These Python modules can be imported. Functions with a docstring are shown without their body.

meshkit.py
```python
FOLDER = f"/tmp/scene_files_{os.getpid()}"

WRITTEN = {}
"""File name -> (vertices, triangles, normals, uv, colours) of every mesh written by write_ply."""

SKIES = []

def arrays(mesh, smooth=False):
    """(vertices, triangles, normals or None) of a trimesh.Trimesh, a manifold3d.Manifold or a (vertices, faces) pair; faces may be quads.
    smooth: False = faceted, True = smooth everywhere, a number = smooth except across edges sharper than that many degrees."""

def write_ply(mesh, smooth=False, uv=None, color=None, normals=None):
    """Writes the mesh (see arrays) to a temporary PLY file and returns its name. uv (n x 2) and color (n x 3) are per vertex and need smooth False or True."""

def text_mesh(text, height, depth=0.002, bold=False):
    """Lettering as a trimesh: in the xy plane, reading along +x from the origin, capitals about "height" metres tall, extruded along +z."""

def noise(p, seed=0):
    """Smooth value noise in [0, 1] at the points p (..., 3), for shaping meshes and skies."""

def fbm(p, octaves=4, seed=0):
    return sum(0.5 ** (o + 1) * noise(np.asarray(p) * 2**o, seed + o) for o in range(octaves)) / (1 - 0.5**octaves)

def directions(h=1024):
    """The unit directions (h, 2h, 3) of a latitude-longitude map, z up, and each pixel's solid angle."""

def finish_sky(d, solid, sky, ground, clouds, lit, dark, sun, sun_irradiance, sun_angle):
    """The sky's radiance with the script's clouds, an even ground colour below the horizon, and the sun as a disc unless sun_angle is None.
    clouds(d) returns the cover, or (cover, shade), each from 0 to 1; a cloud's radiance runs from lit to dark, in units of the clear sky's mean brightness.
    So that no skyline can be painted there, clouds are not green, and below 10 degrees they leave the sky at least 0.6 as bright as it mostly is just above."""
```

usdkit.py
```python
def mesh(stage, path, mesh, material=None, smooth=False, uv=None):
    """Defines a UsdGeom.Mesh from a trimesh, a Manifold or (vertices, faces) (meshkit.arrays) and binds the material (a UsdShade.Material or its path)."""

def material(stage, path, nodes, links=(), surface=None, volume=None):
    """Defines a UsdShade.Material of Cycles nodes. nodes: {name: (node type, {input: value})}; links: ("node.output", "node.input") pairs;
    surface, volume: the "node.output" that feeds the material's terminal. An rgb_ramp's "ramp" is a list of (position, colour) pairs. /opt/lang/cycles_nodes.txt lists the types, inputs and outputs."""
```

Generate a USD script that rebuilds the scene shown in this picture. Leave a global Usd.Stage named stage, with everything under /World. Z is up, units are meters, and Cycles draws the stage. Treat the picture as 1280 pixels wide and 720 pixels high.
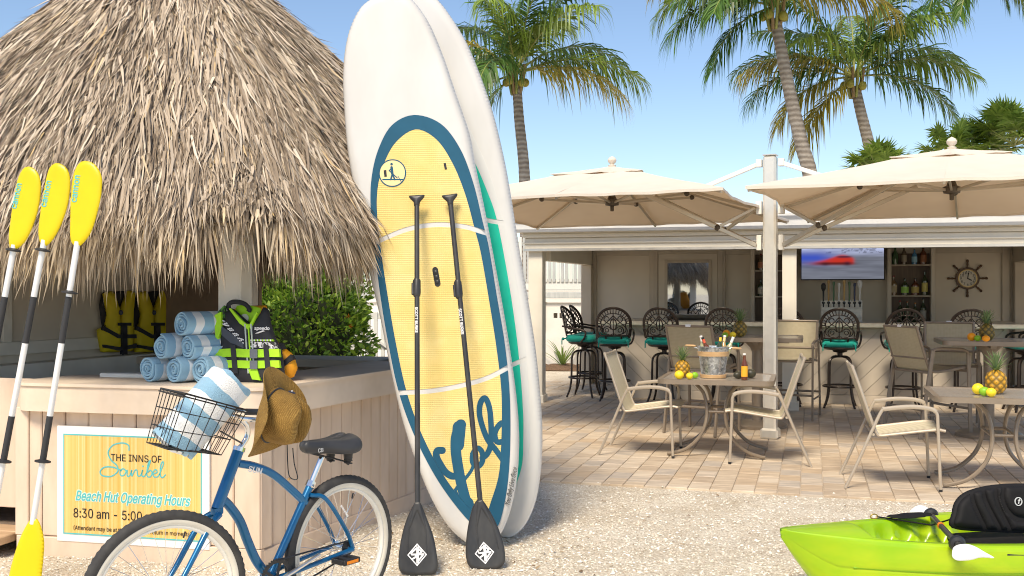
import math, random
import numpy as np, trimesh
import shapely
from shapely.geometry import Polygon, LineString, Point, box as sbox
from shapely.ops import unary_union
from shapely import affinity
from scipy.spatial import Delaunay
import usdkit, meshkit
from pxr import Usd, UsdGeom, UsdLux, UsdShade, Gf, Sdf

stage = Usd.Stage.CreateInMemory()
UsdGeom.SetStageUpAxis(stage, 'Z'); UsdGeom.SetStageMetersPerUnit(stage, 1.0)
UsdGeom.Xform.Define(stage, '/World'); UsdGeom.Scope.Define(stage, '/World/Looks')
rng = np.random.default_rng(7)
PI = math.pi
# ---------------------------------------------------------------- camera, sky, sun, exposure
EYE, FPX = 1.6, 1300.0
EXPOSURE, SKY, SUN = 0.72, 0.105, 0.76
SUN_EL, SUN_AZ = math.radians(52), math.radians(-160)     # azimuth = atan2(x, y) of the direction towards the sun
cam = UsdGeom.Camera.Define(stage, '/World/camera')
cam.CreateHorizontalApertureAttr(36.0); cam.CreateVerticalApertureAttr(20.25)
cam.CreateFocalLengthAttr(36.0 * FPX / 1280); cam.CreateClippingRangeAttr(Gf.Vec2f(0.05, 3000))
cam.AddTransformOp().Set(Gf.Matrix4d(1,0,0,0, 0,0,1,0, 0,-1,0,0, 0,0,EYE,1))
cam.CreateExposureAttr(EXPOSURE)
sd = np.array([math.sin(SUN_AZ) * math.cos(SUN_EL), math.cos(SUN_AZ) * math.cos(SUN_EL), math.sin(SUN_EL)])
sky_m = usdkit.material(stage, '/World/Looks/sky_air', {
    'sky': ('sky_texture', {'sky_type': 'single_scattering', 'sun_disc': False, 'sun_elevation': SUN_EL, 'sun_rotation': SUN_AZ, 'air_density': 0.9, 'aerosol_density': 0.6, 'ozone_density': 1.5}),
    'bg': ('background_shader', {'strength': SKY})}, [('sky.color', 'bg.color')], surface='bg.background')
dome = UsdLux.DomeLight.Define(stage, '/World/sky')
UsdShade.MaterialBindingAPI.Apply(dome.GetPrim()).Bind(sky_m)
dome.GetPrim().SetCustomDataByKey('kind', 'structure')
sun = UsdLux.DistantLight.Define(stage, '/World/sun')
sun.CreateNormalizeAttr(True); sun.CreateIntensityAttr(SUN); sun.CreateAngleAttr(18.0); sun.CreateColorAttr(Gf.Vec3f(1.0, 0.88, 0.70))
z_ = sd; x_ = np.cross([0, 0, 1], z_); x_ /= np.linalg.norm(x_); y_ = np.cross(z_, x_)
sun.AddTransformOp().Set(Gf.Matrix4d(*x_, 0, *y_, 0, *z_, 0, 0, 0, 0, 1))

# ---------------------------------------------------------------- measuring: photograph pixels (1280 wide) to places in the world
A_ = lambda *x: np.array(x, float)
def P(x, y, d): return A_((x - 640) / FPX * d, d, EYE + (360 - y) / FPX * d)
def G(x, y):
    d = FPX * EYE / (y - 360); return A_((x - 640) / FPX * d, d, 0)
def unit(v): v = np.asarray(v, float); return v / np.linalg.norm(v)

# ---------------------------------------------------------------- scene helpers
used = {}
class Node:
    def __init__(s, path, base, rz, local): s.path, s.base, s.rz, s.local = path, np.asarray(base, float), rz, local
def new_path(parent, name):
    k = (parent, name); n = used.get(k, 0); used[k] = n + 1
    return f'{parent}/{name}' + (f'_{n:03d}' if n else '')
def tag(prim, **kw):
    for k, v in kw.items():
        if v: prim.SetCustomDataByKey({'cat': 'category'}.get(k, k), v)
def place(x, base, rz):
    x.AddTranslateOp().Set(Gf.Vec3d(*map(float, base))); x.AddRotateZOp().Set(float(math.degrees(rz)))
def thing(name, label, cat, base=(0, 0, 0), rz=0.0, group=None, local=False):
    p = new_path('/World', name); x = UsdGeom.Xform.Define(stage, p); place(x, base, rz)
    tag(x.GetPrim(), label=label, cat=cat, group=group)
    return Node(p, base, rz, local)
def obj(name, mesh, m, parent=None, smooth=False, label=None, kind=None, cat=None, group=None, col=None):
    v, f = mesh
    if parent is not None and not parent.local:
        v = v - parent.base
        if parent.rz:
            c, s = math.cos(-parent.rz), math.sin(-parent.rz); v = v @ A_([c, s, 0], [-s, c, 0], [0, 0, 1])
    base = None
    if parent is None and kind != 'structure':
        base = A_(*((v.min(0) + v.max(0)) / 2)); base[2] = v[:, 2].min(); v = v - base
    p = new_path(parent.path if parent else '/World', name)
    if col is None and m is not None and str(m.GetPath()) in islands: col = island_colours(v, f, islands[str(m.GetPath())]); smooth = bool(smooth)
    g = usdkit.mesh(stage, p, (v, f), m, smooth=smooth)
    if base is not None: g.AddTranslateOp().Set(Gf.Vec3d(*map(float, base)))
    if col is not None:
        UsdGeom.PrimvarsAPI(g).CreatePrimvar('paint', Sdf.ValueTypeNames.Color3fArray, 'vertex').Set([Gf.Vec3f(*map(float, c)) for c in col])
    tag(g.GetPrim(), label=label, kind=kind, cat=cat, group=group)
    return Node(p, parent.base if parent else (base if base is not None else (0, 0, 0)), parent.rz if parent else 0, parent.local if parent else False)
def copy(t, base, rz, label=None, group=None):
    name = t.path.split('/')[-1]
    p = new_path('/World', name); x = UsdGeom.Xform.Define(stage, p)
    x.GetPrim().GetReferences().AddInternalReference(t.path); x.GetPrim().SetInstanceable(True)
    x.GetPrim().GetAttribute('xformOp:translate').Set(Gf.Vec3d(*map(float, base))); x.GetPrim().GetAttribute('xformOp:rotateZ').Set(float(math.degrees(rz)))
    tag(x.GetPrim(), label=label, group=group)
    return x

# ---------------------------------------------------------------- mesh helpers: every mesh is (vertices, triangles)
def tm(m): return np.array(m.vertices), np.array(m.faces)
def cat(*ms):
    ms = [m for m in (ms[0] if len(ms) == 1 and isinstance(ms[0], list) else ms) if len(m[1])]
    at = np.cumsum([0] + [len(m[0]) for m in ms])
    return np.vstack([m[0] for m in ms]), np.vstack([m[1] + a for m, a in zip(ms, at)])
class Fr:
    """A frame: origin and three axes; 2-D outlines are drawn in its u, v plane."""
    def __init__(s, O, U, V=None, N=None):
        s.O = np.asarray(O, float); s.U = unit(U)
        if V is None: s.N = unit(N); s.V = unit(np.cross(s.N, s.U))
        elif N is None: s.N = unit(np.cross(s.U, V)); s.V = unit(V)
        else: s.V, s.N = unit(V), unit(N)
    def p(s, u, v=0, w=0): return s.O + u * s.U + v * s.V + w * s.N
    def map(s, m): return s.O + m[0] @ np.array([s.U, s.V, s.N]), m[1]
    def loc(s, x, y):
        """Where the ray of photograph pixel (x, y) meets this plane."""
        r = A_((x - 640) / FPX, 1, (360 - y) / FPX); o = A_(0, 0, EYE); n = np.cross(s.U, s.V)
        q = o + r * (np.dot(s.O - o, n) / np.dot(r, n)) - s.O
        return np.linalg.lstsq(np.array([s.U, s.V]).T, q, rcond=None)[0]
    def locs(s, pts): return np.array([s.loc(*p) for p in pts])
    def ext(s, poly, w0, w1): return s.map(ext(poly, w0, w1))
    def box(s, u0, u1, v0, v1, w0, w1, bev=0): return s.map(box((u0, v0, w0), (u1, v1, w1), bev))
WORLD = Fr((0, 0, 0), (1, 0, 0), (0, 1, 0))
def box(lo, hi, bev=0):
    lo, hi = np.minimum(lo, hi), np.maximum(lo, hi)
    if not bev:
        b = trimesh.creation.box(extents=hi - lo); b.apply_translation((lo + hi) / 2); return tm(b)
    c, h = (lo + hi) / 2, (hi - lo) / 2; bev = min(bev, h.min() * 0.9); pts = []
    for sx in (-1, 1):
        for sy in (-1, 1):
            for sz in (-1, 1):
                for k in range(3):
                    q = h - bev * (np.arange(3) != k); pts.append(c + q * (sx, sy, sz))
    return tm(trimesh.convex.convex_hull(np.array(pts)))
def hull(pts): return tm(trimesh.convex.convex_hull(np.asarray(pts, float)))
def ext(poly, w0, w1):
    out = []
    for g in getattr(poly, 'geoms', [poly]):
        if g.geom_type == 'Polygon' and g.area > 1e-9:
            m = trimesh.creation.extrude_polygon(g, w1 - w0, engine='earcut'); m.apply_translation([0, 0, w0]); out.append(tm(m))
    return cat(out)
def beam(p, q, w, h, up=(0, 0, 1), bev=0):
    p, q = np.asarray(p, float), np.asarray(q, float); z = unit(q - p); x = np.cross(up, z)
    x = unit(x if np.linalg.norm(x) > 1e-6 else np.cross((0, 1, 0), z)); y = np.cross(z, x)
    v, f = box((-w / 2, -h / 2, 0), (w / 2, h / 2, np.linalg.norm(q - p)), bev)
    return p + v @ np.array([x, y, z]), f
def catmull(pts, n=8, closed=False):
    p = np.asarray(pts, float); k = len(p)
    if k < 3: return p
    q = np.vstack([p[-1:], p, p[:2]]) if closed else np.vstack([2 * p[0] - p[1], p, 2 * p[-1] - p[-2]])
    t = np.linspace(0, 1, n, endpoint=False)[:, None]; out = []
    for i in range(1, k + (1 if closed else 0)):
        a, b, c, d = q[i - 1], q[i], q[i + 1], q[i + 2]
        out.append(0.5 * (2 * b + (c - a) * t + (2 * a - 5 * b + 4 * c - d) * t**2 + (3 * b - a - 3 * c + d) * t**3))
    return np.vstack(out + ([] if closed else [p[-1:]]))
def tube(pts, r, sides=8, closed=False, flat=1.0):
    p = np.asarray(pts, float); n = len(p); r = np.broadcast_to(r, (n,))
    t = (np.roll(p, -1, 0) - np.roll(p, 1, 0)) if closed else np.gradient(p, axis=0)
    t /= np.linalg.norm(t, axis=1, keepdims=True) + 1e-12
    a = np.cross(t[0], (0, 0, 1) if abs(t[0][2]) < 0.9 else (1, 0, 0)); a /= np.linalg.norm(a); ax = []
    for i in range(n):
        a = a - t[i] * np.dot(a, t[i]); a /= np.linalg.norm(a); ax.append(a)
    ax = np.array(ax); b = np.cross(t, ax); g = np.arange(sides) * 2 * PI / sides
    v = (p[:, None] + r[:, None, None] * (np.cos(g)[None, :, None] * ax[:, None] + flat * np.sin(g)[None, :, None] * b[:, None])).reshape(-1, 3)
    i, j = np.meshgrid(np.arange(n if closed else n - 1), np.arange(sides), indexing='ij'); i2 = (i + 1) % n; j2 = (j + 1) % sides
    q = np.stack([i * sides + j, i * sides + j2, i2 * sides + j2, i2 * sides + j], -1).reshape(-1, 4)
    f = np.vstack([q[:, [0, 1, 2]], q[:, [0, 2, 3]]])
    if not closed:
        m = len(v); v = np.vstack([v, p[:1], p[-1:]]); k = np.arange(sides); e = (n - 1) * sides
        f = np.vstack([f, np.stack([np.full(sides, m), (k + 1) % sides, k], 1), np.stack([np.full(sides, m + 1), e + k, e + (k + 1) % sides], 1)])
    return v, f
def lathe(prof, n=24, fr=None):
    prof = np.asarray(prof, float); g = np.arange(n) * 2 * PI / n; k = len(prof)
    v = np.stack([prof[:, None, 0] * np.cos(g), prof[:, None, 0] * np.sin(g), np.broadcast_to(prof[:, None, 1], (k, n))], -1).reshape(-1, 3)
    i, j = np.meshgrid(np.arange(k - 1), np.arange(n), indexing='ij'); j2 = (j + 1) % n
    q = np.stack([i * n + j, i * n + j2, (i + 1) * n + j2, (i + 1) * n + j], -1).reshape(-1, 4)
    f = np.vstack([q[:, [0, 1, 2]], q[:, [0, 2, 3]]])
    return fr.map((v, f)) if fr else (v, f)
def grid(fun, nu, nv, u=(0, 1), v=(0, 1)):
    """A sheet: fun(U, V) -> (..., 3)."""
    U, V = np.meshgrid(np.linspace(*u, nu), np.linspace(*v, nv), indexing='ij')
    p = fun(U, V).reshape(-1, 3); i, j = np.meshgrid(np.arange(nu - 1), np.arange(nv - 1), indexing='ij')
    q = np.stack([i * nv + j, (i + 1) * nv + j, (i + 1) * nv + j + 1, i * nv + j + 1], -1).reshape(-1, 4)
    return p, np.vstack([q[:, [0, 1, 2]], q[:, [0, 2, 3]]])
def thick(m, t):
    """A closed shell of a sheet, t thick, against its normals."""
    v, f = m; n = np.zeros_like(v); fn = np.cross(v[f[:, 1]] - v[f[:, 0]], v[f[:, 2]] - v[f[:, 0]])
    for k in range(3): np.add.at(n, f[:, k], fn)
    n /= np.linalg.norm(n, axis=1, keepdims=True) + 1e-15
    e = np.sort(np.vstack([f[:, [0, 1]], f[:, [1, 2]], f[:, [2, 0]]]), 1); d = np.vstack([f[:, [0, 1]], f[:, [1, 2]], f[:, [2, 0]]])
    _, inv, cnt = np.unique(e, axis=0, return_inverse=True, return_counts=True); b = d[cnt[inv.ravel()] == 1]; m_ = len(v)
    side = np.vstack([np.stack([b[:, 1], b[:, 0], b[:, 0] + m_], 1), np.stack([b[:, 1], b[:, 0] + m_, b[:, 1] + m_], 1)])
    return np.vstack([v, v - n * t]), np.vstack([f, f[:, ::-1] + m_, side])
def puff(poly, t, fr=WORLD, res=0.02, edge=None, back=1.0, bend=None, w0=0.0, power=0.5):
    """A cushion over a 2-D outline: thickness t at the middle, rounded towards the edge."""
    if poly.geom_type != 'Polygon': return cat([puff(g, t, fr, res, edge, back, bend, w0, power) for g in poly.geoms if g.geom_type == 'Polygon'])
    bs = []
    for ring in [poly.exterior, *poly.interiors]:
        k = max(8, int(ring.length / res)); bs.append(np.array([ring.interpolate(i / k, normalized=True).coords[0] for i in range(k)]))
    b = np.vstack(bs); x0, y0, x1, y1 = poly.bounds
    X, Y = np.meshgrid(np.arange(x0, x1, res), np.arange(y0, y1, res * 0.87)); X[1::2] += res / 2
    q = np.stack([X.ravel(), Y.ravel()], 1); inn = poly.buffer(-(edge * 1.08 if edge else res * 0.45)); rings = []
    q = q[shapely.contains_xy(inn, q[:, 0], q[:, 1])] if not inn.is_empty else q[:0]
    for fr_k in (0.05, 0.18, 0.40, 0.70, 1.0) if edge else ():
        off = poly.buffer(-edge * fr_k, 8)
        for g in getattr(off, 'geoms', [off]):
            if g.geom_type != 'Polygon' or g.is_empty: continue
            for rg in [g.exterior, *g.interiors]:
                k = max(6, int(rg.length / res)); rings.append(np.array([rg.interpolate((i + 0.5 * (fr_k in (0.18, 0.7))) / k % 1, normalized=True).coords[0] for i in range(k)]))
    pts = np.vstack([b, q] + rings); tri = Delaunay(pts).simplices; c = pts[tri].mean(1); tri = tri[shapely.contains_xy(poly, c[:, 0], c[:, 1])]
    a = pts[tri]; fl = ((a[:, 1, 0] - a[:, 0, 0]) * (a[:, 2, 1] - a[:, 0, 1]) - (a[:, 1, 1] - a[:, 0, 1]) * (a[:, 2, 0] - a[:, 0, 0])) < 0; tri[fl] = tri[fl][:, ::-1]
    d = shapely.distance(poly.boundary, shapely.points(pts)); d[:len(b)] = 0; e = edge or max(d.max(), 1e-6)
    h = t * np.maximum(1 - (1 - np.clip(d / e, 0, 1))**2, 0)**power; nb = len(b); idx = np.arange(len(pts)); idx2 = np.where(idx < nb, idx, idx + len(pts) - nb)
    v = np.vstack([np.column_stack([pts, w0 + h]), np.column_stack([pts[nb:], w0 - back * h[nb:]])]); f = np.vstack([tri, idx2[tri][:, ::-1]])
    if bend is not None: v = bend(v)
    return fr.map((v, f))
def blades(b, d, s, L, w, bend):
    """Many thin pointed leaves at once: base points, directions, side vectors, lengths, widths and how far the tips are bent."""
    L, w = np.asarray(L)[:, None], np.asarray(w)[:, None]; mid = b + d * L * 0.5 + bend * 0.25; tip = b + d * L + bend; n = len(b)
    v = np.stack([b - s * w / 2, b + s * w / 2, mid - s * w * 0.48, mid + s * w * 0.48, tip], 1).reshape(-1, 3)
    o = np.arange(n)[:, None] * 5
    return v, np.stack([o + [0, 1, 3], o + [0, 3, 2], o + [2, 3, 4]], 1).reshape(-1, 3)
def sphere(c, r, sub=2, sq=(1, 1, 1)):
    m = trimesh.creation.icosphere(sub, 1.0); return np.array(m.vertices) * r * np.asarray(sq) + c, np.array(m.faces)
def spin(m, rz, at=(0, 0, 0)):
    c, s = math.cos(rz), math.sin(rz); return m[0] @ A_([c, s, 0], [-s, c, 0], [0, 0, 1]) + at, m[1]
def text(s, h, fr, u=0, v=0, w0=0.001, d=0.002, bold=False, slant=0.0, centre=False, wide=1.0):
    t = meshkit.text_mesh(s, h, d, bold); q = np.array(t.vertices)
    if centre: q[:, 0] -= q[:, 0].max() / 2
    q[:, 0] = q[:, 0] * wide + slant * q[:, 1]
    return fr.map((q + [u, v, w0], np.array(t.faces)))
def stroke(fr, px, w, n=8, closed=False):
    """A pen stroke drawn through photograph pixels, as an outline in the frame (w in metres)."""
    q = catmull(fr.locs(px), n, closed)
    return LineString(np.vstack([q, q[:1]]) if closed else q).buffer(w / 2, 6)

# ---------------------------------------------------------------- materials
mats = {}; islands = {}
def joined_(e, n):
    """Vertices that a triangle ties to an earlier one of the same run (pieces are stored one after another)."""
    lo, hi = e.min(1), e.max(1); d = np.zeros(n + 1, int); np.add.at(d, lo + 1, 1); np.add.at(d, hi + 1, -1); return np.nonzero(np.cumsum(d)[:n] > 0)[0]
def island_colours(v, f, stops):
    """One tone out of the ramp for every separate leaf, straw or stone of a mesh."""
    n = len(v); e = np.vstack([f[:, [0, 1]], f[:, [1, 2]]]); lab = np.zeros(n, int); lab[1:] = np.cumsum(np.isin(np.arange(1, n), np.setdiff1d(np.arange(1, n), joined_(e, n)))); k = lab[-1] + 1
    t = np.random.default_rng(n).random(k); x = [s[0] for s in stops]; return np.stack([np.interp(t, x, [s[1][c] for s in stops]) for c in range(3)], 1)[lab]
def M(name, col, rough=0.6, col2=None, scale=6.0, stretch=(1, 1, 1), bump=0.0, bscale=None, metal=0.0, spec=0.4, coat=0.0, sheen=0.0, detail=4.0, lo=0.35, hi=0.65, ramp=None, island=None, world=False, bdist=0.02, trans=None, rvar=0.0):
    """The usual paint, wood, cloth or metal: two colours mixed by noise (or a ramp), fine relief, and per-piece tone where island is given."""
    if name in mats: return mats[name]
    n = {'p': ('principled_bsdf', {'roughness': rough, 'metallic': metal, 'specular_ior_level': spec, 'coat_weight': coat, 'sheen_weight': sheen, 'base_color': col})}; l = []
    if world: n['tc'] = ('geometry', {}); src = 'tc.position'
    else: n['tc'] = ('texture_coordinate', {}); src = 'tc.object'
    n['mp'] = ('mapping', {'scale': stretch}); l.append((src, 'mp.vector'))
    cur = None
    if ramp is not None or col2 is not None:
        n['no'] = ('noise_texture', {'scale': scale, 'detail': detail, 'roughness': 0.6}); l.append(('mp.vector', 'no.vector'))
        n['ra'] = ('rgb_ramp', {'ramp': ramp or [(lo, col), (hi, col2)]}); l.append(('no.fac', 'ra.fac')); cur = 'ra.color'
    if island is not None:
        n['ri'] = ('attribute', {'attribute': 'paint'}); islands[f'/World/Looks/{name}'] = island
        if cur: n['mu'] = ('mix_color', {'blend_type': 'multiply', 'fac': 1.0}); l += [(cur, 'mu.a'), ('ri.color', 'mu.b')]; cur = 'mu.result'
        else: cur = 'ri.color'
    if cur: l.append((cur, 'p.base_color'))
    if rvar:
        n['rn'] = ('noise_texture', {'scale': scale * 0.7 + 1, 'detail': 3.0}); n['rm'] = ('map_range', {'from_min': 0.3, 'from_max': 0.7, 'to_min': rough - rvar, 'to_max': rough + rvar})
        l += [('mp.vector', 'rn.vector'), ('rn.fac', 'rm.value'), ('rm.result', 'p.roughness')]
    if bump:
        n['bn'] = ('noise_texture', {'scale': bscale or scale * 4, 'detail': 4.0, 'roughness': 0.65}); n['bu'] = ('bump', {'strength': bump, 'distance': bdist})
        l += [('mp.vector', 'bn.vector'), ('bn.fac', 'bu.height'), ('bu.normal', 'p.normal')]
    surf = 'p.BSDF'
    if trans is not None:
        n['tr'] = ('translucent_bsdf', {'color': trans}); n['mx'] = ('mix_closure', {'fac': 0.35}); l += [('p.BSDF', 'mx.closure1'), ('tr.BSDF', 'mx.closure2')]; surf = 'mx.closure'
        if island is not None or ramp is not None: l.append((cur, 'tr.color'))
    mats[name] = usdkit.material(stage, f'/World/Looks/{name}', n, l, surface=surf)
    return mats[name]
def glass(name, tint=(1, 1, 1)):
    if name not in mats:
        mats[name] = usdkit.material(stage, f'/World/Looks/{name}', {'t': ('transparent_bsdf', {'color': tint}), 'g': ('glossy_bsdf', {'roughness': 0.02, 'color': (1, 1, 1)}), 'f': ('fresnel', {'IOR': 1.5}), 'm': ('mix_closure', {})},
            [('f.fac', 'm.fac'), ('t.BSDF', 'm.closure1'), ('g.BSDF', 'm.closure2')], surface='m.closure')
    return mats[name]
def liquid_glass(name, col):
    if name not in mats:
        mats[name] = usdkit.material(stage, f'/World/Looks/{name}', {'p': ('principled_bsdf', {'base_color': col, 'roughness': 0.05, 'transmission_weight': 0.25, 'coat_weight': 0.4})}, [], surface='p.BSDF')
    return mats[name]
# ---------------------------------------------------------------- colours of the place
PAINT = M('hut_paint', (0.68, 0.54, 0.42), 0.65, (0.575, 0.44, 0.33), 2.5, stretch=(2.5, 2.5, 0.7), detail=7, lo=0.40, hi=0.72, bump=0.15, bscale=60, bdist=0.004, world=True)
PAINT_TOP = M('counter_paint', (0.71, 0.59, 0.47), 0.65, (0.64, 0.525, 0.41), 5, bump=0.06, bscale=50, bdist=0.004, world=True, spec=0.15)
HUT_IN = M('hut_inner_paint', (0.62, 0.55, 0.45), 0.7, (0.57, 0.50, 0.41), 4, bump=0.12, bscale=70, bdist=0.004, world=True)
HUT_DARK = M('rough_wood', (0.20, 0.15, 0.11), 0.8, (0.14, 0.10, 0.07), 6, stretch=(3, 3, 0.4), bump=0.4, world=True)
WHITE = M('white_paint', (0.78, 0.76, 0.70), 0.5, (0.72, 0.69, 0.62), 5, bump=0.08, bscale=40, bdist=0.004, world=True)
STEP = M('raw_pine', (0.55, 0.38, 0.23), 0.7, (0.44, 0.29, 0.17), 3, stretch=(1, 8, 8), bump=0.2, world=True)
CREAM = M('cream_paint', (0.74, 0.69, 0.58), 0.5, (0.70, 0.645, 0.535), 3, bump=0.05, bscale=30, bdist=0.004, world=True)
TAN = M('tan_paint', (0.64, 0.565, 0.455), 0.65, (0.60, 0.53, 0.425), 2, bump=0.08, bscale=60, bdist=0.003, world=True)
TAN_DK = M('tan_trim', (0.52, 0.45, 0.355), 0.6, (0.47, 0.405, 0.32), 3, world=True)
BLACK = M('black_plastic', (0.018, 0.018, 0.02), 0.42, (0.03, 0.03, 0.032), 9, bump=0.06, bscale=120, bdist=0.002)
STEEL = M('polished_steel', (0.72, 0.71, 0.69), 0.22, metal=1.0, rvar=0.06, scale=12)
ALU = M('brushed_aluminium', (0.70, 0.68, 0.63), 0.38, metal=0.85, rvar=0.05)
LETTER_BLACK = M('print_black', (0.02, 0.02, 0.02), 0.5)
LETTER_WHITE = M('print_white', (0.82, 0.82, 0.82), 0.5)

# ---------------------------------------------------------------- site frames
TH = math.radians(-16)
E1 = A_(math.cos(TH), math.sin(TH), 0); E2 = A_(-math.sin(TH), math.cos(TH), 0)
SO = A_(0.332, 14.4, 0)                                   # left front post of the bar
def S(a, b, z=0): return SO + a * E1 + b * E2 + A_(0, 0, z)
BAR = Fr(SO, E1, E2, (0, 0, 1))                           # u along the bar front, v into it, w up
PATIO_B = -5.64
HC = A_(-1.436, 5.909, 0); HE = unit((0.974, -0.2263, 0)); HD = unit((0.387, 0.922, 0)); HA = 2.7
HL = HC - HA * HE
def hp(a, b, z=0): return HL + a * HE + b * HD + A_(0, 0, z)
HF = Fr(HL, HE, (0, 0, 1))                                # front face: u along it, v up, w out (towards the camera)
HR = Fr(HC, HD, (0, 0, 1))                                # right face: u away, v up, w out
HLW = Fr(HL, HD, (0, 0, 1))                               # left wall seen from inside: u away, v up, w into the hut
HB = Fr(hp(0, 2.6), HE, (0, 0, 1))                        # back wall seen from inside

# ---------------------------------------------------------------- ground
def site_b(x, y): return (x - SO[0]) * E2[0] + (y - SO[1]) * E2[1]
def site_a(x, y): return (x - SO[0]) * E1[0] + (y - SO[1]) * E1[1]
gx = np.concatenate([[-600, -150, -40, -14], np.linspace(-7, 8, 190), [14, 40, 150, 600]]); gy = np.concatenate([[-200, -40, -8], np.linspace(2.5, 9.5, 130), [14, 40, 150, 700]])
X, Y = np.meshgrid(gx, gy, indexing='ij')
bump_ = (meshkit.fbm(np.stack([X * 1.6, Y * 1.6, 0 * X], -1), 4, 3) - 0.5) * 0.05 + (meshkit.noise(np.stack([X * 9, Y * 9, 0 * X], -1), 5) - 0.5) * 0.014
edge_ = np.clip((PATIO_B - 0.1 - site_b(X, Y)) / 0.6, 0, 1) * np.clip((8.0 - np.abs(X - 0.5)) / 2, 0, 1) * np.clip(Y - 2, 0, 1)
Z = bump_ * edge_
i, j = np.meshgrid(np.arange(len(gx) - 1), np.arange(len(gy) - 1), indexing='ij'); nv = len(gy)
q = np.stack([i * nv + j, (i + 1) * nv + j, (i + 1) * nv + j + 1, i * nv + j + 1], -1).reshape(-1, 4)
gravel_m = usdkit.material(stage, '/World/Looks/shell_gravel', {
    'ge': ('geometry', {}), 'v': ('voronoi_texture', {'scale': 85.0}), 'vr': ('rgb_ramp', {'ramp': [(0, (0.55, 0.46, 0.36)), (0.2, (0.70, 0.61, 0.49)), (0.6, (0.80, 0.73, 0.61)), (1, (0.86, 0.81, 0.72))]}),
    'sp': ('separate_color', {}), 'n': ('noise_texture', {'scale': 1.7, 'detail': 6.0, 'roughness': 0.7}), 'nr': ('rgb_ramp', {'ramp': [(0.3, (0.80, 0.75, 0.67)), (0.62, (1, 0.99, 0.96))]}),
    'mu': ('mix_color', {'blend_type': 'multiply', 'fac': 1.0}), 'v2': ('voronoi_texture', {'scale': 60.0}), 'n2': ('noise_texture', {'scale': 240.0, 'detail': 3.0}), 'ad': ('math', {'math_type': 'add'}),
    'b': ('bump', {'strength': 0.9, 'distance': 0.012}), 'p': ('principled_bsdf', {'roughness': 0.9, 'specular_ior_level': 0.2})},
    [('ge.position', 'v.vector'), ('ge.position', 'v2.vector'), ('ge.position', 'n.vector'), ('ge.position', 'n2.vector'), ('v.color', 'sp.color'), ('sp.r', 'vr.fac'), ('n.fac', 'nr.fac'), ('vr.color', 'mu.a'), ('nr.color', 'mu.b'), ('mu.result', 'p.base_color'),
     ('v2.distance', 'ad.value1'), ('n2.fac', 'ad.value2'), ('ad.value', 'b.height'), ('b.normal', 'p.normal')], surface='p.BSDF')
obj('ground', (np.stack([X, Y, Z], -1).reshape(-1, 3), np.vstack([q[:, [0, 1, 2]], q[:, [0, 2, 3]]])), gravel_m, smooth=True, kind='structure')
def ground_z(x, y):
    b = (meshkit.fbm(np.stack([x * 1.6, y * 1.6, 0 * x], -1), 4, 3) - 0.5) * 0.05 + (meshkit.noise(np.stack([x * 9, y * 9, 0 * x], -1), 5) - 0.5) * 0.014
    return b * np.clip((PATIO_B - 0.1 - site_b(x, y)) / 0.6, 0, 1)
hut_plan = Polygon([hp(0, 0)[:2], hp(HA, 0)[:2], hp(HA, 2.6)[:2], hp(0, 2.6)[:2]])
n_ = 52000; d_ = 1 / rng.uniform(1 / 9.0, 1 / 4.6, n_); x_p = rng.uniform(-0.02, 1.02, n_) * 1280; xs = (x_p - 640) / FPX * d_; ys = d_
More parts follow.
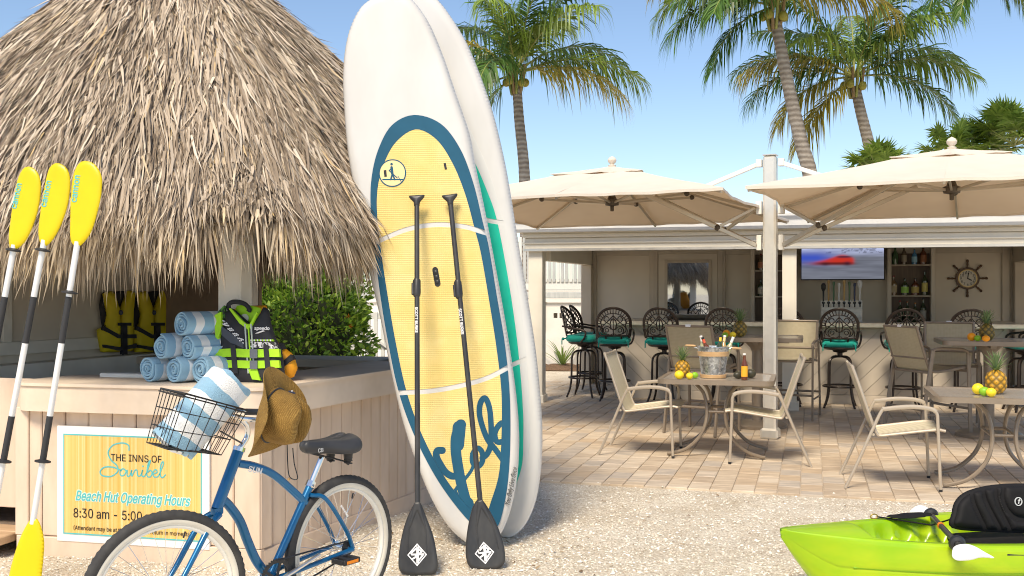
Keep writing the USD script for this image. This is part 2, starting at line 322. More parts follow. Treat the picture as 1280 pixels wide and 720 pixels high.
keep = (site_b(xs, ys) < PATIO_B - 0.02 + rng.normal(0, 0.05, n_) * (rng.random(n_) < 0.2)) & ~shapely.contains_xy(hut_plan, xs, ys); xs, ys = xs[keep], ys[keep]; n_ = len(xs)
oc = A_([1, 0, 0], [0, 1, 0], [-1, 0, 0], [0, -1, 0], [0, 0, 1], [0, 0, -1]); of = np.array([[0, 1, 4], [1, 2, 4], [2, 3, 4], [3, 0, 4], [1, 0, 5], [2, 1, 5], [3, 2, 5], [0, 3, 5]])
sz = np.exp(rng.normal(math.log(0.0052), 0.45, n_)).clip(0.002, 0.016); jit = rng.uniform(0.6, 1.3, (n_, 6, 3)); ang = rng.uniform(0, 2 * PI, n_)
sv = oc[None] * jit * sz[:, None, None] * np.stack([np.ones(n_), rng.uniform(0.6, 1, n_), rng.uniform(0.35, 0.7, n_)], 1)[:, None]
c_, s_ = np.cos(ang)[:, None], np.sin(ang)[:, None]; sv = np.stack([sv[..., 0] * c_ - sv[..., 1] * s_, sv[..., 0] * s_ + sv[..., 1] * c_, sv[..., 2]], -1)
sv += np.stack([xs, ys, ground_z(xs, ys) + sz * 0.25 + np.where(site_b(xs, ys) > PATIO_B - 0.02, 0.018, 0)], -1)[:, None]
STONES = M('shell_bits', (0.7, 0.63, 0.54), 0.85, island=[(0, (0.34, 0.27, 0.20)), (0.08, (0.58, 0.48, 0.37)), (0.3, (0.76, 0.68, 0.56)), (0.7, (0.84, 0.78, 0.68)), (1, (0.88, 0.85, 0.79))], spec=0.25)
obj('shell_gravel', (sv.reshape(-1, 3), (np.arange(n_)[:, None, None] * 6 + of).reshape(-1, 3)), STONES, label='loose crushed shell gravel strewn over the pale ground in front of the patio', cat='gravel', kind='stuff')

# ---------------------------------------------------------------- paved patio: columns of long pavers running towards the bar
patio = thing('patio', '', '', S(0, 0), 0); tag(stage.GetPrimAtPath(patio.path), kind='structure')
obj('paver_bed', BAR.map(box((-2.2, PATIO_B + 0.01, -0.05), (8.2, 3.6, 0.006))), M('joint_sand', (0.60, 0.52, 0.43), 0.95, (0.52, 0.45, 0.36), 30, world=True), patio)
PW, PL, GAP = 0.172, 0.27, 0.005
tones = [((0.57, 0.465, 0.34), (0.45, 0.355, 0.255)), ((0.50, 0.40, 0.29), (0.40, 0.31, 0.22)), ((0.39, 0.335, 0.275), (0.50, 0.425, 0.34)), ((0.61, 0.51, 0.39), (0.51, 0.415, 0.305)), ((0.53, 0.41, 0.28), (0.44, 0.335, 0.23)), ((0.43, 0.36, 0.28), (0.56, 0.465, 0.36))]
PAV = [M(f'paver_tone_{"abcdef"[k]}', t[0], 0.7, t[1], 4, stretch=(1.0, 4.0, 1.0), lo=0.4, hi=0.6, bump=0.25, bscale=70, bdist=0.004, world=True, rvar=0.12) for k, t in enumerate(tones)]
pv = []
for k, a in enumerate(np.arange(-2.1, 8.0, PW)):
    off = (k % 2) * PL / 2 + rng.uniform(-0.02, 0.02); b = PATIO_B - (PL / 2 if k % 2 else 0)
    while b < 3.4:
        b0, b1 = max(b, PATIO_B), min(b + PL, 3.4)
        if b1 - b0 > 0.06:
            c = S(a + PW / 2, (b0 + b1) / 2); px = 640 + c[0] / c[1] * FPX
            if 560 < px < 1400 and not (b0 > 1.25 and 1.3 < a < 5.7): pv.append((640 < px < 1282, c[1], a, b0, b1))
        b += PL
def paver(a, b0, b1):
    r = np.random.default_rng(int((a + 5) * 1000) * 1009 + int((b0 + 9) * 1000)); z = 0.018 + r.uniform(-0.0022, 0.0022); t = r.uniform(-0.0012, 0.0012, 2)
    v, f = box((a + GAP / 2, b0 + GAP / 2, 0.0), (a + PW - GAP / 2, b1 - GAP / 2, z)); top = v[:, 2] > 0.01
    lo, f0 = v[~top], None
    x0, x1, y0, y1 = a + GAP / 2, a + PW - GAP / 2, b0 + GAP / 2, b1 - GAP / 2; e = 0.005
    ring = lambda g, zz: [(x0 + g, y0 + g, zz), (x1 - g, y0 + g, zz), (x1 - g, y1 - g, zz), (x0 + g, y1 - g, zz)]
    v = A_(*ring(0, 0.0), *ring(0, z - e * 0.8), *ring(e, z)); v[8:, 2] += t[0] * A_(-1, 1, 1, -1) + t[1] * A_(-1, -1, 1, 1)
    f = [(8, 9, 10), (8, 10, 11)]
    for o in (0, 4):
        for i in range(4): k = (i + 1) % 4; f += [(o + i, o + k, o + 4 + k), (o + i, o + 4 + k, o + 4 + i)]
    return BAR.map((v, np.array(f)))
pv.sort(key=lambda t: (not t[0], t[1]))
tone_of = lambda: int(rng.choice(6, p=[0.24, 0.17, 0.13, 0.22, 0.13, 0.11]))
rest = [[] for _ in PAV]
for k, (seen, d, a, b0, b1) in enumerate(pv):
    t = tone_of(); m = paver(a, b0, b1)
    if k < 300: obj('paver', m, PAV[t], patio)
    else: rest[t].append(m)
for t, ms in enumerate(rest):
    if ms: obj('far_pavers', cat(ms), PAV[t], patio, kind='stuff')
PZ = 0.018
LITTER = M('dry_leaf', (0.3, 0.2, 0.1), 0.8, island=[(0, (0.10, 0.06, 0.03)), (0.5, (0.26, 0.17, 0.09)), (1, (0.42, 0.31, 0.18))])
r_ = np.random.default_rng(99); n_ = 620; a1 = r_.uniform(0, 1, n_); lx = np.where(a1 < 0.6, r_.uniform(-1.5, 0.4, n_), r_.uniform(-2.5, 4.5, n_)); ly = np.where(a1 < 0.6, r_.uniform(4.7, 7.6, n_), r_.uniform(4.8, 8.4, n_)); ok = (site_b(lx, ly) < PATIO_B - 0.03) & ~shapely.contains_xy(hut_plan, lx, ly); lx, ly = lx[ok], ly[ok]; n_ = len(lx)
g_ = r_.uniform(0, 2 * PI, n_); dv_ = np.stack([np.cos(g_), np.sin(g_), r_.normal(0, 0.15, n_)], 1); sv_ = np.stack([-np.sin(g_), np.cos(g_), r_.normal(0, 0.3, n_)], 1)
obj('dry_leaves', blades(np.stack([lx, ly, ground_z(lx, ly) + 0.010], -1), dv_, sv_, r_.uniform(0.012, 0.045, n_), r_.uniform(0.003, 0.012, n_), np.stack([0 * g_, 0 * g_, r_.uniform(-0.004, 0.008, n_)], 1)), LITTER, label='small dry brown leaf scraps scattered on the pale gravel', cat='leaf litter', kind='stuff')

# ---------------------------------------------------------------- thatched beach hut
hut = thing('beach_hut', 'thatched beige beach hut with a wrap-around wooden counter', 'hut', hp(HA / 2, 1.3), 0)
for k in range(10):                                             # vertical siding under the front counter
    u = 1.127 + k * 0.1573
    obj('siding_plank', HF.box(u + 0.003, u + 0.1543, 0.12, 0.90, -0.03, rng.uniform(-0.002, 0.002), 0.006), PAINT, hut)
for k in range(21):
    u = 0.012 + k * 0.123
    obj('siding_plank', HR.box(u + 0.003, u + 0.120, 0.10, 0.90, -0.03, rng.uniform(-0.002, 0.002), 0.006), PAINT, hut)
obj('base_trim', HF.box(1.118, HA + 0.018, -0.02, 0.115, -0.03, 0.016, 0.004), PAINT, hut)
obj('base_trim', HR.box(0.022, 2.62, -0.02, 0.105, -0.03, 0.016, 0.004), PAINT, hut)
obj('corner_trim', HF.box(HA - 0.145, HA + 0.012, 0.118, 0.885, 0.003, 0.018, 0.004), PAINT, hut)
obj('corner_trim', HR.box(-0.006, 0.09, 0.118, 0.885, 0.004, 0.018, 0.004), PAINT, hut)
obj('corner_trim', HF.box(1.11, 1.2, 0.118, 0.885, 0.003, 0.016, 0.004), PAINT, hut)
obj('end_wall', cat(beam(hp(1.14, 0.02, 0.45), hp(1.14, 0.5, 0.45), 0.03, 0.88)), PAINT, hut)
o_ = 0.085
outer = Polygon([hp(1.10, -o_)[:2], hp(HA + o_, -o_)[:2], hp(HA + o_, 2.68)[:2], hp(HA - 0.45, 2.68)[:2], hp(HA - 0.45, 0.50)[:2], hp(1.10, 0.50)[:2]])
ct = outer.buffer(-0.16, 16).buffer(0.16, 16)
obj('counter_slab', ext(ct, 0.872, 1.022), PAINT_TOP, hut, smooth=35)
obj('counter_top', ext(ct.buffer(0.012, 8), 1.022, 1.040), PAINT_TOP, hut, smooth=35)
obj('counter_batten', beam(hp(1.35, 0.42, 1.052), hp(1.98, 0.42, 1.052), 0.10, 0.024, bev=0.004), WHITE, hut)
obj('back_counter', HB.map(box((0.0, 0.98, -0.05), (2.5, 1.04, 0.42), 0.006)), TAN_DK, hut)
obj('back_counter_panel', HB.map(box((0.0, 0.1, -0.03), (2.7, 0.978, 0.0))), HUT_IN, hut)
obj('floor', cat(ext(Polygon([hp(0.02, 0.25)[:2], hp(HA - 0.05, 0.05)[:2], hp(HA - 0.05, 2.55)[:2], hp(0.02, 2.55)[:2]]), 0.06, 0.13)), HUT_DARK, hut)
for k in range(3):
    obj('step_board', beam(hp(-0.6, -0.22 + k * 0.17, 0.09 + 0.004 * k), hp(1.09, -0.22 + k * 0.17, 0.09 + 0.004 * k), 0.16, 0.05, bev=0.006), STEP, hut)
obj('step_riser', beam(hp(-0.6, -0.27, 0.03), hp(1.09, -0.27, 0.03), 0.04, 0.10), STEP, hut)
obj('gate', beam(hp(0.0, 0.16, 0.64), hp(1.07, 0.16, 0.64), 0.03, 0.80, bev=0.004), PAINT, hut)
# inside: left wall with ledge, partial back wall
obj('inner_wall', HLW.box(-0.4, 2.6, 0.16, 2.35, -0.06, 0.0), HUT_IN, hut)
obj('inner_ledge', HLW.box(-0.4, 2.58, 1.115, 1.21, 0.0, 0.035, 0.004), M('ledge_paint', (0.70, 0.66, 0.58), 0.6, (0.63, 0.59, 0.51), 5, world=True), hut)
obj('inner_shelf', HLW.box(-0.4, 2.58, 0.90, 1.055, 0.0, 0.16, 0.004), mats['ledge_paint'], hut)
obj('inner_panel', HLW.box(-0.4, 2.58, 0.22, 0.895, 0.0, 0.09, 0.004), PAINT, hut)
obj('wall_batten', HLW.box(1.02, 1.10, 1.21, 2.3, 0.0, 0.03, 0.004), mats['ledge_paint'], hut)
obj('wall_batten', HLW.box(0.20, 0.28, 1.21, 2.3, 0.0, 0.03, 0.004), mats['ledge_paint'], hut)
obj('partition_wall', HB.box(0.0, 0.97, 0.16, 2.35, -0.05, 0.0), M('partition_paint', (0.26, 0.195, 0.14), 0.8, (0.21, 0.155, 0.11), 4, bump=0.3, bscale=90, bdist=0.004, world=True), hut)
# posts and rafters
def post(a, b, w=0.14): return beam(hp(a, b, 0.1), hp(a, b, 2.2), w, w, up=HE, bev=0.008)
for a, b in ((HA - 0.1, 2.5), (0.05, 0.05), (0.9, 2.55)):
    obj('post', post(a, b), WHITE, hut)
obj('post', beam(A_(-1.725, 6.48, 0.1), A_(-1.725, 6.48, 2.2), 0.155, 0.155, up=HE, bev=0.008), WHITE, hut)
for p, q_ in ((hp(0, 0.12, 2.22), hp(HA, 0.12, 2.22)), (hp(HA - 0.12, 0, 2.22), hp(HA - 0.12, 2.6, 2.22)), (hp(0, 2.5, 2.22), hp(HA, 2.5, 2.22)), (hp(0.1, 0, 2.22), hp(0.1, 2.6, 2.22))):
    obj('eave_beam', beam(p, q_, 0.09, 0.16, bev=0.006), HUT_DARK, hut)
# the roof: a four-sided thatched cone
RO, RZ0, RZ1 = 0.25, 2.02, 4.16
HM = hp(HA / 2, 1.3); APEX = A_(-2.40, 7.45, RZ1)
def eave(ph):
    c, s = np.cos(ph), np.sin(ph); k = (np.abs(c)**7 + np.abs(s)**7)**(-1 / 7)
    return HM + (c * k * (HA / 2 + RO))[..., None] * HE + (s * k * (1.3 + RO))[..., None] * HD
def roof(ph, t, lift=0.0):
    e = eave(ph); p = APEX + (e - APEX) * t[..., None]
    p[..., 2] = RZ1 + (RZ0 - RZ1) * (0.76 * t + 0.24 * t**2.5) + lift; return p
rb = grid(lambda u, v: roof(u, v), 90, 14, (0, 2 * PI), (0.004, 1.0))
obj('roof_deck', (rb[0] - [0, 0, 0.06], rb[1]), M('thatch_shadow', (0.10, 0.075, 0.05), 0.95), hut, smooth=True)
THATCH = M('thatch', (0.4, 0.3, 0.2), 0.8, island=[(0, (0.20, 0.15, 0.105)), (0.2, (0.33, 0.26, 0.19)), (0.5, (0.45, 0.365, 0.275)), (0.78, (0.56, 0.465, 0.36)), (0.94, (0.67, 0.585, 0.47)), (1, (0.58, 0.42, 0.22))], ramp=[(0.3, (0.85, 0.84, 0.83)), (0.62, (1, 1, 1))], scale=2.2, spec=0.25)
def thatch(n, t0, t1, L, tone_w, down, seed, lift=(0.0, 0.05), notch=True):
    r = np.random.default_rng(seed); ph = r.uniform(0, 2 * PI, n); t = np.sqrt(r.uniform(t0**2, t1**2, n)); e = 1e-3
    p = roof(ph, t); dn = roof(ph, t + e) - p; dn /= np.linalg.norm(dn, axis=1, keepdims=True); sd_ = roof(ph + e, t) - p; sd_ /= np.linalg.norm(sd_, axis=1, keepdims=True)
    nm = np.cross(sd_, dn); nm *= np.sign(nm[:, 2:3]) + 1e-9
    clump = (meshkit.noise(np.stack([ph * 11, t * 9, 0 * t], -1), seed) - 0.5)
    dr = dn + sd_ * (r.normal(0, 0.15, n) + clump * 0.42)[:, None] + nm * r.uniform(-0.03, 0.07, n)[:, None]; dr[:, 2] -= down * r.uniform(0.4, 1, n); dr /= np.linalg.norm(dr, axis=1, keepdims=True)
    ln = r.uniform(*L, n); p = p + nm * r.uniform(*lift, n)[:, None]
    tw = r.normal(0, 0.7, n)[:, None]; side = sd_ * np.cos(tw) + nm * np.sin(tw); side -= dr * (side * dr).sum(1, keepdims=True); side /= np.linalg.norm(side, axis=1, keepdims=True)
    bend = nm * r.normal(0.0, 0.035, n)[:, None] + sd_ * r.normal(0, 0.02, n)[:, None]; bend[:, 2] -= r.uniform(0.0, 0.05, n)
    w = r.uniform(0.009, 0.024, n) * tone_w
    if notch:                                                  # the thin corner by the post
        cn = np.linalg.norm(p[:, :2] - (hp(HA + 0.02, -0.25))[:2], axis=1); ln = np.where((cn < 0.27) & (t > 0.86), ln * np.where(r.random(n) < 0.05, 1.0, 0.28), ln)
    return blades(p, dr, side, ln, w, bend)
obj('thatch', cat(thatch(150000, 0.02, 0.985, (0.14, 0.32), 0.55, 0.10, 11), thatch(14000, 0.05, 0.97, (0.20, 0.40), 0.8, 0.05, 12, (0.03, 0.07))), THATCH, hut, kind='stuff')
FRINGE = M('thatch_fringe', (0.4, 0.3, 0.2), 0.8, island=[(0, (0.20, 0.15, 0.10)), (0.3, (0.38, 0.30, 0.21)), (0.65, (0.52, 0.425, 0.305)), (0.9, (0.64, 0.53, 0.39)), (1, (0.62, 0.44, 0.21))], spec=0.25)
obj('thatch_fringe', cat(thatch(13000, 0.93, 1.0, (0.22, 0.42), 0.8, 0.9, 13, (-0.04, 0.03)), thatch(7500, 0.90, 0.985, (0.30, 0.56), 0.8, 1.8, 14, (-0.10, 0.0))), FRINGE, hut, kind='stuff')
obj('ridge_cap', lathe([(0.20, -0.25), (0.17, -0.05), (0.08, 0.08), (0, 0.12)], 12, Fr(APEX, (1, 0, 0), (0, 1, 0))), HUT_DARK, hut, smooth=40)
# ---------------------------------------------------------------- bar pavilion
def BW(b): return Fr(S(0, b), E1, (0, 0, 1))               # a wall plane across the bar: u along, v up, w towards the camera
def rect(fr, x0, y0, x1, y1):
    a, b = fr.loc(x0, y1), fr.loc(x1, y0); return a[0], b[0], a[1], b[1]
BACK = 3.1
bar = thing('bar_pavilion', 'open-fronted cream beach bar building with a low white metal roof', 'building', S(3.2, 1.5), 0)
W1, W2 = 2.13, 2.35
for a, w in ((-0.11, 0.2), (3.30, 0.18), (6.55, 0.2)):
    obj('front_post', BAR.box(a, a + w, 0.0, 0.2, 0, W1, 0.006), CREAM, bar)
for a in (-0.13, 3.27, 6.53): obj('post_base', BAR.box(a, a + 0.24, -0.02, 0.22, 0, 0.12, 0.006), CREAM, bar)
obj('header_box', BAR.box(-0.15, 9.5, -0.06, 0.24, W1, W2 - 0.06, 0.012), CREAM, bar)
obj('header_rail', BAR.box(-0.16, 9.52, -0.075, -0.03, W1 - 0.025, W1 + 0.015, 0.004), ALU, bar)
obj('header_strip', BAR.box(-0.17, 9.52, -0.10, 0.2, W2 - 0.058, W2, 0.012), CREAM, bar)
obj('header_bead', BAR.box(-0.16, 9.52, -0.085, -0.05, W1 + 0.075, W1 + 0.10, 0.006), CREAM, bar)
GUT = M('gutter_metal', (0.66, 0.65, 0.62), 0.4, (0.60, 0.59, 0.56), 4, world=True)
gp = [(-0.10, W2 + 0.012), (-0.22, W2 + 0.012), (-0.25, W2 + 0.05), (-0.25, W2 + 0.12), (-0.29, W2 + 0.17), (-0.29, W2 + 0.20), (-0.26, W2 + 0.20), (-0.26, W2 + 0.18), (-0.12, W2 + 0.18), (-0.10, W2 + 0.20)]
gfr = Fr(S(-0.35, 0), E2, (0, 0, 1)); obj('gutter', gfr.ext(Polygon(gp), 0, 10.0), GUT, bar)
obj('eave_board', BAR.box(-0.2, 9.6, -0.10, 0.0, W2 + 0.0, W2 + 0.23), CREAM, bar)
ROOFW = M('roof_metal', (0.80, 0.80, 0.78), 0.4, (0.74, 0.74, 0.73), 2, world=True)
rs = Fr(S(-0.4, -0.20, W2 + 0.19), E1, unit(E2 + A_(0, 0, 0.10)))
obj('roof_sheet', rs.box(0, 10, 0, 4.2, 0, 0.03), ROOFW, bar)
for k in range(22): obj('roof_seam', rs.box(0.2 + k * 0.46, 0.225 + k * 0.46, 0.0, 4.2, 0.031, 0.055), ROOFW, bar)
obj('ceiling', BAR.box(0.05, 9.0, 0.25, BACK, 2.28, 2.31), TAN_DK, bar)
bw = BW(BACK)
obj('back_wall', bw.box(0.0, 6.62, 0, 2.28, -0.1, 0.0), TAN, bar)
for x0, x1 in ((727, 737), (741, 746), (812, 821), (898, 907), (1252, 1262)):
    u0, u1, _, _ = rect(bw, x0, 320, x1, 400); obj('wall_trim', bw.box(u0, u1, 0, 2.25, 0.0, 0.05, 0.006), TAN_DK, bar)
obj('wall_rail', bw.box(0.1, 6.5, 2.13, 2.22, 0.0, 0.04, 0.004), TAN_DK, bar)
for a in (0.02, 6.56):                                          # side beams over the open ends
    obj('side_beam', BAR.box(a, a + 0.14, 0.2, BACK, 1.98, 2.27, 0.006), TAN_DK if a > 1 else CREAM, bar)
    obj('rear_post', BAR.box(a, a + 0.16, BACK - 0.2, BACK, 0, 1.98, 0.006), TAN_DK, bar)
# door with a glass pane
x0, x1, y0_, y1_ = rect(bw, 823, 317, 897, 400)
door = obj('door', bw.box(x0, x1, 0.02, y1_, 0.0, 0.045, 0.006), TAN, bar)
g0, g1, gz0, gz1 = rect(bw, 835, 396, 886, 329); gz0, gz1 = min(gz0, gz1), max(gz0, gz1)
MIRROR = M('dark_glass', (0.03, 0.035, 0.04), 0.03, spec=1.0, coat=1.0)
mir = usdkit.material(stage, '/World/Looks/reflective_glass', {'d': ('diffuse_bsdf', {'color': (0.03, 0.03, 0.03)}), 'g': ('glossy_bsdf', {'color': (0.62, 0.66, 0.70), 'roughness': 0.02}), 'm': ('mix_closure', {'fac': 0.75})}, [('d.BSDF', 'm.closure1'), ('g.BSDF', 'm.closure2')], surface='m.closure')
obj('door_glass', bw.box(g0, g1, 0.85, gz1, 0.0455, 0.052), mir, door)
for a, b, c, d in ((g0 - 0.05, g0, 0.80, gz1 + 0.05), (g1, g1 + 0.05, 0.80, gz1 + 0.05), (g0, g1, gz1, gz1 + 0.05), (g0, g1, 0.80, 0.85)):
    obj('glass_bead', bw.box(a, b, c, d, 0.0455, 0.062, 0.004), TAN_DK, door)
obj('door_frame', cat(bw.box(x0 - 0.09, x0 - 0.003, 0, y1_ + 0.09, 0.0, 0.06, 0.006), bw.box(x1 + 0.003, x1 + 0.09, 0, y1_ + 0.09, 0, 0.06, 0.006), bw.box(x0 - 0.003, x1 + 0.003, y1_ + 0.003, y1_ + 0.09, 0.0, 0.06, 0.006)), TAN_DK, bar)
# shelf niches
NICHE = M('niche_wood', (0.16, 0.115, 0.08), 0.6, (0.12, 0.085, 0.06), 5, stretch=(6, 6, 0.5), world=True)
def niche(px0, px1, shelves):
    u0, u1, _, _ = rect(bw, px0, 320, px1, 400)
    obj('shelf_back', bw.box(u0, u1, 0.9, 2.2, 0.002, 0.012), NICHE, bar)
    for a, b in ((u0 - 0.06, u0), (u1, u1 + 0.06)): obj('shelf_side', bw.box(a, b, 0.9, 2.2, 0.0, 0.22, 0.004), TAN, bar)
    zs = []
    for y in shelves:
        z = bw.loc(px0, y)[1]; zs.append(z); obj('shelf', bw.box(u0, u1, z - 0.02, z, 0.012, 0.21, 0.003), TAN_DK, bar)
    return u0, u1, zs
nu0, nu1, nz = niche(1113, 1162, (331, 369, 403)); mu0, mu1, mz = niche(944, 984, (338, 370, 402))
# the counter with chevron boards
ct0, ct1, cb = 0.95, 6.1, 1.0
cf = BW(cb); mid_ = cf.loc(960, 450)[0]
CLAD = [M(f'bar_board_{"abc"[k]}', c, 0.6, c2, 3, world=True, bump=0.1, bscale=40, bdist=0.003) for k, (c, c2) in enumerate((((0.56, 0.485, 0.39), (0.52, 0.45, 0.36)), ((0.58, 0.50, 0.40), (0.54, 0.465, 0.37)), ((0.54, 0.465, 0.375), (0.50, 0.43, 0.345))))]
counter = thing('bar_counter', 'long bar counter clad in diagonal taupe boards under a pale stone top', 'bar counter', S(3.5, 1.2, PZ), 0)
obj('core', BAR.box(ct0 + 0.02, ct1 - 0.02, cb + 0.012, cb + 0.3, 0.0, 1.06), TAN_DK, counter)
for (u0, u1, sg) in ((ct0, mid_, -1), (mid_, ct1, 1)):
    reg = sbox(u0, 0.14, u1, 1.055); k = 0
    for k in range(-12, 60):
        w_ = 0.155; base = u0 + k * w_ * 1.414
        s_ = Polygon([(base, 0), (base + w_ * 1.414 - 0.003, 0), (base + w_ * 1.414 - 0.003 + sg * 1.2, 1.2), (base + sg * 1.2, 1.2)]).intersection(reg)
        if s_.geom_type == 'Polygon' and s_.area > 0.002: obj('diagonal_board', cf.ext(s_.buffer(-0.002), -0.012, 0.003 + rng.uniform(-0.001, 0.001)), CLAD[k % 3], counter)
obj('kick_board', cf.box(ct0 - 0.01, ct1 + 0.01, 0.0, 0.137, -0.02, 0.012, 0.004), CLAD[1], counter)
for a in (ct0 - 0.03, ct1): obj('end_panel', BAR.box(a, a + 0.03, cb, 2.3, 0, 1.06), CLAD[0], counter)
STONE_TOP = M('counter_stone', (0.68, 0.61, 0.48), 0.3, (0.60, 0.52, 0.39), 14, world=True, detail=8, rvar=0.06)
obj('counter_top', BAR.box(ct0 - 0.28, ct1 + 0.28, cb - 0.16, cb + 0.5, 1.065, 1.125, 0.012), STONE_TOP, counter)
for a in (ct0 - 0.28, ct1 - 0.32): obj('return_top', BAR.box(a, a + 0.6, cb + 0.501, 2.4, 1.065, 1.125, 0.012), STONE_TOP, counter)
# television with a racing picture
tvf = BW(2.55); t0, t1, tz0, tz1 = rect(tvf, 1001, 350, 1106, 308); tz0, tz1 = min(tz0, tz1), max(tz0, tz1); tz1 = tz0 + (t1 - t0) * 0.56
tv = thing('television', 'flat television above the beer taps showing a blurred red racing car', 'television', tvf.p((t0 + t1) / 2, tz0), 0)
obj('tv_case', tvf.box(t0, t1, tz0, tz1, -0.06, 0.0, 0.006), BLACK, tv)
obj('wall_mount', tvf.box((t0 + t1) / 2 - 0.15, (t0 + t1) / 2 + 0.15, tz0 + 0.1, tz1 - 0.1, -0.5, -0.061), BLACK, tv)
gu, gv = np.meshgrid(np.linspace(0, 1, 90), np.linspace(0, 1, 50), indexing='ij'); NV = 50
vis = gv / 0.72                                                  # the picture's height
road = np.array([0.16, 0.17, 0.21]); skyc = np.array([0.42, 0.46, 0.66])
mixv = np.clip((gv - 0.50) / 0.16, 0, 1)[..., None]; colr = road * (1 - mixv) + skyc * mixv
nz_ = meshkit.fbm(np.stack([gu * 3, gv * 26, 0 * gu], -1), 4, 9)[..., None]; colr = colr * (0.65 + 0.75 * nz_) + np.clip((gv - 0.72) / 0.2, 0, 1)[..., None] * np.array([0.30, 0.30, 0.28])
tw__ = meshkit.fbm(np.stack([gu * 26, gv * 30, 0 * gu + 3], -1), 3, 4)[..., None]; colr = colr * np.where((gv > 0.60)[..., None] & (tw__ < 0.42) & (gu > 0.3)[..., None], 0.55, 1.0)
colr = colr
bl = np.exp(-(np.maximum(gu - 0.16, 0) / 0.25)**2 - ((gv - 0.50) / 0.14)**2)[..., None]; colr = colr * (1 - bl) + np.array([0.05, 0.09, 0.5]) * bl
top_ = 0.46 + 0.10 * np.exp(-((gu - 0.50) / 0.13)**2) - 0.06 * np.clip((0.34 - gu) / 0.2, 0, 1); edge__ = 1 / (1 + np.exp((gv - top_) / 0.012)) / (1 + np.exp((0.33 + 0.02 * gu - gv) / 0.010)); cr = (edge__ / (1 + np.exp((gu - 0.64) / 0.01)) / (1 + np.exp((0.17 - gu) / 0.05)))[..., None]; colr = colr * (1 - cr) + np.array([0.55, 0.035, 0.02]) * cr
ck = (np.exp(-((gu - 0.52) / 0.09)**4 - ((gv - 0.515) / 0.025)**4) + np.exp(-((gu - 0.56) / 0.045)**2 - ((gv - 0.36) / 0.05)**2) + 0.8 * np.exp(-((gu - 0.29) / 0.05)**2 - ((gv - 0.35) / 0.045)**2)).clip(0, 1)[..., None] * 0.9; colr = colr * (1 - ck) + np.array([0.03, 0.02, 0.05]) * ck
cd = np.exp(-((gu - 0.40) / 0.25)**4 - ((gv - 0.36) / 0.035)**4)[..., None] * 0.8; colr = colr * (1 - cd) + np.array([0.05, 0.01, 0.01]) * cd
SCREEN = usdkit.material(stage, '/World/Looks/tv_picture', {'a': ('attribute', {'attribute': 'paint'}), 'e': ('emission', {'strength': 0.62})}, [('a.color', 'e.color')], surface='e.emission')
sv_, sf_ = grid(lambda u, v: np.stack([t0 + 0.012 + u * (t1 - t0 - 0.024), tz0 + 0.016 + v * (tz1 - tz0 - 0.03), 0 * u + 0.0015], -1), 90, 50)
obj('screen', tvf.map((sv_, sf_)), SCREEN, tv, col=np.clip(colr, 0, 1).reshape(-1, 3))
# beer tap tower
tf = BW(1.9); a0, a1, az0, az1 = rect(tf, 1026, 405, 1078, 375); az0, az1 = min(az0, az1), max(az0, az1)
tap = thing('beer_tap_tower', 'white marbled beer tap tower with eight different handles', 'beer taps', tf.p((a0 + a1) / 2, az0), 0)
obj('tower_panel', tf.box(a0, a1, az0 - 0.2, az1, -0.12, 0.0, 0.008), M('marble', (0.78, 0.74, 0.66), 0.25, (0.52, 0.47, 0.39), 5, stretch=(1, 1, 3), world=True, lo=0.45, hi=0.7), tap)
hc = [(0.02, 0.02, 0.02), (0.45, 0.28, 0.10), (0.08, 0.16, 0.08), (0.75, 0.75, 0.75), (0.55, 0.36, 0.14), (0.10, 0.17, 0.08), (0.03, 0.04, 0.10), (0.72, 0.72, 0.72)]
for k in range(8):
    u = a0 + (k + 0.5) * (a1 - a0) / 8; hm = M('tap_handle_' + 'abcdefgh'[k], hc[k], 0.35); h_ = 0.26 + 0.02 * ((k * 5) % 3)
    fl = Fr(tf.p(u, az1 - 0.015, 0.03), E1, (0, 0, 1))
    fau = obj('faucet', cat(lathe([(0, -0.03), (0.022, -0.03), (0.022, 0.005), (0, 0.005)], 10, Fr(tf.p(u, az1 - 0.04, 0.0), E1, (0, 0, 1))), tube([tf.p(u, az1 - 0.04, 0.005), tf.p(u, az1 - 0.045, 0.06), tf.p(u, az1 - 0.10, 0.075)], 0.009, 6)), BLACK, tap, smooth=40)
    top = [(0.010, 0), (0.013, 0.06), (0.014, h_ - 0.06), (0.020, h_ - 0.03), (0.018, h_), (0, h_ + 0.008)] if k not in (0, 7) else [(0.010, 0), (0.012, 0.08), (0.014, h_ - 0.12), (0.034, h_ - 0.08), (0.036, h_ - 0.03), (0.02, h_), (0, h_ + 0.006)]
    obj('handle', lathe(top, 10, Fr(fl.O, E1, tf.N * -1, (0, 0, 1))), hm, fau, smooth=40)
# ship's wheel clock
cx_, cz_ = bw.loc(1209, 348); kr = (bw.loc(1224, 348)[0] - cx_)
CW = M('dark_walnut', (0.13, 0.07, 0.035), 0.45, (0.08, 0.045, 0.025), 8)
ck_ = thing('wheel_clock', "brown ship's wheel clock hanging on the tan back wall", 'clock', bw.p(cx_, cz_ - 0.28), 0)
obj('clock_face', bw.ext(Point(cx_, cz_).buffer(kr * 0.76, 24), 0.03, 0.036), M('clock_paper', (0.62, 0.57, 0.48), 0.5), ck_)
obj('rim', bw.ext(Point(cx_, cz_).buffer(kr, 24).difference(Point(cx_, cz_).buffer(kr * 0.74, 24)), 0.0, 0.055), CW, ck_)
obj('brass_ring', bw.ext(Point(cx_, cz_).buffer(kr * 0.80, 24).difference(Point(cx_, cz_).buffer(kr * 0.73, 24)), 0.0555, 0.06), M('old_brass', (0.45, 0.31, 0.12), 0.35, metal=0.8), ck_)
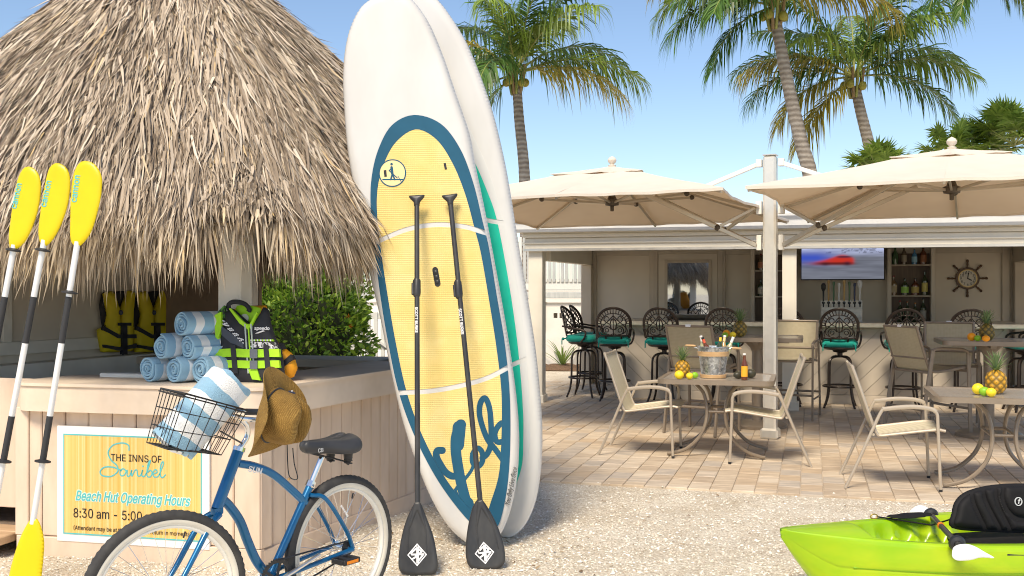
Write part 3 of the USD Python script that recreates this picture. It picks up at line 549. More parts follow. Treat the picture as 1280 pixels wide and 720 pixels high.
for k in range(8):
    g = k * PI / 4; c, s = math.cos(g), math.sin(g)
    fr_ = Fr(bw.p(cx_ + c * kr * 0.98, cz_ + s * kr * 0.98, 0.028), bw.N, np.cross(c * bw.U + s * bw.V, bw.N), c * bw.U + s * bw.V)
    obj('spoke_handle', lathe([(0.014, 0), (0.011, kr * 0.15), (0.018, kr * 0.3), (0.012, kr * 0.42), (0.02, kr * 0.58), (0.016, kr * 0.7), (0, kr * 0.74)], 8, fr_), CW, ck_, smooth=40)
for k in range(12):
    g = PI / 2 - (k + 1) * PI / 6; s = str(k + 1)
    obj('numeral', text(s, kr * 0.2, bw, cx_ + math.cos(g) * kr * 0.56, cz_ + math.sin(g) * kr * 0.56 - kr * 0.10, 0.037, 0.002, centre=True, bold=True), LETTER_BLACK, ck_)
for g, l, w in ((math.radians(-28), 0.36, 0.05), (math.radians(80), 0.5, 0.04)):
    obj('clock_hand', bw.ext(LineString([(cx_, cz_), (cx_ + math.cos(g) * kr * l, cz_ + math.sin(g) * kr * l)]).buffer(kr * w), 0.041, 0.044), LETTER_BLACK, ck_)

# ---------------------------------------------------------------- bottles
def bottle(base, h, r, glass_col, label_col, lab, cap_col=(0.02, 0.02, 0.02), shoulder=0.62, neck=0.32, name='liquor_bottle', group=None, cat_='bottle', up=None, glassn=None, lz=(0.14, 0.5)):
    fr = Fr((0, 0, 0), (1, 0, 0), (0, 1, 0))
    rot = None
    if up is not None: N = unit(up); U = unit(np.cross((0, 1, 0), N)); rot = Fr((0, 0, 0), U, np.cross(N, U), N)
    t = thing(name, lab, cat_, base, 0, group, local=True); mp = (lambda m: rot.map(m)) if rot else (lambda m: m)
    key = glassn or 'bottle_' + ''.join('abcdefghij'[int(min(c, 0.99) * 10)] for c in glass_col)
    body = obj('body', mp(lathe([(0, 0), (r * 0.92, 0), (r, h * 0.02), (r, h * (shoulder - 0.06)), (r * 0.93, h * shoulder), (r * neck * 1.15, h * (shoulder + 0.14)), (r * neck, h * (shoulder + 0.2)), (r * neck, h * 0.955)], 14)), liquid_glass(key, glass_col), t, smooth=40)
    obj('cap', mp(lathe([(r * neck * 1.15, h * 0.93), (r * neck * 1.15, h), (0, h)], 10)), M('cap_' + ''.join('abcdefghij'[int(min(c, 0.99) * 10)] for c in cap_col), cap_col, 0.35), t, smooth=40)
    lr = r if lz[0] < 0.6 else r * neck * 1.06
    if label_col is not None: obj('label', mp(lathe([(lr * 1.012, h * lz[0]), (lr * 1.02, h * (lz[0] + 0.01)), (lr * 1.02, h * (lz[1] - 0.01)), (lr * 1.012, h * lz[1])], 14)), M('label_' + ''.join('abcdefghij'[int(min(c, 0.99) * 10)] for c in label_col), label_col, 0.5), t, smooth=40)
    return t
bl_ = [(1, 1119, 331, 0.28, 0.045, (0.07, 0.14, 0.06), None, 'dark green squat bottle, leftmost on the top bar shelf', (0.02, 0.02, 0.02)),
    (1, 1130, 331, 0.29, 0.038, (0.20, 0.15, 0.10), (0.35, 0.3, 0.22), 'clear bottle with a metal stopper on the top bar shelf', (0.6, 0.5, 0.3)),
    (1, 1143, 331, 0.24, 0.040, (0.10, 0.30, 0.55), (0.3, 0.55, 0.7), 'small bright blue bottle on the top bar shelf', (0.05, 0.05, 0.05)),
    (1, 1154, 331, 0.28, 0.048, (0.17, 0.05, 0.02), (0.25, 0.1, 0.04), 'dark brown bottle, rightmost on the top bar shelf', (0.25, 0.12, 0.04)),
    (2, 1117, 369, 0.30, 0.050, (0.22, 0.14, 0.07), (0.45, 0.36, 0.22), 'whisky bottle with a tan label, leftmost on the middle bar shelf', (0.2, 0.02, 0.02)),
    (2, 1131, 369, 0.26, 0.055, (0.05, 0.07, 0.03), (0.35, 0.62, 0.12), 'round black bottle with a glowing lime label on the middle bar shelf', (0.03, 0.03, 0.03)),
    (2, 1144, 369, 0.26, 0.055, (0.10, 0.06, 0.03), (0.50, 0.38, 0.12), 'round dark bottle with an ochre label on the middle bar shelf', (0.03, 0.03, 0.03)),
    (2, 1156, 369, 0.38, 0.044, (0.07, 0.05, 0.02), (0.60, 0.50, 0.14), 'tall bottle with a yellow label, rightmost on the middle bar shelf', (0.03, 0.03, 0.03)),
    (3, 1125, 403, 0.34, 0.042, (0.03, 0.02, 0.02), None, 'dark wine bottle with a red foil neck on the bottom bar shelf', (0.35, 0.03, 0.03)),
    (3, 1134, 403, 0.33, 0.042, (0.03, 0.03, 0.02), None, 'dark wine bottle with a copper neck on the bottom bar shelf', (0.30, 0.10, 0.03)),
    (3, 1144, 403, 0.31, 0.042, (0.02, 0.03, 0.02), None, 'dark wine bottle with an orange neck on the bottom bar shelf', (0.45, 0.18, 0.04)),
    (3, 1154, 403, 0.38, 0.044, (0.025, 0.02, 0.02), (0.4, 0.38, 0.34), 'tall black wine bottle with a grey label on the bottom bar shelf', (0.03, 0.03, 0.03)),
    (4, 951, 338, 0.26, 0.045, (0.25, 0.12, 0.06), (0.5, 0.2, 0.1), 'amber bottle on the upper shelf left of the umbrella pole', (0.3, 0.05, 0.03)),
    (4, 951, 370, 0.27, 0.05, (0.06, 0.05, 0.04), (0.55, 0.5, 0.42), 'dark bottle with a pale label on the lower shelf left of the umbrella pole', (0.03, 0.03, 0.03))]
for s_, x, y, h, r, g, l, lab, cc in bl_:
    u, z = BW(BACK - 0.11).loc(x, y); bottle(S(u, BACK - 0.11, z if False else (nz[s_ - 1] if s_ < 4 else (mz[0] if y == 338 else mz[1]))), h, r, g, l, lab, cc, group='bottles on the bar shelves')

# ---------------------------------------------------------------- wall and fence at the left of the bar
WF0 = A_(-4.0, 21.6, 0); WU = unit((0.985, -0.17, 0)); WFr = Fr(WF0, WU, (0, 0, 1))
STUCCO = M('white_stucco', (0.78, 0.74, 0.67), 0.85, (0.72, 0.67, 0.60), 2, bump=0.3, bscale=45, bdist=0.006, world=True)
wall = thing('garden_wall', 'low white stucco wall with small square openings behind the left bar stools', 'wall', WFr.p(3, 0), 0)
holes = [sbox(x, 1.00, x + 0.08, 1.10) for k in range(-2, 3) for x in (4.35 + k * 0.55, 4.47 + k * 0.55)]
obj('wall_body', WFr.ext(sbox(0, 0, 7.5, 1.30).difference(unary_union(holes)), -0.2, 0.0), STUCCO, wall)
obj('wall_core', WFr.box(0, 7.5, 0.9, 1.2, -0.24, -0.201), TAN, wall)
for k in range(-3, 6): obj('pilaster', WFr.box(4.62 + k * 1.1, 4.74 + k * 1.1, 0.75, 1.31, -0.21, 0.04, 0.006), STUCCO, wall)
obj('coping', WFr.box(-0.05, 7.55, 1.312, 1.37, -0.26, 0.06, 0.006), STUCCO, wall)
GREYW = M('grey_timber', (0.50, 0.50, 0.47), 0.7, (0.40, 0.41, 0.39), 5, stretch=(4, 4, 0.6), bump=0.15, world=True)
fence = thing('slat_screen', 'pale grey upright slat screen on top of the white garden wall', 'fence', WFr.p(3, 1.4), 0)
obj('bottom_beam', WFr.box(0, 7.5, 1.40, 1.52, -0.3, -0.02, 0.008), GREYW, fence)
obj('fascia_beam', WFr.box(0, 7.5, 1.56, 1.78, -0.28, -0.04, 0.008), M('pale_fascia', (0.66, 0.65, 0.60), 0.6, world=True), fence)
for k in range(62):
    u = 1.9 + k * 0.085; obj('slat', WFr.box(u, u + 0.062, 1.72, 2.62 + rng.uniform(-0.008, 0.008), -0.036, -0.012, 0.004), GREYW if k % 3 else mats['pale_fascia'], fence)
obj('top_rail', WFr.box(1.8, 7.3, 2.45, 2.53, -0.10, -0.037), GREYW, fence)
bedv, bedf = grid(lambda u, v: WFr.O + (3.5 + u * 3.4)[..., None] * WU + (v * -0.0)[..., None] * WFr.N + (0.02 + v * 0.75)[..., None] * WFr.N + np.stack([0 * u, 0 * u, 0.012 + 0.09 * np.sin(v * PI)**0.6 + 0.03 * np.sin(u * 40) * np.sin(v * 17) * np.sin(v * PI)], -1), 60, 14)
obj('planting_bed', (bedv, bedf[:, ::-1]), M('mulch', (0.20, 0.12, 0.07), 0.95, (0.10, 0.06, 0.035), 40, bump=0.9, bscale=60, world=True), smooth=True, kind='structure')
GRASS = M('strap_leaf', (0.10, 0.17, 0.04), 0.45, (0.20, 0.26, 0.08), 3, trans=(0.2, 0.3, 0.05))
def strap_plant(base, n, L, lab, seed, w=0.035, m=None, name='strap_leaf_plant', cat_='plant', k_leaf=None):
    r = np.random.default_rng(seed); t = thing(name, lab, cat_, base, 0, local=True)
    for k in range(n):
        az = k * 2.4 + r.uniform(-0.3, 0.3); el = r.uniform(0.7, 1.45); l = L * r.uniform(0.7, 1.1); out = A_(math.cos(az), math.sin(az), 0); sd = A_(-math.sin(az), math.cos(az), 0)
        s = np.linspace(0, 1, 7); p = out * (s * l * math.cos(el) + s**2 * 0.18 * l)[:, None] + A_(0, 0, 1) * (s * l * math.sin(el) - s**2.4 * 0.28 * l)[:, None]; ww = w * np.array([0.7, 1, 1, 0.9, 0.7, 0.4, 0.03])
        v = np.vstack([p - sd * ww[:, None] / 2, p + sd * ww[:, None] / 2]); f = []
        for i in range(6): f += [(i, i + 7, i + 8), (i, i + 8, i + 1)]
        obj('leaf', (v, np.array(f)), m or GRASS, t, smooth=True)
    return t
strap_plant(WFr.p(5.12, 0.05, 0.35), 22, 0.85, 'green strap-leaf clump growing by the white wall behind the leftmost stools', 3)
strap_plant(WFr.p(5.75, 0.05, 0.45), 12, 0.45, 'small grassy tuft at the wall right of the strap-leaf clump', 4)
# something pale beyond the right open end of the bar
rw = thing('side_wall', 'pale cream wall seen through the right open end of the bar', 'wall', S(8.4, 2.5), 0)
obj('wall_body', BAR.box(8.3, 8.45, 0.5, 5.5, 0, 2.6), CREAM, rw); obj('wall_cap', BAR.box(8.26, 8.49, 0.45, 5.55, 2.601, 2.66, 0.006), CREAM, rw)
# ---------------------------------------------------------------- patio furniture
FRAME = M('taupe_frame', (0.27, 0.215, 0.16), 0.42, (0.24, 0.19, 0.14), 10, metal=0.15, coat=0.15)
FRAME_L = M('champagne_frame', (0.46, 0.39, 0.305), 0.38, metal=0.25, coat=0.15)
def weave(name, c1, c2):
    m = usdkit.material(stage, f'/World/Looks/{name}', {'tc': ('texture_coordinate', {}), 'mp': ('mapping', {'scale': (1, 1, 1)}), 'w1': ('wave_texture', {'scale': 48.0, 'bands_direction': 'y', 'distortion': 1.2, 'detail': 2.0}), 'w2': ('wave_texture', {'scale': 48.0, 'bands_direction': 'z', 'distortion': 1.2, 'detail': 2.0}),
        'n': ('noise_texture', {'scale': 26.0, 'detail': 5.0}), 'm1': ('mix_color', {'fac': 0.5}), 'r': ('rgb_ramp', {'ramp': [(0.25, c2), (0.6, c1)]}), 'm2': ('mix_color', {'fac': 0.5}), 'b': ('bump', {'strength': 0.3, 'distance': 0.003}), 'p': ('principled_bsdf', {'roughness': 0.7, 'specular_ior_level': 0.25}),
        'tr': ('translucent_bsdf', {'color': c1}), 'mx': ('mix_closure', {'fac': 0.18})},
        [('tc.object', 'mp.vector'), ('mp.vector', 'w1.vector'), ('mp.vector', 'w2.vector'), ('mp.vector', 'n.vector'), ('w1.color', 'm1.a'), ('w2.color', 'm1.b'), ('m1.result', 'm2.a'), ('n.color', 'm2.b'), ('m2.result', 'r.fac'), ('r.color', 'p.base_color'), ('m1.result', 'b.height'), ('b.normal', 'p.normal'), ('p.BSDF', 'mx.closure1'), ('tr.BSDF', 'mx.closure2')], surface='mx.closure')
    return m
SLING = weave('cream_sling', (0.72, 0.66, 0.50), (0.54, 0.48, 0.34)); SLING_T = weave('tan_sling', (0.60, 0.52, 0.35), (0.42, 0.35, 0.22))
def rail(pts, y): return np.array([(x, y, z) for x, z in pts])
def sling_sheet(path, y0, y1, sag=0.012):
    q = catmull(path, 8); n = len(q)
    def fun(u, v):
        i = u * (n - 1); k = np.clip(i.astype(int), 0, n - 2); t = (i - k)[..., None]; p = q[k] * (1 - t) + q[k + 1] * t
        s = np.sin(v * PI) * sag; return np.stack([p[..., 0] + s * 0.5, y0 + v * (y1 - y0), p[..., 1] - s], -1)
    return thick(grid(fun, n, 9), 0.006)
def sling_chair(name, lab, cat_, high, frame, sling, group):
    t = thing(name, lab, cat_, (0, 0, 0), 0, group, local=True); W = 0.28
    if not high:
        side = catmull([(-0.36, 0.0), (-0.27, 0.20), (-0.16, 0.46), (-0.09, 0.615), (-0.05, 0.635), (0.12, 0.655), (0.26, 0.645), (0.315, 0.61), (0.325, 0.5), (0.345, 0.0)], 6); rl = [(-0.31, 0.97), (-0.25, 0.80), (-0.155, 0.52), (-0.12, 0.435), (-0.09, 0.42), (0.0, 0.432), (0.30, 0.475), (0.385, 0.47)]
        for s in (-1, 1):
            k = int(len(side) * 0.37); r_ = [0.0125] * len(side)
            obj('rear_leg', tube(rail(side[:k + 1], s * (W + 0.03)), 0.0125, 8), frame, t, smooth=40); obj('front_leg', tube(rail(side[-14:], s * (W + 0.03)), 0.0125, 8), frame, t, smooth=40)
            obj('armrest', tube(rail(side[k:-13], s * (W + 0.03)), 0.0135, 8, flat=1.3), frame, t, smooth=40)
            obj('side_rail', tube(rail(catmull(rl, 6), s * W), 0.012, 8), frame, t, smooth=40); obj('foot_cap', lathe([(0.014, 0), (0.015, 0.02), (0, 0.022)], 8, Fr((0.345, s * (W + 0.03), 0.0), (1, 0, 0), (0, 1, 0))), BLACK, t)
        for x, z in ((-0.30, 0.955), (-0.15, 0.43), (0.33, 0.455)): obj('cross_bar', tube([(x, -W - 0.03 * (z < 0.9), z), (x, W + 0.03 * (z < 0.9), z)], 0.011, 8), frame, t)
        obj('sling', sling_sheet(rl, -W + 0.008, W - 0.008), sling, t, smooth=60)
    else:
        W = 0.265; fx, rx = 0.27, -0.30; rl = [(-0.36, 1.18), (-0.30, 1.0), (-0.22, 0.78), (-0.19, 0.72), (-0.15, 0.70), (0.0, 0.705), (0.22, 0.735), (0.275, 0.73)]
        for s in (-1, 1):
            y = s * (W + 0.035)
            obj('rear_leg', beam((rx - 0.04, y, 0), (rx + 0.12, y, 0.93), 0.045, 0.022, up=(0, 1, 0), bev=0.004), frame, t); obj('front_leg', beam((fx + 0.03, y, 0), (fx, y, 0.88), 0.045, 0.022, up=(0, 1, 0), bev=0.004), frame, t)
            obj('armrest', tube(rail(catmull([(rx + 0.11, 0.925), (-0.1, 0.945), (0.15, 0.935), (fx - 0.03, 0.915), (fx, 0.87)], 6), y), 0.019, 8, flat=0.8), frame, t, smooth=40)
            obj('side_rail', tube(rail(catmull(rl, 6), s * W), 0.016, 8), frame, t, smooth=40); obj('foot_rest_side', tube([(rx, y, 0.25), (fx + 0.02, y, 0.25)], 0.011, 8), frame, t)
        for x, z, y in ((-0.355, 1.17, W), (fx - 0.01, 0.70, W + 0.03), (-0.24, 0.84, W + 0.03), (fx + 0.02, 0.30, W + 0.03), (-0.285, 0.30, W + 0.03), (-0.2, 0.69, W + 0.03)):
            obj('cross_bar', tube([(x, -y, z), (x, y, z)], 0.014, 8), frame, t)
        obj('sling', sling_sheet(rl, -W + 0.01, W - 0.01), sling, t, smooth=60); obj('sling_tag', box((-0.374, -0.03, 1.165), (-0.350, 0.03, 1.192), 0.003), LETTER_WHITE, t)
    return t
AE = TH
def at(x, y, z=PZ): return A_(x, y, z)
def put(t, first, base, rz, lab):
    if first:
        p = stage.GetPrimAtPath(t.path); p.GetAttribute('xformOp:translate').Set(Gf.Vec3d(*map(float, base))); p.GetAttribute('xformOp:rotateZ').Set(math.degrees(rz)); tag(p, label=lab)
    else: copy(t, base, rz, lab)
dc = sling_chair('dining_chair', '', 'chair', False, FRAME_L, SLING, 'cream sling armchairs at the low tables')
for k, (x, y, a, lab) in enumerate(((1.25, 10.06, AE, 'cream sling armchair left of the table with the metal ice bucket'), (2.36, 9.57, AE + PI + 0.06, 'cream sling armchair tucked in at the right of the ice bucket table'), (3.06, 8.44, AE + 0.04, 'cream sling armchair nearest the green kayak'))):
    put(dc, k == 0, at(x, y), a, lab)
hc_ = sling_chair('high_chair', '', 'high chair', True, FRAME, SLING_T, 'tall sling chairs at the pedestal tables')
for k, (x, y, a, lab) in enumerate(((2.10, 11.45, 0.95, 'tall tan sling chair seen from behind, behind the ice bucket'), (3.42, 12.75, AE - PI / 2 - 0.15, 'tall tan sling chair standing behind the umbrella pole'), (4.50, 11.25, 0.30, 'tall tan sling chair turned to the right at the right tall table, seen from behind'),
        (5.05, 12.0, AE - PI / 2 - 0.1, 'tall tan sling chair facing forward, beyond the right tall table'), (6.02, 10.75, AE + PI - 0.05, 'tall tan sling chair cut off by the right edge of the photo'))):
    put(hc_, k == 0, at(x, y), a, lab)
# tables
TOP_G = M('patterned_top', (0.46, 0.41, 0.35), 0.22, (0.36, 0.315, 0.265), 60, bump=0.25, bscale=120, bdist=0.002, coat=0.3)
def rrect(w, h, r): return sbox(-w / 2 + r, -h / 2 + r, w / 2 - r, h / 2 - r).buffer(r, 8)
tb = thing('dining_table', '', 'table', (0, 0, 0), 0, 'low dining tables on the patio', local=True); tw, td, th = 1.06, 0.92, 0.735
obj('table_rim', cat(ext(rrect(tw, td, 0.09).difference(rrect(tw - 0.09, td - 0.09, 0.06)), th - 0.045, th)), FRAME, tb); obj('table_top', ext(rrect(tw - 0.088, td - 0.088, 0.06), th - 0.03, th - 0.004), TOP_G, tb)
for sx in (-1, 1):
    for sy in (-1, 1):
        q = catmull([(sx * 0.20, th - 0.05), (sx * 0.115, 0.58), (sx * 0.085, 0.40), (sx * 0.13, 0.22), (sx * 0.26, 0.08), (sx * 0.40, 0.028), (sx * 0.45, 0.022)], 7)
        y = sy * (0.20 + 0.10 * (1 - np.clip(q[:, 1] / 0.7, 0, 1)))
        obj('leg', tube(np.column_stack([q[:, 0], y, q[:, 1]]), 0.022, 8, flat=0.75), FRAME, tb, smooth=40)
for y in (-0.22, 0.22): obj('stretcher', tube([(-0.09, y, 0.42), (0.09, y, 0.42)], 0.014, 8), FRAME, tb)
obj('stretcher', tube([(0.09, -0.22, 0.42), (0.09, 0.22, 0.42)], 0.012, 8), FRAME, tb); obj('stretcher', tube([(-0.09, -0.22, 0.42), (-0.09, 0.22, 0.42)], 0.012, 8), FRAME, tb)
T1 = at(1.98, 9.98); T2 = at(3.93, 8.40)
put(tb, True, T1, AE, 'low taupe table with the ice bucket, between two cream armchairs'); put(tb, False, T2, AE, 'low taupe table with arched legs at the right edge, behind the kayak')
hb = thing('high_table', '', 'table', (0, 0, 0), 0, 'tall pedestal tables', local=True)
obj('table_rim', ext(rrect(1.02, 0.9, 0.07).difference(rrect(0.92, 0.8, 0.05)), 0.985, 1.03), FRAME, hb); obj('table_top', ext(rrect(0.918, 0.798, 0.05), 1.0, 1.026), TOP_G, hb)
obj('pedestal', lathe([(0.055, 0.07), (0.055, 0.86), (0.075, 0.9), (0.16, 0.984)], 20), FRAME, hb, smooth=35); obj('base', lathe([(0.0, 0.0), (0.33, 0.0), (0.335, 0.03), (0.30, 0.052), (0.09, 0.07), (0, 0.075)], 32), FRAME, hb, smooth=35)
obj('apron', cat(box((-0.36, -0.03, 0.955), (0.36, 0.03, 0.984)), box((-0.03, -0.32, 0.952), (0.03, 0.32, 0.981))), FRAME, hb)
H1 = at(2.80, 11.9); H2 = at(5.09, 11.1)
put(hb, True, H1, AE, 'tall pedestal table half hidden by the umbrella pole'); put(hb, False, H2, AE, 'tall pedestal table with round base near the right edge')
# bar stools with cast lattice backs
IRON = M('dark_bronze', (0.030, 0.022, 0.018), 0.38, (0.05, 0.036, 0.028), 12, metal=0.5, bump=0.1, bscale=60, bdist=0.003, coat=0.1)
TEAL = M('teal_canvas', (0.0, 0.30, 0.23), 0.75, (0.0, 0.25, 0.19), 5, bump=0.2, bscale=160, bdist=0.002, sheen=0.2)
def stool_back():
    def arc(cx, cy, rx, ry, a0, a1, n=20): g = np.linspace(a0, a1, n); return np.column_stack([cx + rx * np.cos(g), cy + ry * np.sin(g)])
    L = []; A = lambda pts, w: L.append(LineString(pts).buffer(w * 0.6, 4)); mir = lambda p: np.asarray(p) * (-1, 1)
    dome = np.vstack([[(-0.215, 0.0), (-0.235, 0.12)], arc(0, 0.20, 0.235, 0.235, PI * 0.95, PI * 0.05, 24), [(0.235, 0.12), (0.215, 0.0)]]); A(dome, 0.034)
    inner = arc(0, 0.20, 0.175, 0.155, PI, 0, 20); A(inner, 0.012); A([(-0.22, 0.015), (0.22, 0.015)], 0.022); A([(-0.225, 0.2), (-0.175, 0.2)], 0.012); A([(0.225, 0.2), (0.175, 0.2)], 0.012)
    for g in np.linspace(PI * 0.06, PI * 0.94, 15): A([(0.172 * math.cos(g), 0.20 + 0.152 * math.sin(g)), (0.228 * math.cos(g), 0.20 + 0.228 * math.sin(g))], 0.011)
    A(arc(0, 0.19, 0.042, 0.085, 0, 2 * PI), 0.013); A([(0, 0.02), (0, 0.35)], 0.012)
    for m in (lambda p: np.asarray(p), mir):
        A(m(arc(0.085, 0.095, 0.055, 0.06, -PI * 0.6, PI * 0.9)), 0.013); A(m(arc(0.09, 0.10, 0.025, 0.028, 0, 2 * PI, 14)), 0.011); A(m(catmull([(0.0, 0.05), (0.05, 0.03), (0.15, 0.06), (0.17, 0.13), (0.12, 0.19), (0.07, 0.24), (0.0, 0.32)], 5)), 0.013)
        A(m(catmull([(0.045, 0.19), (0.10, 0.22), (0.13, 0.27), (0.09, 0.31), (0.06, 0.28)], 5)), 0.012); A(m(catmull([(0.18, 0.02), (0.19, 0.10), (0.165, 0.16), (0.18, 0.22)], 5)), 0.012); A(m(catmull([(0.12, 0.19), (0.17, 0.2), (0.16, 0.27)], 5)), 0.011)
    return unary_union(L)
bs = thing('bar_stool', '', 'bar stool', (0, 0, 0), 0, 'black stools round the bar', local=True)
def bent(m):                                                  # the back curves round the sitter
    v, f = m; y, z, w = v[:, 0], v[:, 1], v[:, 2]; return np.column_stack([-0.245 - 0.20 * z + 1.1 * y**2 + w, y, 0.905 + z * 0.92]), f
sb_v, sb_f = puff(stool_back(), 0.009, WORLD, res=0.014, edge=0.006)
obj('back', bent((sb_v, sb_f)), IRON, bs, smooth=50)
obj('seat_pan', lathe([(0, 0.765), (0.19, 0.765), (0.225, 0.785), (0.225, 0.80), (0, 0.80)], 24), IRON, bs, smooth=40)
cu = obj('cushion', puff(rrect(0.45, 0.46, 0.10), 0.052, Fr((0.0, 0, 0.852), (1, 0, 0), (0, 1, 0)), res=0.03, edge=0.05), TEAL, bs, smooth=60)
for s in (-1, 1):
    obj('tie', tube(catmull([(-0.21, s * 0.17, 0.85), (-0.26, s * 0.20, 0.84), (-0.265, s * 0.205, 0.76)], 5), 0.009, 6), TEAL, cu, smooth=40); obj('tie', sphere((-0.25, s * 0.195, 0.845), 0.022, 1), TEAL, cu, smooth=True)
    obj('arm', tube(catmull([(-0.25, s * 0.225, 1.03), (-0.12, s * 0.255, 1.005), (0.04, s * 0.265, 0.985), (0.11, s * 0.265, 0.95), (0.10, s * 0.26, 0.88), (0.04, s * 0.235, 0.81), (0.02, s * 0.20, 0.785)], 6), 0.014, 7), IRON, bs, smooth=40)
obj('back_strut', tube([(-0.17, -0.10, 0.79), (-0.235, -0.11, 0.92)], 0.012, 6), IRON, bs); obj('back_strut', tube([(-0.17, 0.10, 0.79), (-0.235, 0.11, 0.92)], 0.012, 6), IRON, bs)
obj('swivel', lathe([(0.035, 0.66), (0.035, 0.72), (0.09, 0.735), (0.10, 0.764), (0, 0.764)], 16), IRON, bs, smooth=40)
for k in range(4):
    g = PI / 4 + k * PI / 2; c, s = math.cos(g), math.sin(g)
    q = catmull([(0.03, 0.675), (0.13, 0.66), (0.185, 0.60), (0.195, 0.45), (0.20, 0.26), (0.225, 0.12), (0.275, 0.0)], 6); obj('leg', tube(np.column_stack([q[:, 0] * c, q[:, 0] * s, q[:, 1]]), 0.0155, 7), IRON, bs, smooth=40)
gg = np.linspace(0, 2 * PI, 28, endpoint=False); obj('foot_ring', tube(np.column_stack([0.215 * np.cos(gg), 0.215 * np.sin(gg), 0 * gg + 0.28]), 0.014, 7, closed=True), IRON, bs, smooth=40)
FB = math.atan2(E2[1], E2[0])
st = [(S(0.47, 0.95), AE - 0.1, 'bar stool at the left end of the bar, seen from the side, nearest the patio'), (S(0.42, 1.75), AE - 0.05, 'bar stool at the left end of the bar, half hidden behind the first'), (S(1.00, 0.55), FB + 0.12, 'leftmost bar stool along the front, behind the left cream armchair'), (S(1.70, 0.55), FB - 0.1, 'second bar stool along the front, beside the glass door'),
    (S(2.52, 0.58), FB, 'bar stool behind the left tall table, showing only its back'), (S(3.33, 0.6), FB, 'bar stool hidden behind the umbrella pole'), (S(4.03, 0.55), FB - 0.06, 'bar stool in full view in front of the white beer tap tower'), (S(4.82, 0.55), FB + 0.05, 'bar stool below the liquor shelves, behind a tall chair'),
    (S(5.60, 0.55), FB, "bar stool below the ship's wheel clock"), (S(6.30, 0.75), AE + PI + 0.25, 'bar stool at the right end of the bar, turned sideways'), (S(6.42, 1.0), AE + PI - 0.1, 'sideways bar stool closest to the right edge of the photo')]
for k, (p, a, lab) in enumerate(st): put(bs, k == 0, p + A_(0, 0, PZ), a, lab)

# ---------------------------------------------------------------- twin cantilever umbrella
CANVAS_N = {'tc': ('geometry', {}), 'n': ('noise_texture', {'scale': 5.0, 'detail': 3.0}), 'w': ('noise_texture', {'scale': 300.0}), 'b': ('bump', {'strength': 0.12, 'distance': 0.004}), 'r': ('rgb_ramp', {'ramp': [(0.3, (0.80, 0.74, 0.645)), (0.7, (0.84, 0.785, 0.69))]}), 'p': ('principled_bsdf', {'roughness': 0.85, 'specular_ior_level': 0.15}), 't': ('translucent_bsdf', {'color': (0.80, 0.60, 0.36)}), 'm': ('mix_closure', {'fac': 0.28})}
CANVAS = usdkit.material(stage, '/World/Looks/canvas', CANVAS_N, [('tc.position', 'n.vector'), ('tc.position', 'w.vector'), ('n.fac', 'r.fac'), ('w.fac', 'b.height'), ('b.normal', 'p.normal'), ('r.color', 'p.base_color'), ('p.BSDF', 'm.closure1'), ('t.BSDF', 'm.closure2')], surface='m.closure')
POLE = M('bronze_pole', (0.52, 0.46, 0.37), 0.35, metal=0.5, coat=0.2); HUBM = M('hub_metal', (0.10, 0.08, 0.06), 0.45, metal=0.4)
UB = A_(2.72, 10.95, PZ); umb = thing('umbrella', 'twin square cream cantilever umbrella hanging from one square metal pole', 'umbrella', UB, 0)
UT = math.radians(-25); UE1 = A_(math.cos(UT), math.sin(UT), 0); UE2 = A_(-math.sin(UT), math.cos(UT), 0)
obj('pole', beam(UB + A_(0, 0, 0.0), UB + A_(0, 0, 2.97), 0.135, 0.135, up=UE1, bev=0.02), M('satin_pole', (0.74, 0.70, 0.62), 0.32, metal=0.55, coat=0.2, rvar=0.05), umb)
obj('pole_sleeve', beam(UB + A_(0, 0, 0.0), UB + A_(0, 0, 0.11), 0.185, 0.185, up=UE1, bev=0.02), mats['satin_pole'], umb); obj('pole_cap', beam(UB + A_(0, 0, 2.972), UB + A_(0, 0, 2.985), 0.142, 0.142, up=UE1, bev=0.004), ALU, umb)
CH, CE = 1.66, 2.47                                             # half side and eave height of a canopy
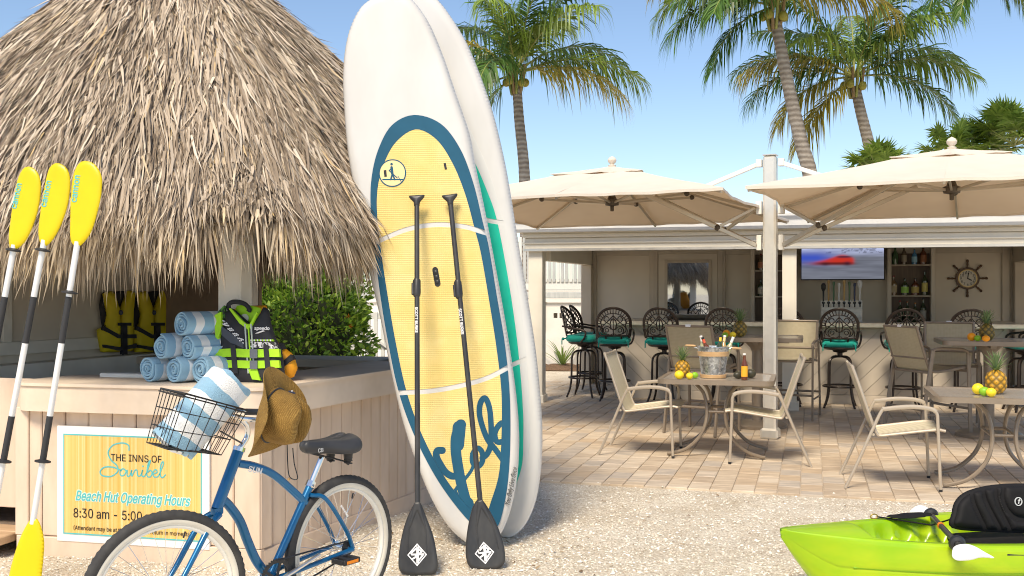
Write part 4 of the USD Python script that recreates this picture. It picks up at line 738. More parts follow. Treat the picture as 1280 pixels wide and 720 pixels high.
def canopy(sg, tilt):
    C0 = UB + sg * 1.76 * UE1; C0[2] = 0
    phs = UT + np.arange(8) * PI / 4; ks = np.where(np.arange(8) % 2, math.sqrt(2), 1.0)
    def lean(p): p[..., 2] -= tilt * ((p[..., :2] - C0[:2]) @ UE2[:2]); return p
    def pt(r, k, dz=0):
        p = C0 + r * ks[k] * A_(math.cos(phs[k]), math.sin(phs[k]), 0); p[2] = CE + dz; return lean(p)
    def surf(r0, r1, z0, z1, sagk, nr=11, npan=11, pull=0.05):
        ms = []
        for k in range(8):
            da = A_(math.cos(phs[k]), math.sin(phs[k])) * ks[k]; db = A_(math.cos(phs[k] + PI / 4), math.sin(phs[k] + PI / 4)) * ks[(k + 1) % 8]
            def fun(u, v):
                r = (r0 + (r1 - r0) * u)[..., None]; q = (da * (1 - v[..., None]) + db * v[..., None]) * r; s = np.sin(v * PI)
                z = CE + z0 + (z1 - z0) * u**0.9 - sagk * s * np.sin(u * PI) + 0.006 * np.sin(v * 19 + k) * np.sin(u * 9 + k * 2) * u
                x = q * (1 - pull * s * np.clip(u, 0, 1)**3)[..., None]; return lean(np.concatenate([x + C0[:2], z[..., None] + 0 * v[..., None]], -1))
            ms.append(grid(fun, nr, npan))
        return ms
    can = obj('canopy', cat([thick(m, 0.004) for m in surf(0.44, CH, 0.375, 0.0, 0.035)]), CANVAS, umb, smooth=50)
    obj('vent_cap', cat([thick(m, 0.004) for m in surf(0.02, 0.53, 0.495, 0.365, 0.03, 6, 11, 0.12)]), CANVAS, can, smooth=50)
    hem = []
    for k in range(8):
        da = A_(math.cos(phs[k]), math.sin(phs[k])) * ks[k]; db = A_(math.cos(phs[k] + PI / 4), math.sin(phs[k] + PI / 4)) * ks[(k + 1) % 8]
        def fun(u, v):
            q = (da * (1 - v[..., None]) + db * v[..., None]) * CH; s = np.sin(v * PI); q = q * (1 - 0.05 * s)[..., None]; z = CE - u * 0.026 + 0.006 * np.sin(v * 19 + k) * math.sin(9 + k * 2); return lean(np.concatenate([q + C0[:2], z[..., None]], -1))
        hem.append(thick(grid(fun, 2, 11), 0.004))
    obj('hem', cat(hem), CANVAS, can, smooth=50)
    hub = pt(0, 0, 0.09); obj('hub', lathe([(0, -0.10), (0.02, -0.095), (0.022, -0.04), (0.075, -0.03), (0.085, 0.0), (0.085, 0.03), (0.05, 0.045), (0.03, 0.10), (0, 0.10)], 16, Fr(hub, (1, 0, 0), (0, 1, 0))), HUBM, umb, smooth=40)
    obj('mast', tube([hub + A_(0, 0, 0.1), pt(0, 0, 0.50)], 0.018, 8), POLE, umb); obj('finial', lathe([(0.04, 0.0), (0.045, 0.02), (0.02, 0.03), (0.045, 0.055), (0.05, 0.08), (0.035, 0.105), (0, 0.125)], 14, Fr(pt(0, 0, 0.49), (1, 0, 0), (0, 1, 0))), CANVAS, umb, smooth=40)
    hz = lambda r: 0.44 - 0.475 * ((r - 0.05) / (CH - 0.07))
    for k in range(8):
        ph = phs[k]; obj('rib', beam(pt(0.05, k, 0.44), pt(CH - 0.02, k, -0.035), 0.022, 0.030, bev=0.003), POLE, umb)
        rr = 0.86 if k % 2 == 0 else 0.72; m_ = pt(rr, k, hz(rr) - 0.04); obj('strut', beam(hub + 0.07 * A_(math.cos(ph), math.sin(ph), 0), m_, 0.02, 0.026, bev=0.003), POLE, umb); obj('joint', sphere(m_, 0.032, 1, (1, 1, 0.9)), HUBM, umb, smooth=True)
    d = sg * UE1; n_ = UE2; kk = 4 if sg > 0 else 0
    obj('top_arm', beam(UB + A_(0, 0, 2.90) + d * 0.10, pt(1.0, kk, 0.20), 0.035, 0.045, bev=0.005), WHITE, umb)
    for z0, z1, w in ((2.86, 2.94, 0.06), (1.98, 2.14, 0.05), (2.36, 2.50, 0.06)): obj('bracket', beam(UB + A_(0, 0, z0) + d * 0.115, UB + A_(0, 0, z1) + d * 0.115, 0.075, w, up=UE1, bev=0.004), WHITE, umb)
    for s in (-1, 1):
        low = UB + A_(0, 0, 2.03) + d * 0.14 + n_ * s * 0.045; far = lean(C0 - d * 0.35 + n_ * s * 0.50 + A_(0, 0, CE + 0.20))
        obj('main_arm', beam(low, far, 0.035, 0.045, bev=0.005), POLE, umb)
        mid = low + (far - low) * 0.30; obj('short_strut', beam(UB + A_(0, 0, 2.43) + d * 0.15 + n_ * s * 0.04, mid, 0.028, 0.034, bev=0.004), POLE, umb); obj('strut_clamp', sphere(mid, 0.035, 1), HUBM, umb, smooth=True)
canopy(-1, 0.03); canopy(1, 0.03)
# ---------------------------------------------------------------- sign on the hut
SGN = Fr(hp(0, 0) - 0.018 * np.cross(HE, (0, 0, 1)) * -1, HE, (0, 0, 1)); SGN.O = hp(0, 0) + HF.N * 0.004
U0 = 1.127 + 0.275; U1 = 1.127 + 1.272; V0, V1 = 0.098, 0.782
sign = thing('hours_sign', 'white-framed bamboo-print sign with the beach hut hours on the hut front', 'sign', SGN.p((U0 + U1) / 2, V0), 0)
BAMB = usdkit.material(stage, '/World/Looks/bamboo_print', {'g': ('geometry', {}), 'vt': ('vector_math', {'math_type': 'dot_product', 'vector2': tuple(HE)}), 'cx': ('combine_xyz', {}), 'n': ('noise_texture', {'dimensions': '3D', 'scale': 38.0, 'detail': 5.0, 'roughness': 0.75}), 'r': ('rgb_ramp', {'ramp': [(0.30, (0.52, 0.27, 0.05)), (0.43, (0.70, 0.42, 0.10)), (0.54, (0.76, 0.54, 0.20)), (0.66, (0.82, 0.69, 0.42))]}), 'p': ('principled_bsdf', {'roughness': 0.3, 'specular_ior_level': 0.4})},
    [('g.position', 'vt.vector1'), ('vt.value', 'cx.x'), ('cx.vector', 'n.vector'), ('n.fac', 'r.fac'), ('r.color', 'p.base_color')], surface='p.BSDF')
AQUA = M('print_aqua', (0.10, 0.46, 0.48), 0.4); AQUA_L = M('print_pale', (0.72, 0.80, 0.66), 0.4)
obj('sign_board', SGN.box(U0, U1, V0, V1, 0, 0.018, 0.003), M('sign_white', (0.80, 0.80, 0.78), 0.4), sign)
obj('bamboo_print', SGN.box(U0 + 0.045, U1 - 0.045, V0 + 0.045, V1 - 0.045, 0.0185, 0.0200), BAMB, sign)
for a, b, c, d in ((U0 + 0.045, U1 - 0.045, V0 + 0.045, V0 + 0.053), (U0 + 0.045, U1 - 0.045, V1 - 0.053, V1 - 0.045), (U0 + 0.045, U0 + 0.052, V0 + 0.054, V1 - 0.054), (U1 - 0.052, U1 - 0.045, V0 + 0.054, V1 - 0.054)):
    obj('border_line', SGN.box(a, b, c, d, 0.0202, 0.0212), AQUA, sign)
uc = (U0 + U1) / 2; w_ = 0.0205
def lettering(s, h, v, m, bold=False, slant=0.0, wide=1.0, u=None, w=None): return obj('lettering', text(s, h, SGN, uc if u is None else u, v, w or w_ + 0.0012, 0.0012, bold, slant, True, wide), m, sign)
lettering('THE INNS OF', 0.040, 0.588, LETTER_BLACK, False, 0, 0.95, uc + 0.03)
lettering('Beach Hut Operating Hours', 0.056, 0.347, AQUA, True, 0.22, 0.755)
lettering('8:30 am - 5:00 pm Daily', 0.054, 0.245, LETTER_BLACK, False, 0, 0.85, uc - 0.02)
lettering('(Attendant may be at the beach, will return in moments)', 0.024, 0.172, LETTER_BLACK, False, 0, 0.90)
def cpx(X, Y): return (60 + X / 4.236, 520 + Y / 4.236)
def halo(s, h, v, m, bold, slant, wide, u):
    for k in range(8): a = k * PI / 4; obj('letter_halo', text(s, h, SGN, u + 0.0042 * math.cos(a), v + 0.0042 * math.sin(a), w_ + 0.00005 * k, 0.0005, bold, slant, True, wide), m, sign)
def script(pts, w, closed=False): return stroke(SGN, [cpx(*p) for p in pts], w * 0.72, 8, closed)
SANI = [script([(440, 178), (437, 152), (405, 140), (355, 152), (330, 190), (345, 230), (375, 258), (380, 290), (345, 316), (300, 312), (288, 290), (310, 268), (355, 268), (400, 285)], 0.011),
    script([(428, 290), (408, 276), (392, 292), (398, 312), (415, 308), (430, 284), (430, 312), (442, 314), (455, 285)], 0.010), script([(452, 284), (455, 314), (470, 286), (482, 284), (486, 312), (500, 312), (512, 285)], 0.010), script([(510, 284), (508, 312), (520, 316), (532, 300)], 0.010), script([(513, 262), (514, 263)], 0.012),
    script([(530, 305), (552, 240), (548, 236), (538, 262), (535, 312), (552, 318), (562, 298), (552, 284), (540, 294)], 0.010), script([(566, 304), (588, 294), (580, 280), (566, 296), (572, 318), (590, 318), (602, 304)], 0.010), script([(600, 306), (622, 250), (616, 240), (606, 265), (606, 312), (618, 322), (632, 308)], 0.010)]
for g_ in SANI: obj('lettering', SGN.ext(g_, w_ + 0.0002, w_ + 0.0016), AQUA, sign)

halo('Beach Hut Operating Hours', 0.056, 0.347, AQUA_L, True, 0.22, 0.755, uc)

# ---------------------------------------------------------------- rolled towels on the counter
TOWEL = usdkit.material(stage, '/World/Looks/striped_towel', {'tc': ('texture_coordinate', {}), 's': ('separate_xyz', {}), 'm': ('math', {'math_type': 'multiply', 'value2': 7.2}), 'f': ('math', {'math_type': 'fraction'}), 'g': ('math', {'math_type': 'greater_than', 'value2': 0.54}), 'ns': ('noise_texture', {'scale': 9.0}), 'ad': ('math', {'math_type': 'multiply_add', 'value2': 0.05}),
    'c': ('mix_color', {'a': (0.27, 0.46, 0.60), 'b': (0.80, 0.81, 0.80)}), 'n': ('noise_texture', {'scale': 260.0, 'detail': 3.0}), 'n3': ('noise_texture', {'scale': 22.0, 'detail': 4.0}), 'h': ('math', {'math_type': 'add'}), 'b': ('bump', {'strength': 0.8, 'distance': 0.006}), 'p': ('principled_bsdf', {'roughness': 0.95, 'sheen_weight': 0.3, 'specular_ior_level': 0.1})},
    [('tc.object', 's.vector'), ('tc.object', 'ns.vector'), ('ns.fac', 'ad.value1'), ('s.y', 'ad.value3'), ('ad.value', 'm.value1'), ('m.value', 'f.value1'), ('f.value', 'g.value1'), ('g.value', 'c.fac'), ('c.result', 'p.base_color'), ('tc.object', 'n.vector'), ('tc.object', 'n3.vector'), ('n.fac', 'h.value1'), ('n3.fac', 'h.value2'), ('h.value', 'b.height'), ('b.normal', 'p.normal')], surface='p.BSDF')
def towel_roll(r, L, seed, turns=4.6, th=0.0135):
    """A rolled towel along +y with a spiral end, bottom at z = 0."""
    q = np.random.default_rng(seed); g = np.linspace(0.6, turns * 2 * PI, 150); rr = r * (0.10 + 0.90 * g / g[-1]) - th / 2; ph = q.uniform(0, 6.28)
    rr = rr * (1 + 0.03 * np.sin(3 * g + ph) + 0.02 * np.sin(5 * g)); a = g + q.uniform(0, 6.28); x, z = rr * np.cos(a), rr * np.sin(a) * 0.96
    t = np.gradient(np.column_stack([x, z]), axis=0); t /= np.linalg.norm(t, axis=1, keepdims=True); nx, nz = -t[:, 1], t[:, 0]; ring = []
    for o, k in ((th / 2, 1), (-th / 2, -1)):
        for y in (0, 0.004, 0.012):
            s = o * (0.45 if y == 0 else 0.85 if y == 0.004 else 0.96); dy = 0.008 * np.sin(g * 0.7 + ph)
            ring.append(np.column_stack([x + nx * s, y + dy + 0 * x, z + nz * s]))
        ring.append(np.column_stack([x + nx * o * 0.96, L - 0.01 + 0.01 * np.sin(g * 0.9), z + nz * o * 0.96]))
    o_, i_ = ring[:4], ring[4:]; seq = o_[::-1] + i_; n = len(x); v = np.vstack(seq); f = []
    k = np.arange(n - 1)
    for s in range(len(seq)):
        s2 = (s + 1) % len(seq); f += [np.stack([s * n + k, s * n + k + 1, s2 * n + k + 1], 1), np.stack([s * n + k, s2 * n + k + 1, s2 * n + k], 1)]
    v[:, 2] = np.maximum(v[:, 2], -r * 0.955) + r * 0.955
    return v, np.vstack(f)[:, ::-1]
ct_top = 1.040; tfr = Fr(HC, HE, HD, (0, 0, 1)); R0 = 0.085; tang = math.atan2(HD[1], HD[0]) - PI / 2 - 0.22
def on_counter(x, y, z=1.04): d = FPX * (EYE - z) / (y - 360); return A_((x - 640) / FPX * d, d, z)
lab_t = ['rolled striped towel, left of the bottom row of the pile', 'rolled striped towel, middle of the bottom row of the pile', 'rolled striped towel, right of the bottom row, next to the black life vest', 'rolled striped towel, left of the two in the second row', 'rolled striped towel, right of the two in the second row', 'rolled striped towel lying alone on top of the pile']
base_row = [on_counter(184, 478), on_counter(217, 479), on_counter(250, 479.5)]
for k in range(6):
    if k < 3: p = base_row[k]
    elif k < 5: p = (base_row[k - 3] + base_row[k - 2]) / 2 + A_(0.0, 0.01 * (k - 3), R0 * 1.58)
    else: p = (base_row[0] + base_row[2]) / 2 + A_(0.045, 0.0, R0 * 3.14)
    t = thing('rolled_towel', lab_t[k], 'towel', p, tang + rng.uniform(-0.05, 0.05), 'rolled towels on the counter', local=True)
    obj('roll', towel_roll(R0 * rng.uniform(0.97, 1.03), 0.34 + 0.02 * (k % 2), 20 + k), TOWEL, t, smooth=45)

# ---------------------------------------------------------------- life vests
NEO = M('black_neoprene', (0.022, 0.023, 0.028), 0.8, (0.035, 0.036, 0.042), 7, bump=0.1, bscale=300, bdist=0.001); LIME = M('lime_fabric', (0.42, 0.78, 0.02), 0.6, (0.36, 0.70, 0.015), 8, bump=0.1, bscale=200, bdist=0.001)
GREYF = M('slate_fabric', (0.07, 0.08, 0.10), 0.7); ORANGE = M('orange_fabric', (0.85, 0.38, 0.015), 0.6, (0.78, 0.32, 0.01), 6); VYEL = M('yellow_nylon', (0.72, 0.58, 0.02), 0.55, (0.64, 0.51, 0.015), 8, bump=0.25, bscale=14, bdist=0.02); BUCK = M('buckle_grey', (0.14, 0.15, 0.17), 0.4)
def z4(X, Y): return (80 + X / 4, 350 + Y / 4)
vp = on_counter(312, 479) + A_(0, 0.07, 0); vfr = Fr(vp, unit(HE + A_(0, 0.05, 0)), unit(A_(0.02, 0.16, 1)))
def vpoly(pts, m=z4, fr=None): return Polygon((fr or vfr).locs([m(*p) for p in pts])).buffer(0)
def rnd(p, r=0.008): return p.buffer(-r, 4).buffer(r * 2, 4).buffer(-r, 4)
vest = thing('life_vest', 'black and lime-green buckled life vest leaning on the counter', 'life vest', vp, 0)
body_px = [(800, 165), (845, 140), (880, 170), (940, 225), (985, 165), (1000, 130), (1025, 150), (1035, 215), (1058, 290), (1088, 345), (1100, 420), (1105, 490), (1040, 520), (930, 520), (800, 500), (768, 455), (752, 390), (760, 345), (785, 285), (803, 220)]
obj('vest_body', puff(rnd(vpoly(body_px)), 0.045, vfr, res=0.016, edge=0.06), NEO, vest, smooth=60)
W0 = 0.046
def patch(name, pts, m, w0=W0, t=0.004, par=vest): return obj(name, vfr.ext(vpoly(pts), w0 - 0.02, w0 + t), m, par)
obj('back_collar', puff(rnd(vpoly([(845, 160), (850, 125), (900, 118), (950, 130), (980, 140), (940, 222)])), 0.012, Fr(vfr.p(0, 0, -0.03), vfr.U, vfr.V), res=0.016), LIME, vest, smooth=60)
obj('collar_tag', Fr(vfr.p(0, 0, -0.016), vfr.U, vfr.V).ext(Point(*vfr.loc(*z4(897, 190))).buffer(0.027), 0, 0.003), M('tag_cream', (0.66, 0.68, 0.5), 0.6), vest)
obj('grab_loop', tube(np.array([vfr.p(*vfr.loc(*z4(*p)), -0.005) for p in catmull([(825, 150), (822, 122), (850, 108), (900, 118), (925, 145), (920, 158)], 6)]), 0.014, 8), NEO, vest, smooth=40)
patch('neck_trim', [(842, 150), (850, 146), (905, 205), (938, 232), (936, 252), (895, 222)], LIME); patch('neck_trim', [(978, 165), (984, 170), (948, 250), (940, 235)], LIME)
patch('armhole_trim', [(772, 180), (803, 165), (806, 240), (790, 300), (768, 335), (775, 290)], LIME); obj('shoulder_print', vfr.ext(vpoly([(782, 160), (812, 130), (815, 190), (790, 215)]), 0.0, 0.03), M('leaf_print', (0.10, 0.30, 0.03), 0.7, (0.03, 0.05, 0.03), 60, lo=0.45, hi=0.55), vest)
patch('front_swoosh', [(805, 235), (860, 275), (915, 320), (915, 345), (850, 318), (806, 280)], GREYF)
for k in range(26):
    X, Y = 812 + (k // 2) * 8.2, 205 + (k // 2) * 8.2 + 12 * (k % 2) + 6 * math.sin(k); patch('print_fleck', [(X, Y), (X + 6, Y + 3), (X + 5, Y + 9), (X - 1, Y + 5)], LETTER_WHITE, W0, 0.005)
for k in range(14): X = 950 + k * 8; patch('print_fleck', [(X, 303), (X + 5, 301), (X + 6, 309), (X + 1, 311)], LIME if k % 2 else LETTER_WHITE, W0, 0.005)
patch('chest_print', [(950, 314), (1068, 316), (1085, 350), (950, 340)], M('zebra_print', (0.75, 0.75, 0.75), 0.6, (0.03, 0.03, 0.03), 70, lo=0.47, hi=0.53))
for a, b in ((347, 392), (404, 446)):
    patch('belt', [(756, a + 6), (850, a), (960, a + 4), (1092, a + 2), (1096, b - 4), (960, b), (850, b - 4), (760, b)], LIME, W0 + 0.002, 0.007)
    patch('buckle', [(952, a + 4), (988, a + 4), (988, b + 4), (952, b + 4)], BUCK, W0 + 0.009, 0.012)
for X in (865, 1028): patch('webbing', [(X - 12, 330), (X + 12, 330), (X + 26, 470), (X, 470)], NEO, W0 + 0.010, 0.004)
for d_ in (-16, 0, 14): patch('zip', [(935 + d_, 225), (941 + d_, 225), (958 + d_, 470), (952 + d_, 470)], LIME if d_ == 0 else M('zip_grey', (0.5, 0.55, 0.5), 0.4), W0, 0.006)
patch('hanging_strap', [(940, 450), (985, 450), (1000, 505), (960, 500)], LIME, W0 + 0.004, 0.006)
sp = vfr.loc(*z4(968, 254)); obj('lettering', text('speedo', 0.020, vfr, sp[0], sp[1], W0 + 0.003, 0.002, True), LETTER_WHITE, vest)
patch('logo_flash', [(972, 272), (1012, 256), (1020, 260), (985, 272)], LETTER_WHITE, W0 + 0.003, 0.002)
ofr = Fr(vp + A_(0, 0.12, 0), vfr.U, vfr.V); ov = thing('life_vest', 'orange life vest half hidden behind the black and lime one', 'life vest', vp + A_(0, 0.12, 0), 0)
obj('vest_body', puff(rnd(vpoly([(735, 230), (760, 205), (800, 160), (900, 130), (1012, 125), (1018, 160), (1045, 285), (1080, 320), (1150, 375), (1168, 440), (1150, 485), (1100, 500), (900, 500), (790, 440), (762, 290)], z4, ofr)), 0.05, ofr, res=0.02, edge=0.07), ORANGE, ov, smooth=60)
obj('strap', ofr.ext(vpoly([(1100, 420), (1150, 375), (1160, 395), (1105, 450)], z4, ofr), 0.0, 0.052), NEO, ov); obj('strap', ofr.ext(vpoly([(1078, 330), (1100, 318), (1112, 345), (1090, 360)], z4, ofr), 0.0, 0.052), NEO, ov)
def c45(X, Y): return (X / 4.5, 320 + Y / 4.5)
hfr = Fr(HLW.p(0, 0, 0.06), HLW.U, HLW.V)
for dx, lab, sc in ((0, 'yellow life vest with black straps hanging on the hut wall, left of the pair', 1.0), (188, 'yellow life vest with black straps hanging on the hut wall, right of the pair', 1.0)):
    hm = lambda X, Y: c45(X + dx, Y)
    v_ = thing('life_vest', lab, 'life vest', hfr.p(*hfr.loc(*hm(650, 540))), 0, 'yellow life vests hanging in the hut')
    pp = lambda pts: vpoly(pts, hm, hfr)
    obj('back_panel', puff(rnd(pp([(590, 205), (720, 195), (770, 240), (775, 400), (700, 420), (590, 400), (575, 280)]), 0.01), 0.012, Fr(hfr.p(0, 0, -0.035), hfr.U, hfr.V), res=0.03), NEO, v_, smooth=60)
    obj('left_panel', puff(rnd(pp([(582, 205), (632, 195), (668, 300), (672, 540), (570, 542), (548, 410), (592, 395), (606, 330), (590, 255)]), 0.01), 0.045, hfr, res=0.025, edge=0.06), VYEL, v_, smooth=60)
    obj('right_panel', puff(rnd(pp([(722, 190), (755, 200), (745, 300), (742, 420), (742, 535), (678, 542), (676, 300)]), 0.01), 0.045, hfr, res=0.025, edge=0.06), VYEL, v_, smooth=60)
    for pts in ([(560, 395), (640, 440), (740, 440), (742, 462), (638, 462), (556, 415)], [(562, 498), (650, 512), (742, 492), (742, 515), (650, 532), (566, 515)], [(638, 375), (712, 375), (712, 392), (638, 392)], [(662, 380), (688, 380), (690, 552), (664, 552)]):
        obj('strap', hfr.ext(pp(pts), 0.02, 0.053), NEO, v_)
    obj('cord', tube([hfr.p(*hfr.loc(*hm(*p)), 0.03) for p in ((676, 550), (670, 575), (682, 600))], 0.006, 6), NEO, v_); obj('toggle', sphere(hfr.p(*hfr.loc(*hm(682, 602)), 0.03), 0.014, 1), NEO, v_, smooth=True)
    obj('emblem', hfr.ext(Point(*hfr.loc(*hm(655, 318))).buffer(0.02), 0.03, 0.050), GREYF, v_)

# ---------------------------------------------------------------- paddle boards
def px_poly(fr, pts, n=6): return Polygon(catmull(fr.locs(pts), n, True)).buffer(0)
BWHITE = M('board_gelcoat', (0.63, 0.62, 0.595), 0.25, (0.585, 0.57, 0.54), 2.2, stretch=(1.5, 1.5, 0.6), bump=0.02, bscale=12, coat=0.3, rvar=0.08)
NAVY = M('deck_navy', (0.006, 0.078, 0.145), 0.7, (0.008, 0.090, 0.165), 5, bump=0.25, bscale=220, bdist=0.002)
DECKY = usdkit.material(stage, '/World/Looks/deck_yellow', {'tc': ('texture_coordinate', {}), 'n': ('noise_texture', {'scale': 2.6, 'detail': 6.0, 'roughness': 0.65}), 'r': ('rgb_ramp', {'ramp': [(0.3, (0.72, 0.53, 0.17)), (0.5, (0.75, 0.58, 0.22)), (0.7, (0.78, 0.64, 0.29))]}), 'w': ('wave_texture', {'scale': 24.0, 'bands_direction': 'x', 'distortion': 0.0}), 'w2': ('wave_texture', {'scale': 24.0, 'bands_direction': 'z', 'distortion': 0.0}), 'h': ('math', {'math_type': 'add'}), 'b': ('bump', {'strength': 0.5, 'distance': 0.003}), 'p': ('principled_bsdf', {'roughness': 0.75, 'specular_ior_level': 0.2})},
    [('tc.object', 'n.vector'), ('n.fac', 'r.fac'), ('r.color', 'p.base_color'), ('tc.object', 'w.vector'), ('tc.object', 'w2.vector'), ('w.fac', 'h.value1'), ('w2.fac', 'h.value2'), ('h.value', 'b.height'), ('b.normal', 'p.normal')], surface='p.BSDF')
def board_frame(base, top, u):
    V = unit(top - base); U = unit(np.asarray(u, float) - V * np.dot(u, V)); return Fr(base, U, V)
b1 = board_frame(G(600, 684), P(482, -8, 6.60), (1, -0.10, 0)); b2 = board_frame(G(633, 671) + A_(0, 0.02, 0), P(520, -14, 6.92), (1, -0.10, 0))
o1 = [(600, 685), (570, 668), (545, 634), (525, 590), (505, 532), (490, 470), (476, 400), (463, 345), (447, 265), (435, 190), (430, 130), (429, 95), (432, 60), (440, 30), (455, 6), (482, -8), (508, -6), (533, 23), (553, 67), (570, 117), (587, 167), (594, 205), (606, 262), (617, 320), (628, 380), (638, 440), (646, 500), (649, 550), (646, 600), (636, 645), (622, 673)]
o2 = [(630, 672), (600, 650), (572, 600), (548, 530), (526, 450), (507, 370), (491, 290), (479, 210), (471, 130), (469, 70), (478, 20), (500, -8), (522, -14), (545, -2), (563, 20), (583, 53), (600, 93), (617, 143), (630, 197), (638, 240), (649, 310), (661, 380), (670, 440), (676, 500), (678, 545), (676, 590), (668, 632), (652, 662)]
D0 = 0.055
sup = thing('paddle_board', 'white stand-up paddle board with yellow deck pad and blue border leaning in front', 'paddle board', b1.O, 0)
obj('hull', puff(px_poly(b1, o1), D0, b1, res=0.025, edge=0.06), BWHITE, sup, smooth=True)
navy = px_poly(b1, [(520, 146), (492, 159), (475, 190), (467, 225), (466, 262), (470, 305), (478, 370), (488, 430), (501, 490), (521, 545), (550, 600), (584, 645), (604, 660), (621, 658), (629, 640), (636, 600), (639, 550), (638, 490), (632, 430), (622, 370), (612, 310), (605, 280), (593, 230), (577, 188), (553, 157)])
yel = px_poly(b1, [(522, 164), (498, 179), (483, 205), (475, 235), (474, 268), (479, 315), (488, 375), (498, 432), (511, 490), (531, 545), (560, 598), (592, 636), (608, 640), (616, 622), (625, 590), (628, 545), (628, 490), (622, 436), (613, 378), (603, 320), (595, 288), (583, 244), (567, 205), (547, 176)])
bands = unary_union([stroke(b1, p, 0.030) for p in ([(455, 312), (474, 303), (510, 288), (545, 282), (580, 284), (605, 291), (625, 297)], [(490, 491), (508, 490), (540, 488), (575, 482), (610, 472), (640, 457), (660, 448)])])
obj('deck_border', b1.ext(navy.difference(yel.buffer(0.001)).difference(bands), D0 - 0.02, D0 + 0.0035), NAVY, sup)
yolo_c = lambda X, Y: (500 + X / 2.878, 440 + Y / 2.878)
ys = lambda pts, w, closed=False: stroke(b1, [yolo_c(*p) for p in pts], w * 1.6, 8, closed)
yolo = unary_union([ys([(158, 350), (140, 352), (137, 372), (152, 402), (172, 430), (196, 442), (216, 434)], 0.026), ys([(224, 258), (208, 300), (206, 350), (214, 410), (226, 470), (244, 540)], 0.040), ys([(218, 268), (212, 330)], 0.05), ys([(244, 540), (262, 610)], 0.055), ys([(196, 505), (214, 478), (240, 450), (262, 420), (268, 395), (262, 362)], 0.012), ys([(200, 505), (216, 545), (240, 590)], 0.03),
    ys([(283, 408), (266, 392), (268, 360), (284, 342), (300, 358), (300, 390)], 0.020, True), ys([(300, 378), (318, 362), (330, 330), (332, 270), (326, 200), (311, 164), (295, 178), (290, 215), (300, 262), (320, 312), (348, 348), (385, 400)], 0.021), ys([(352, 318), (345, 292), (354, 268), (372, 252), (392, 262), (396, 300), (372, 318)], 0.021, True)])
obj('deck_lettering', b1.ext(yolo.intersection(yel), D0 - 0.02, D0 + 0.0035), NAVY, sup)
obj('deck_pad', b1.ext(yel.difference(bands).difference(yolo.buffer(0.001)), D0 - 0.02, D0 + 0.003), DECKY, sup)
cl = Point(*b1.loc(493, 218)); rr_ = 0.087
obj('emblem_disc', b1.ext(cl.buffer(rr_ - 0.006), D0 - 0.01, D0 + 0.0042), M('emblem_cream', (0.76, 0.63, 0.32), 0.6), sup); obj('emblem_ring', b1.ext(cl.buffer(rr_).difference(cl.buffer(rr_ - 0.007)), D0 - 0.01, D0 + 0.005), NAVY, sup)
fig = unary_union([LineString(b1.locs(p)).buffer(w) for p, w in (([(492, 211), (493, 219)], 0.008), ([(493, 219), (491, 226)], 0.005), ([(493, 219), (496, 226)], 0.005), ([(492, 212), (489, 215), (499, 224)], 0.003), ([(481, 226), (506, 226)], 0.003), ([(500, 222), (504, 229)], 0.002))] + [Point(*b1.loc(492, 207)).buffer(0.008)])
obj('emblem_figure', b1.ext(fig, D0, D0 + 0.0055), NAVY, sup)
for p, w in (([(484, 216), (484.5, 221)], 0.008), ([(558, 207), (559, 212)], 0.007), ([(546, 338), (549, 355)], 0.018)): obj('deck_slot', b1.ext(LineString(b1.locs(p)).buffer(w, cap_style='square' if w < 0.01 else 'round'), D0 - 0.01, D0 + 0.006), BLACK, sup)
for y in (341, 347, 353): obj('handle_grip', puff(Point(*b1.loc(546 + (y - 338) * 0.18, y)).buffer(0.02), 0.010, Fr(b1.p(0, 0, D0), b1.U, b1.V), res=0.008), BLACK, sup, smooth=60)
e0, e1 = b1.loc(638, 631), b1.loc(648, 582); dv = unit(np.append(e1 - e0, 0))[:2]
efr = Fr(b1.p(e0[0], e0[1], 0.0515), dv[0] * b1.U + dv[1] * b1.V, None, b1.N)
obj('rail_lettering', text('You Only Live Once', 0.030, efr, 0, 0, 0.0, 0.006, False, 0.3, False, 0.62), M('ink_grey', (0.08, 0.08, 0.08), 0.5), sup)
sup2 = thing('paddle_board', 'white stand-up paddle board with a green deck pad tucked behind the yellow one', 'paddle board', b2.O, 0)
obj('hull', puff(px_poly(b2, o2), D0, b2, res=0.025, edge=0.06), BWHITE, sup2, smooth=True)
grn = px_poly(b2, [(560, 150), (592, 200), (610, 240), (622, 275), (633, 330), (642, 385), (649, 440), (654, 500), (655, 545), (651, 590), (625, 640), (600, 610), (560, 500), (530, 380), (510, 250), (525, 170)])
band2 = unary_union([stroke(b2, p, 0.03) for p in ([(500, 285), (560, 276), (600, 275), (618, 278), (640, 281)], [(560, 470), (620, 462), (650, 452), (670, 443)])])
obj('deck_pad', b2.ext(grn.difference(band2), D0 - 0.02, D0 + 0.003), M('deck_green', (0.0, 0.46, 0.31), 0.7, (0.01, 0.50, 0.35), 5, bump=0.25, bscale=220, bdist=0.002), sup2)
obj('deck_border', b2.ext(px_poly(b2, [(575, 140), (612, 215), (640, 320), (656, 420), (662, 500), (662, 560), (650, 610), (648, 590), (651, 545), (649, 500), (644, 440), (637, 385), (628, 330), (618, 275), (607, 240), (592, 202)]).difference(grn.buffer(0.001)).difference(band2), D0 - 0.02, D0 + 0.003), M('deck_silver', (0.60, 0.60, 0.585), 0.6), sup2)

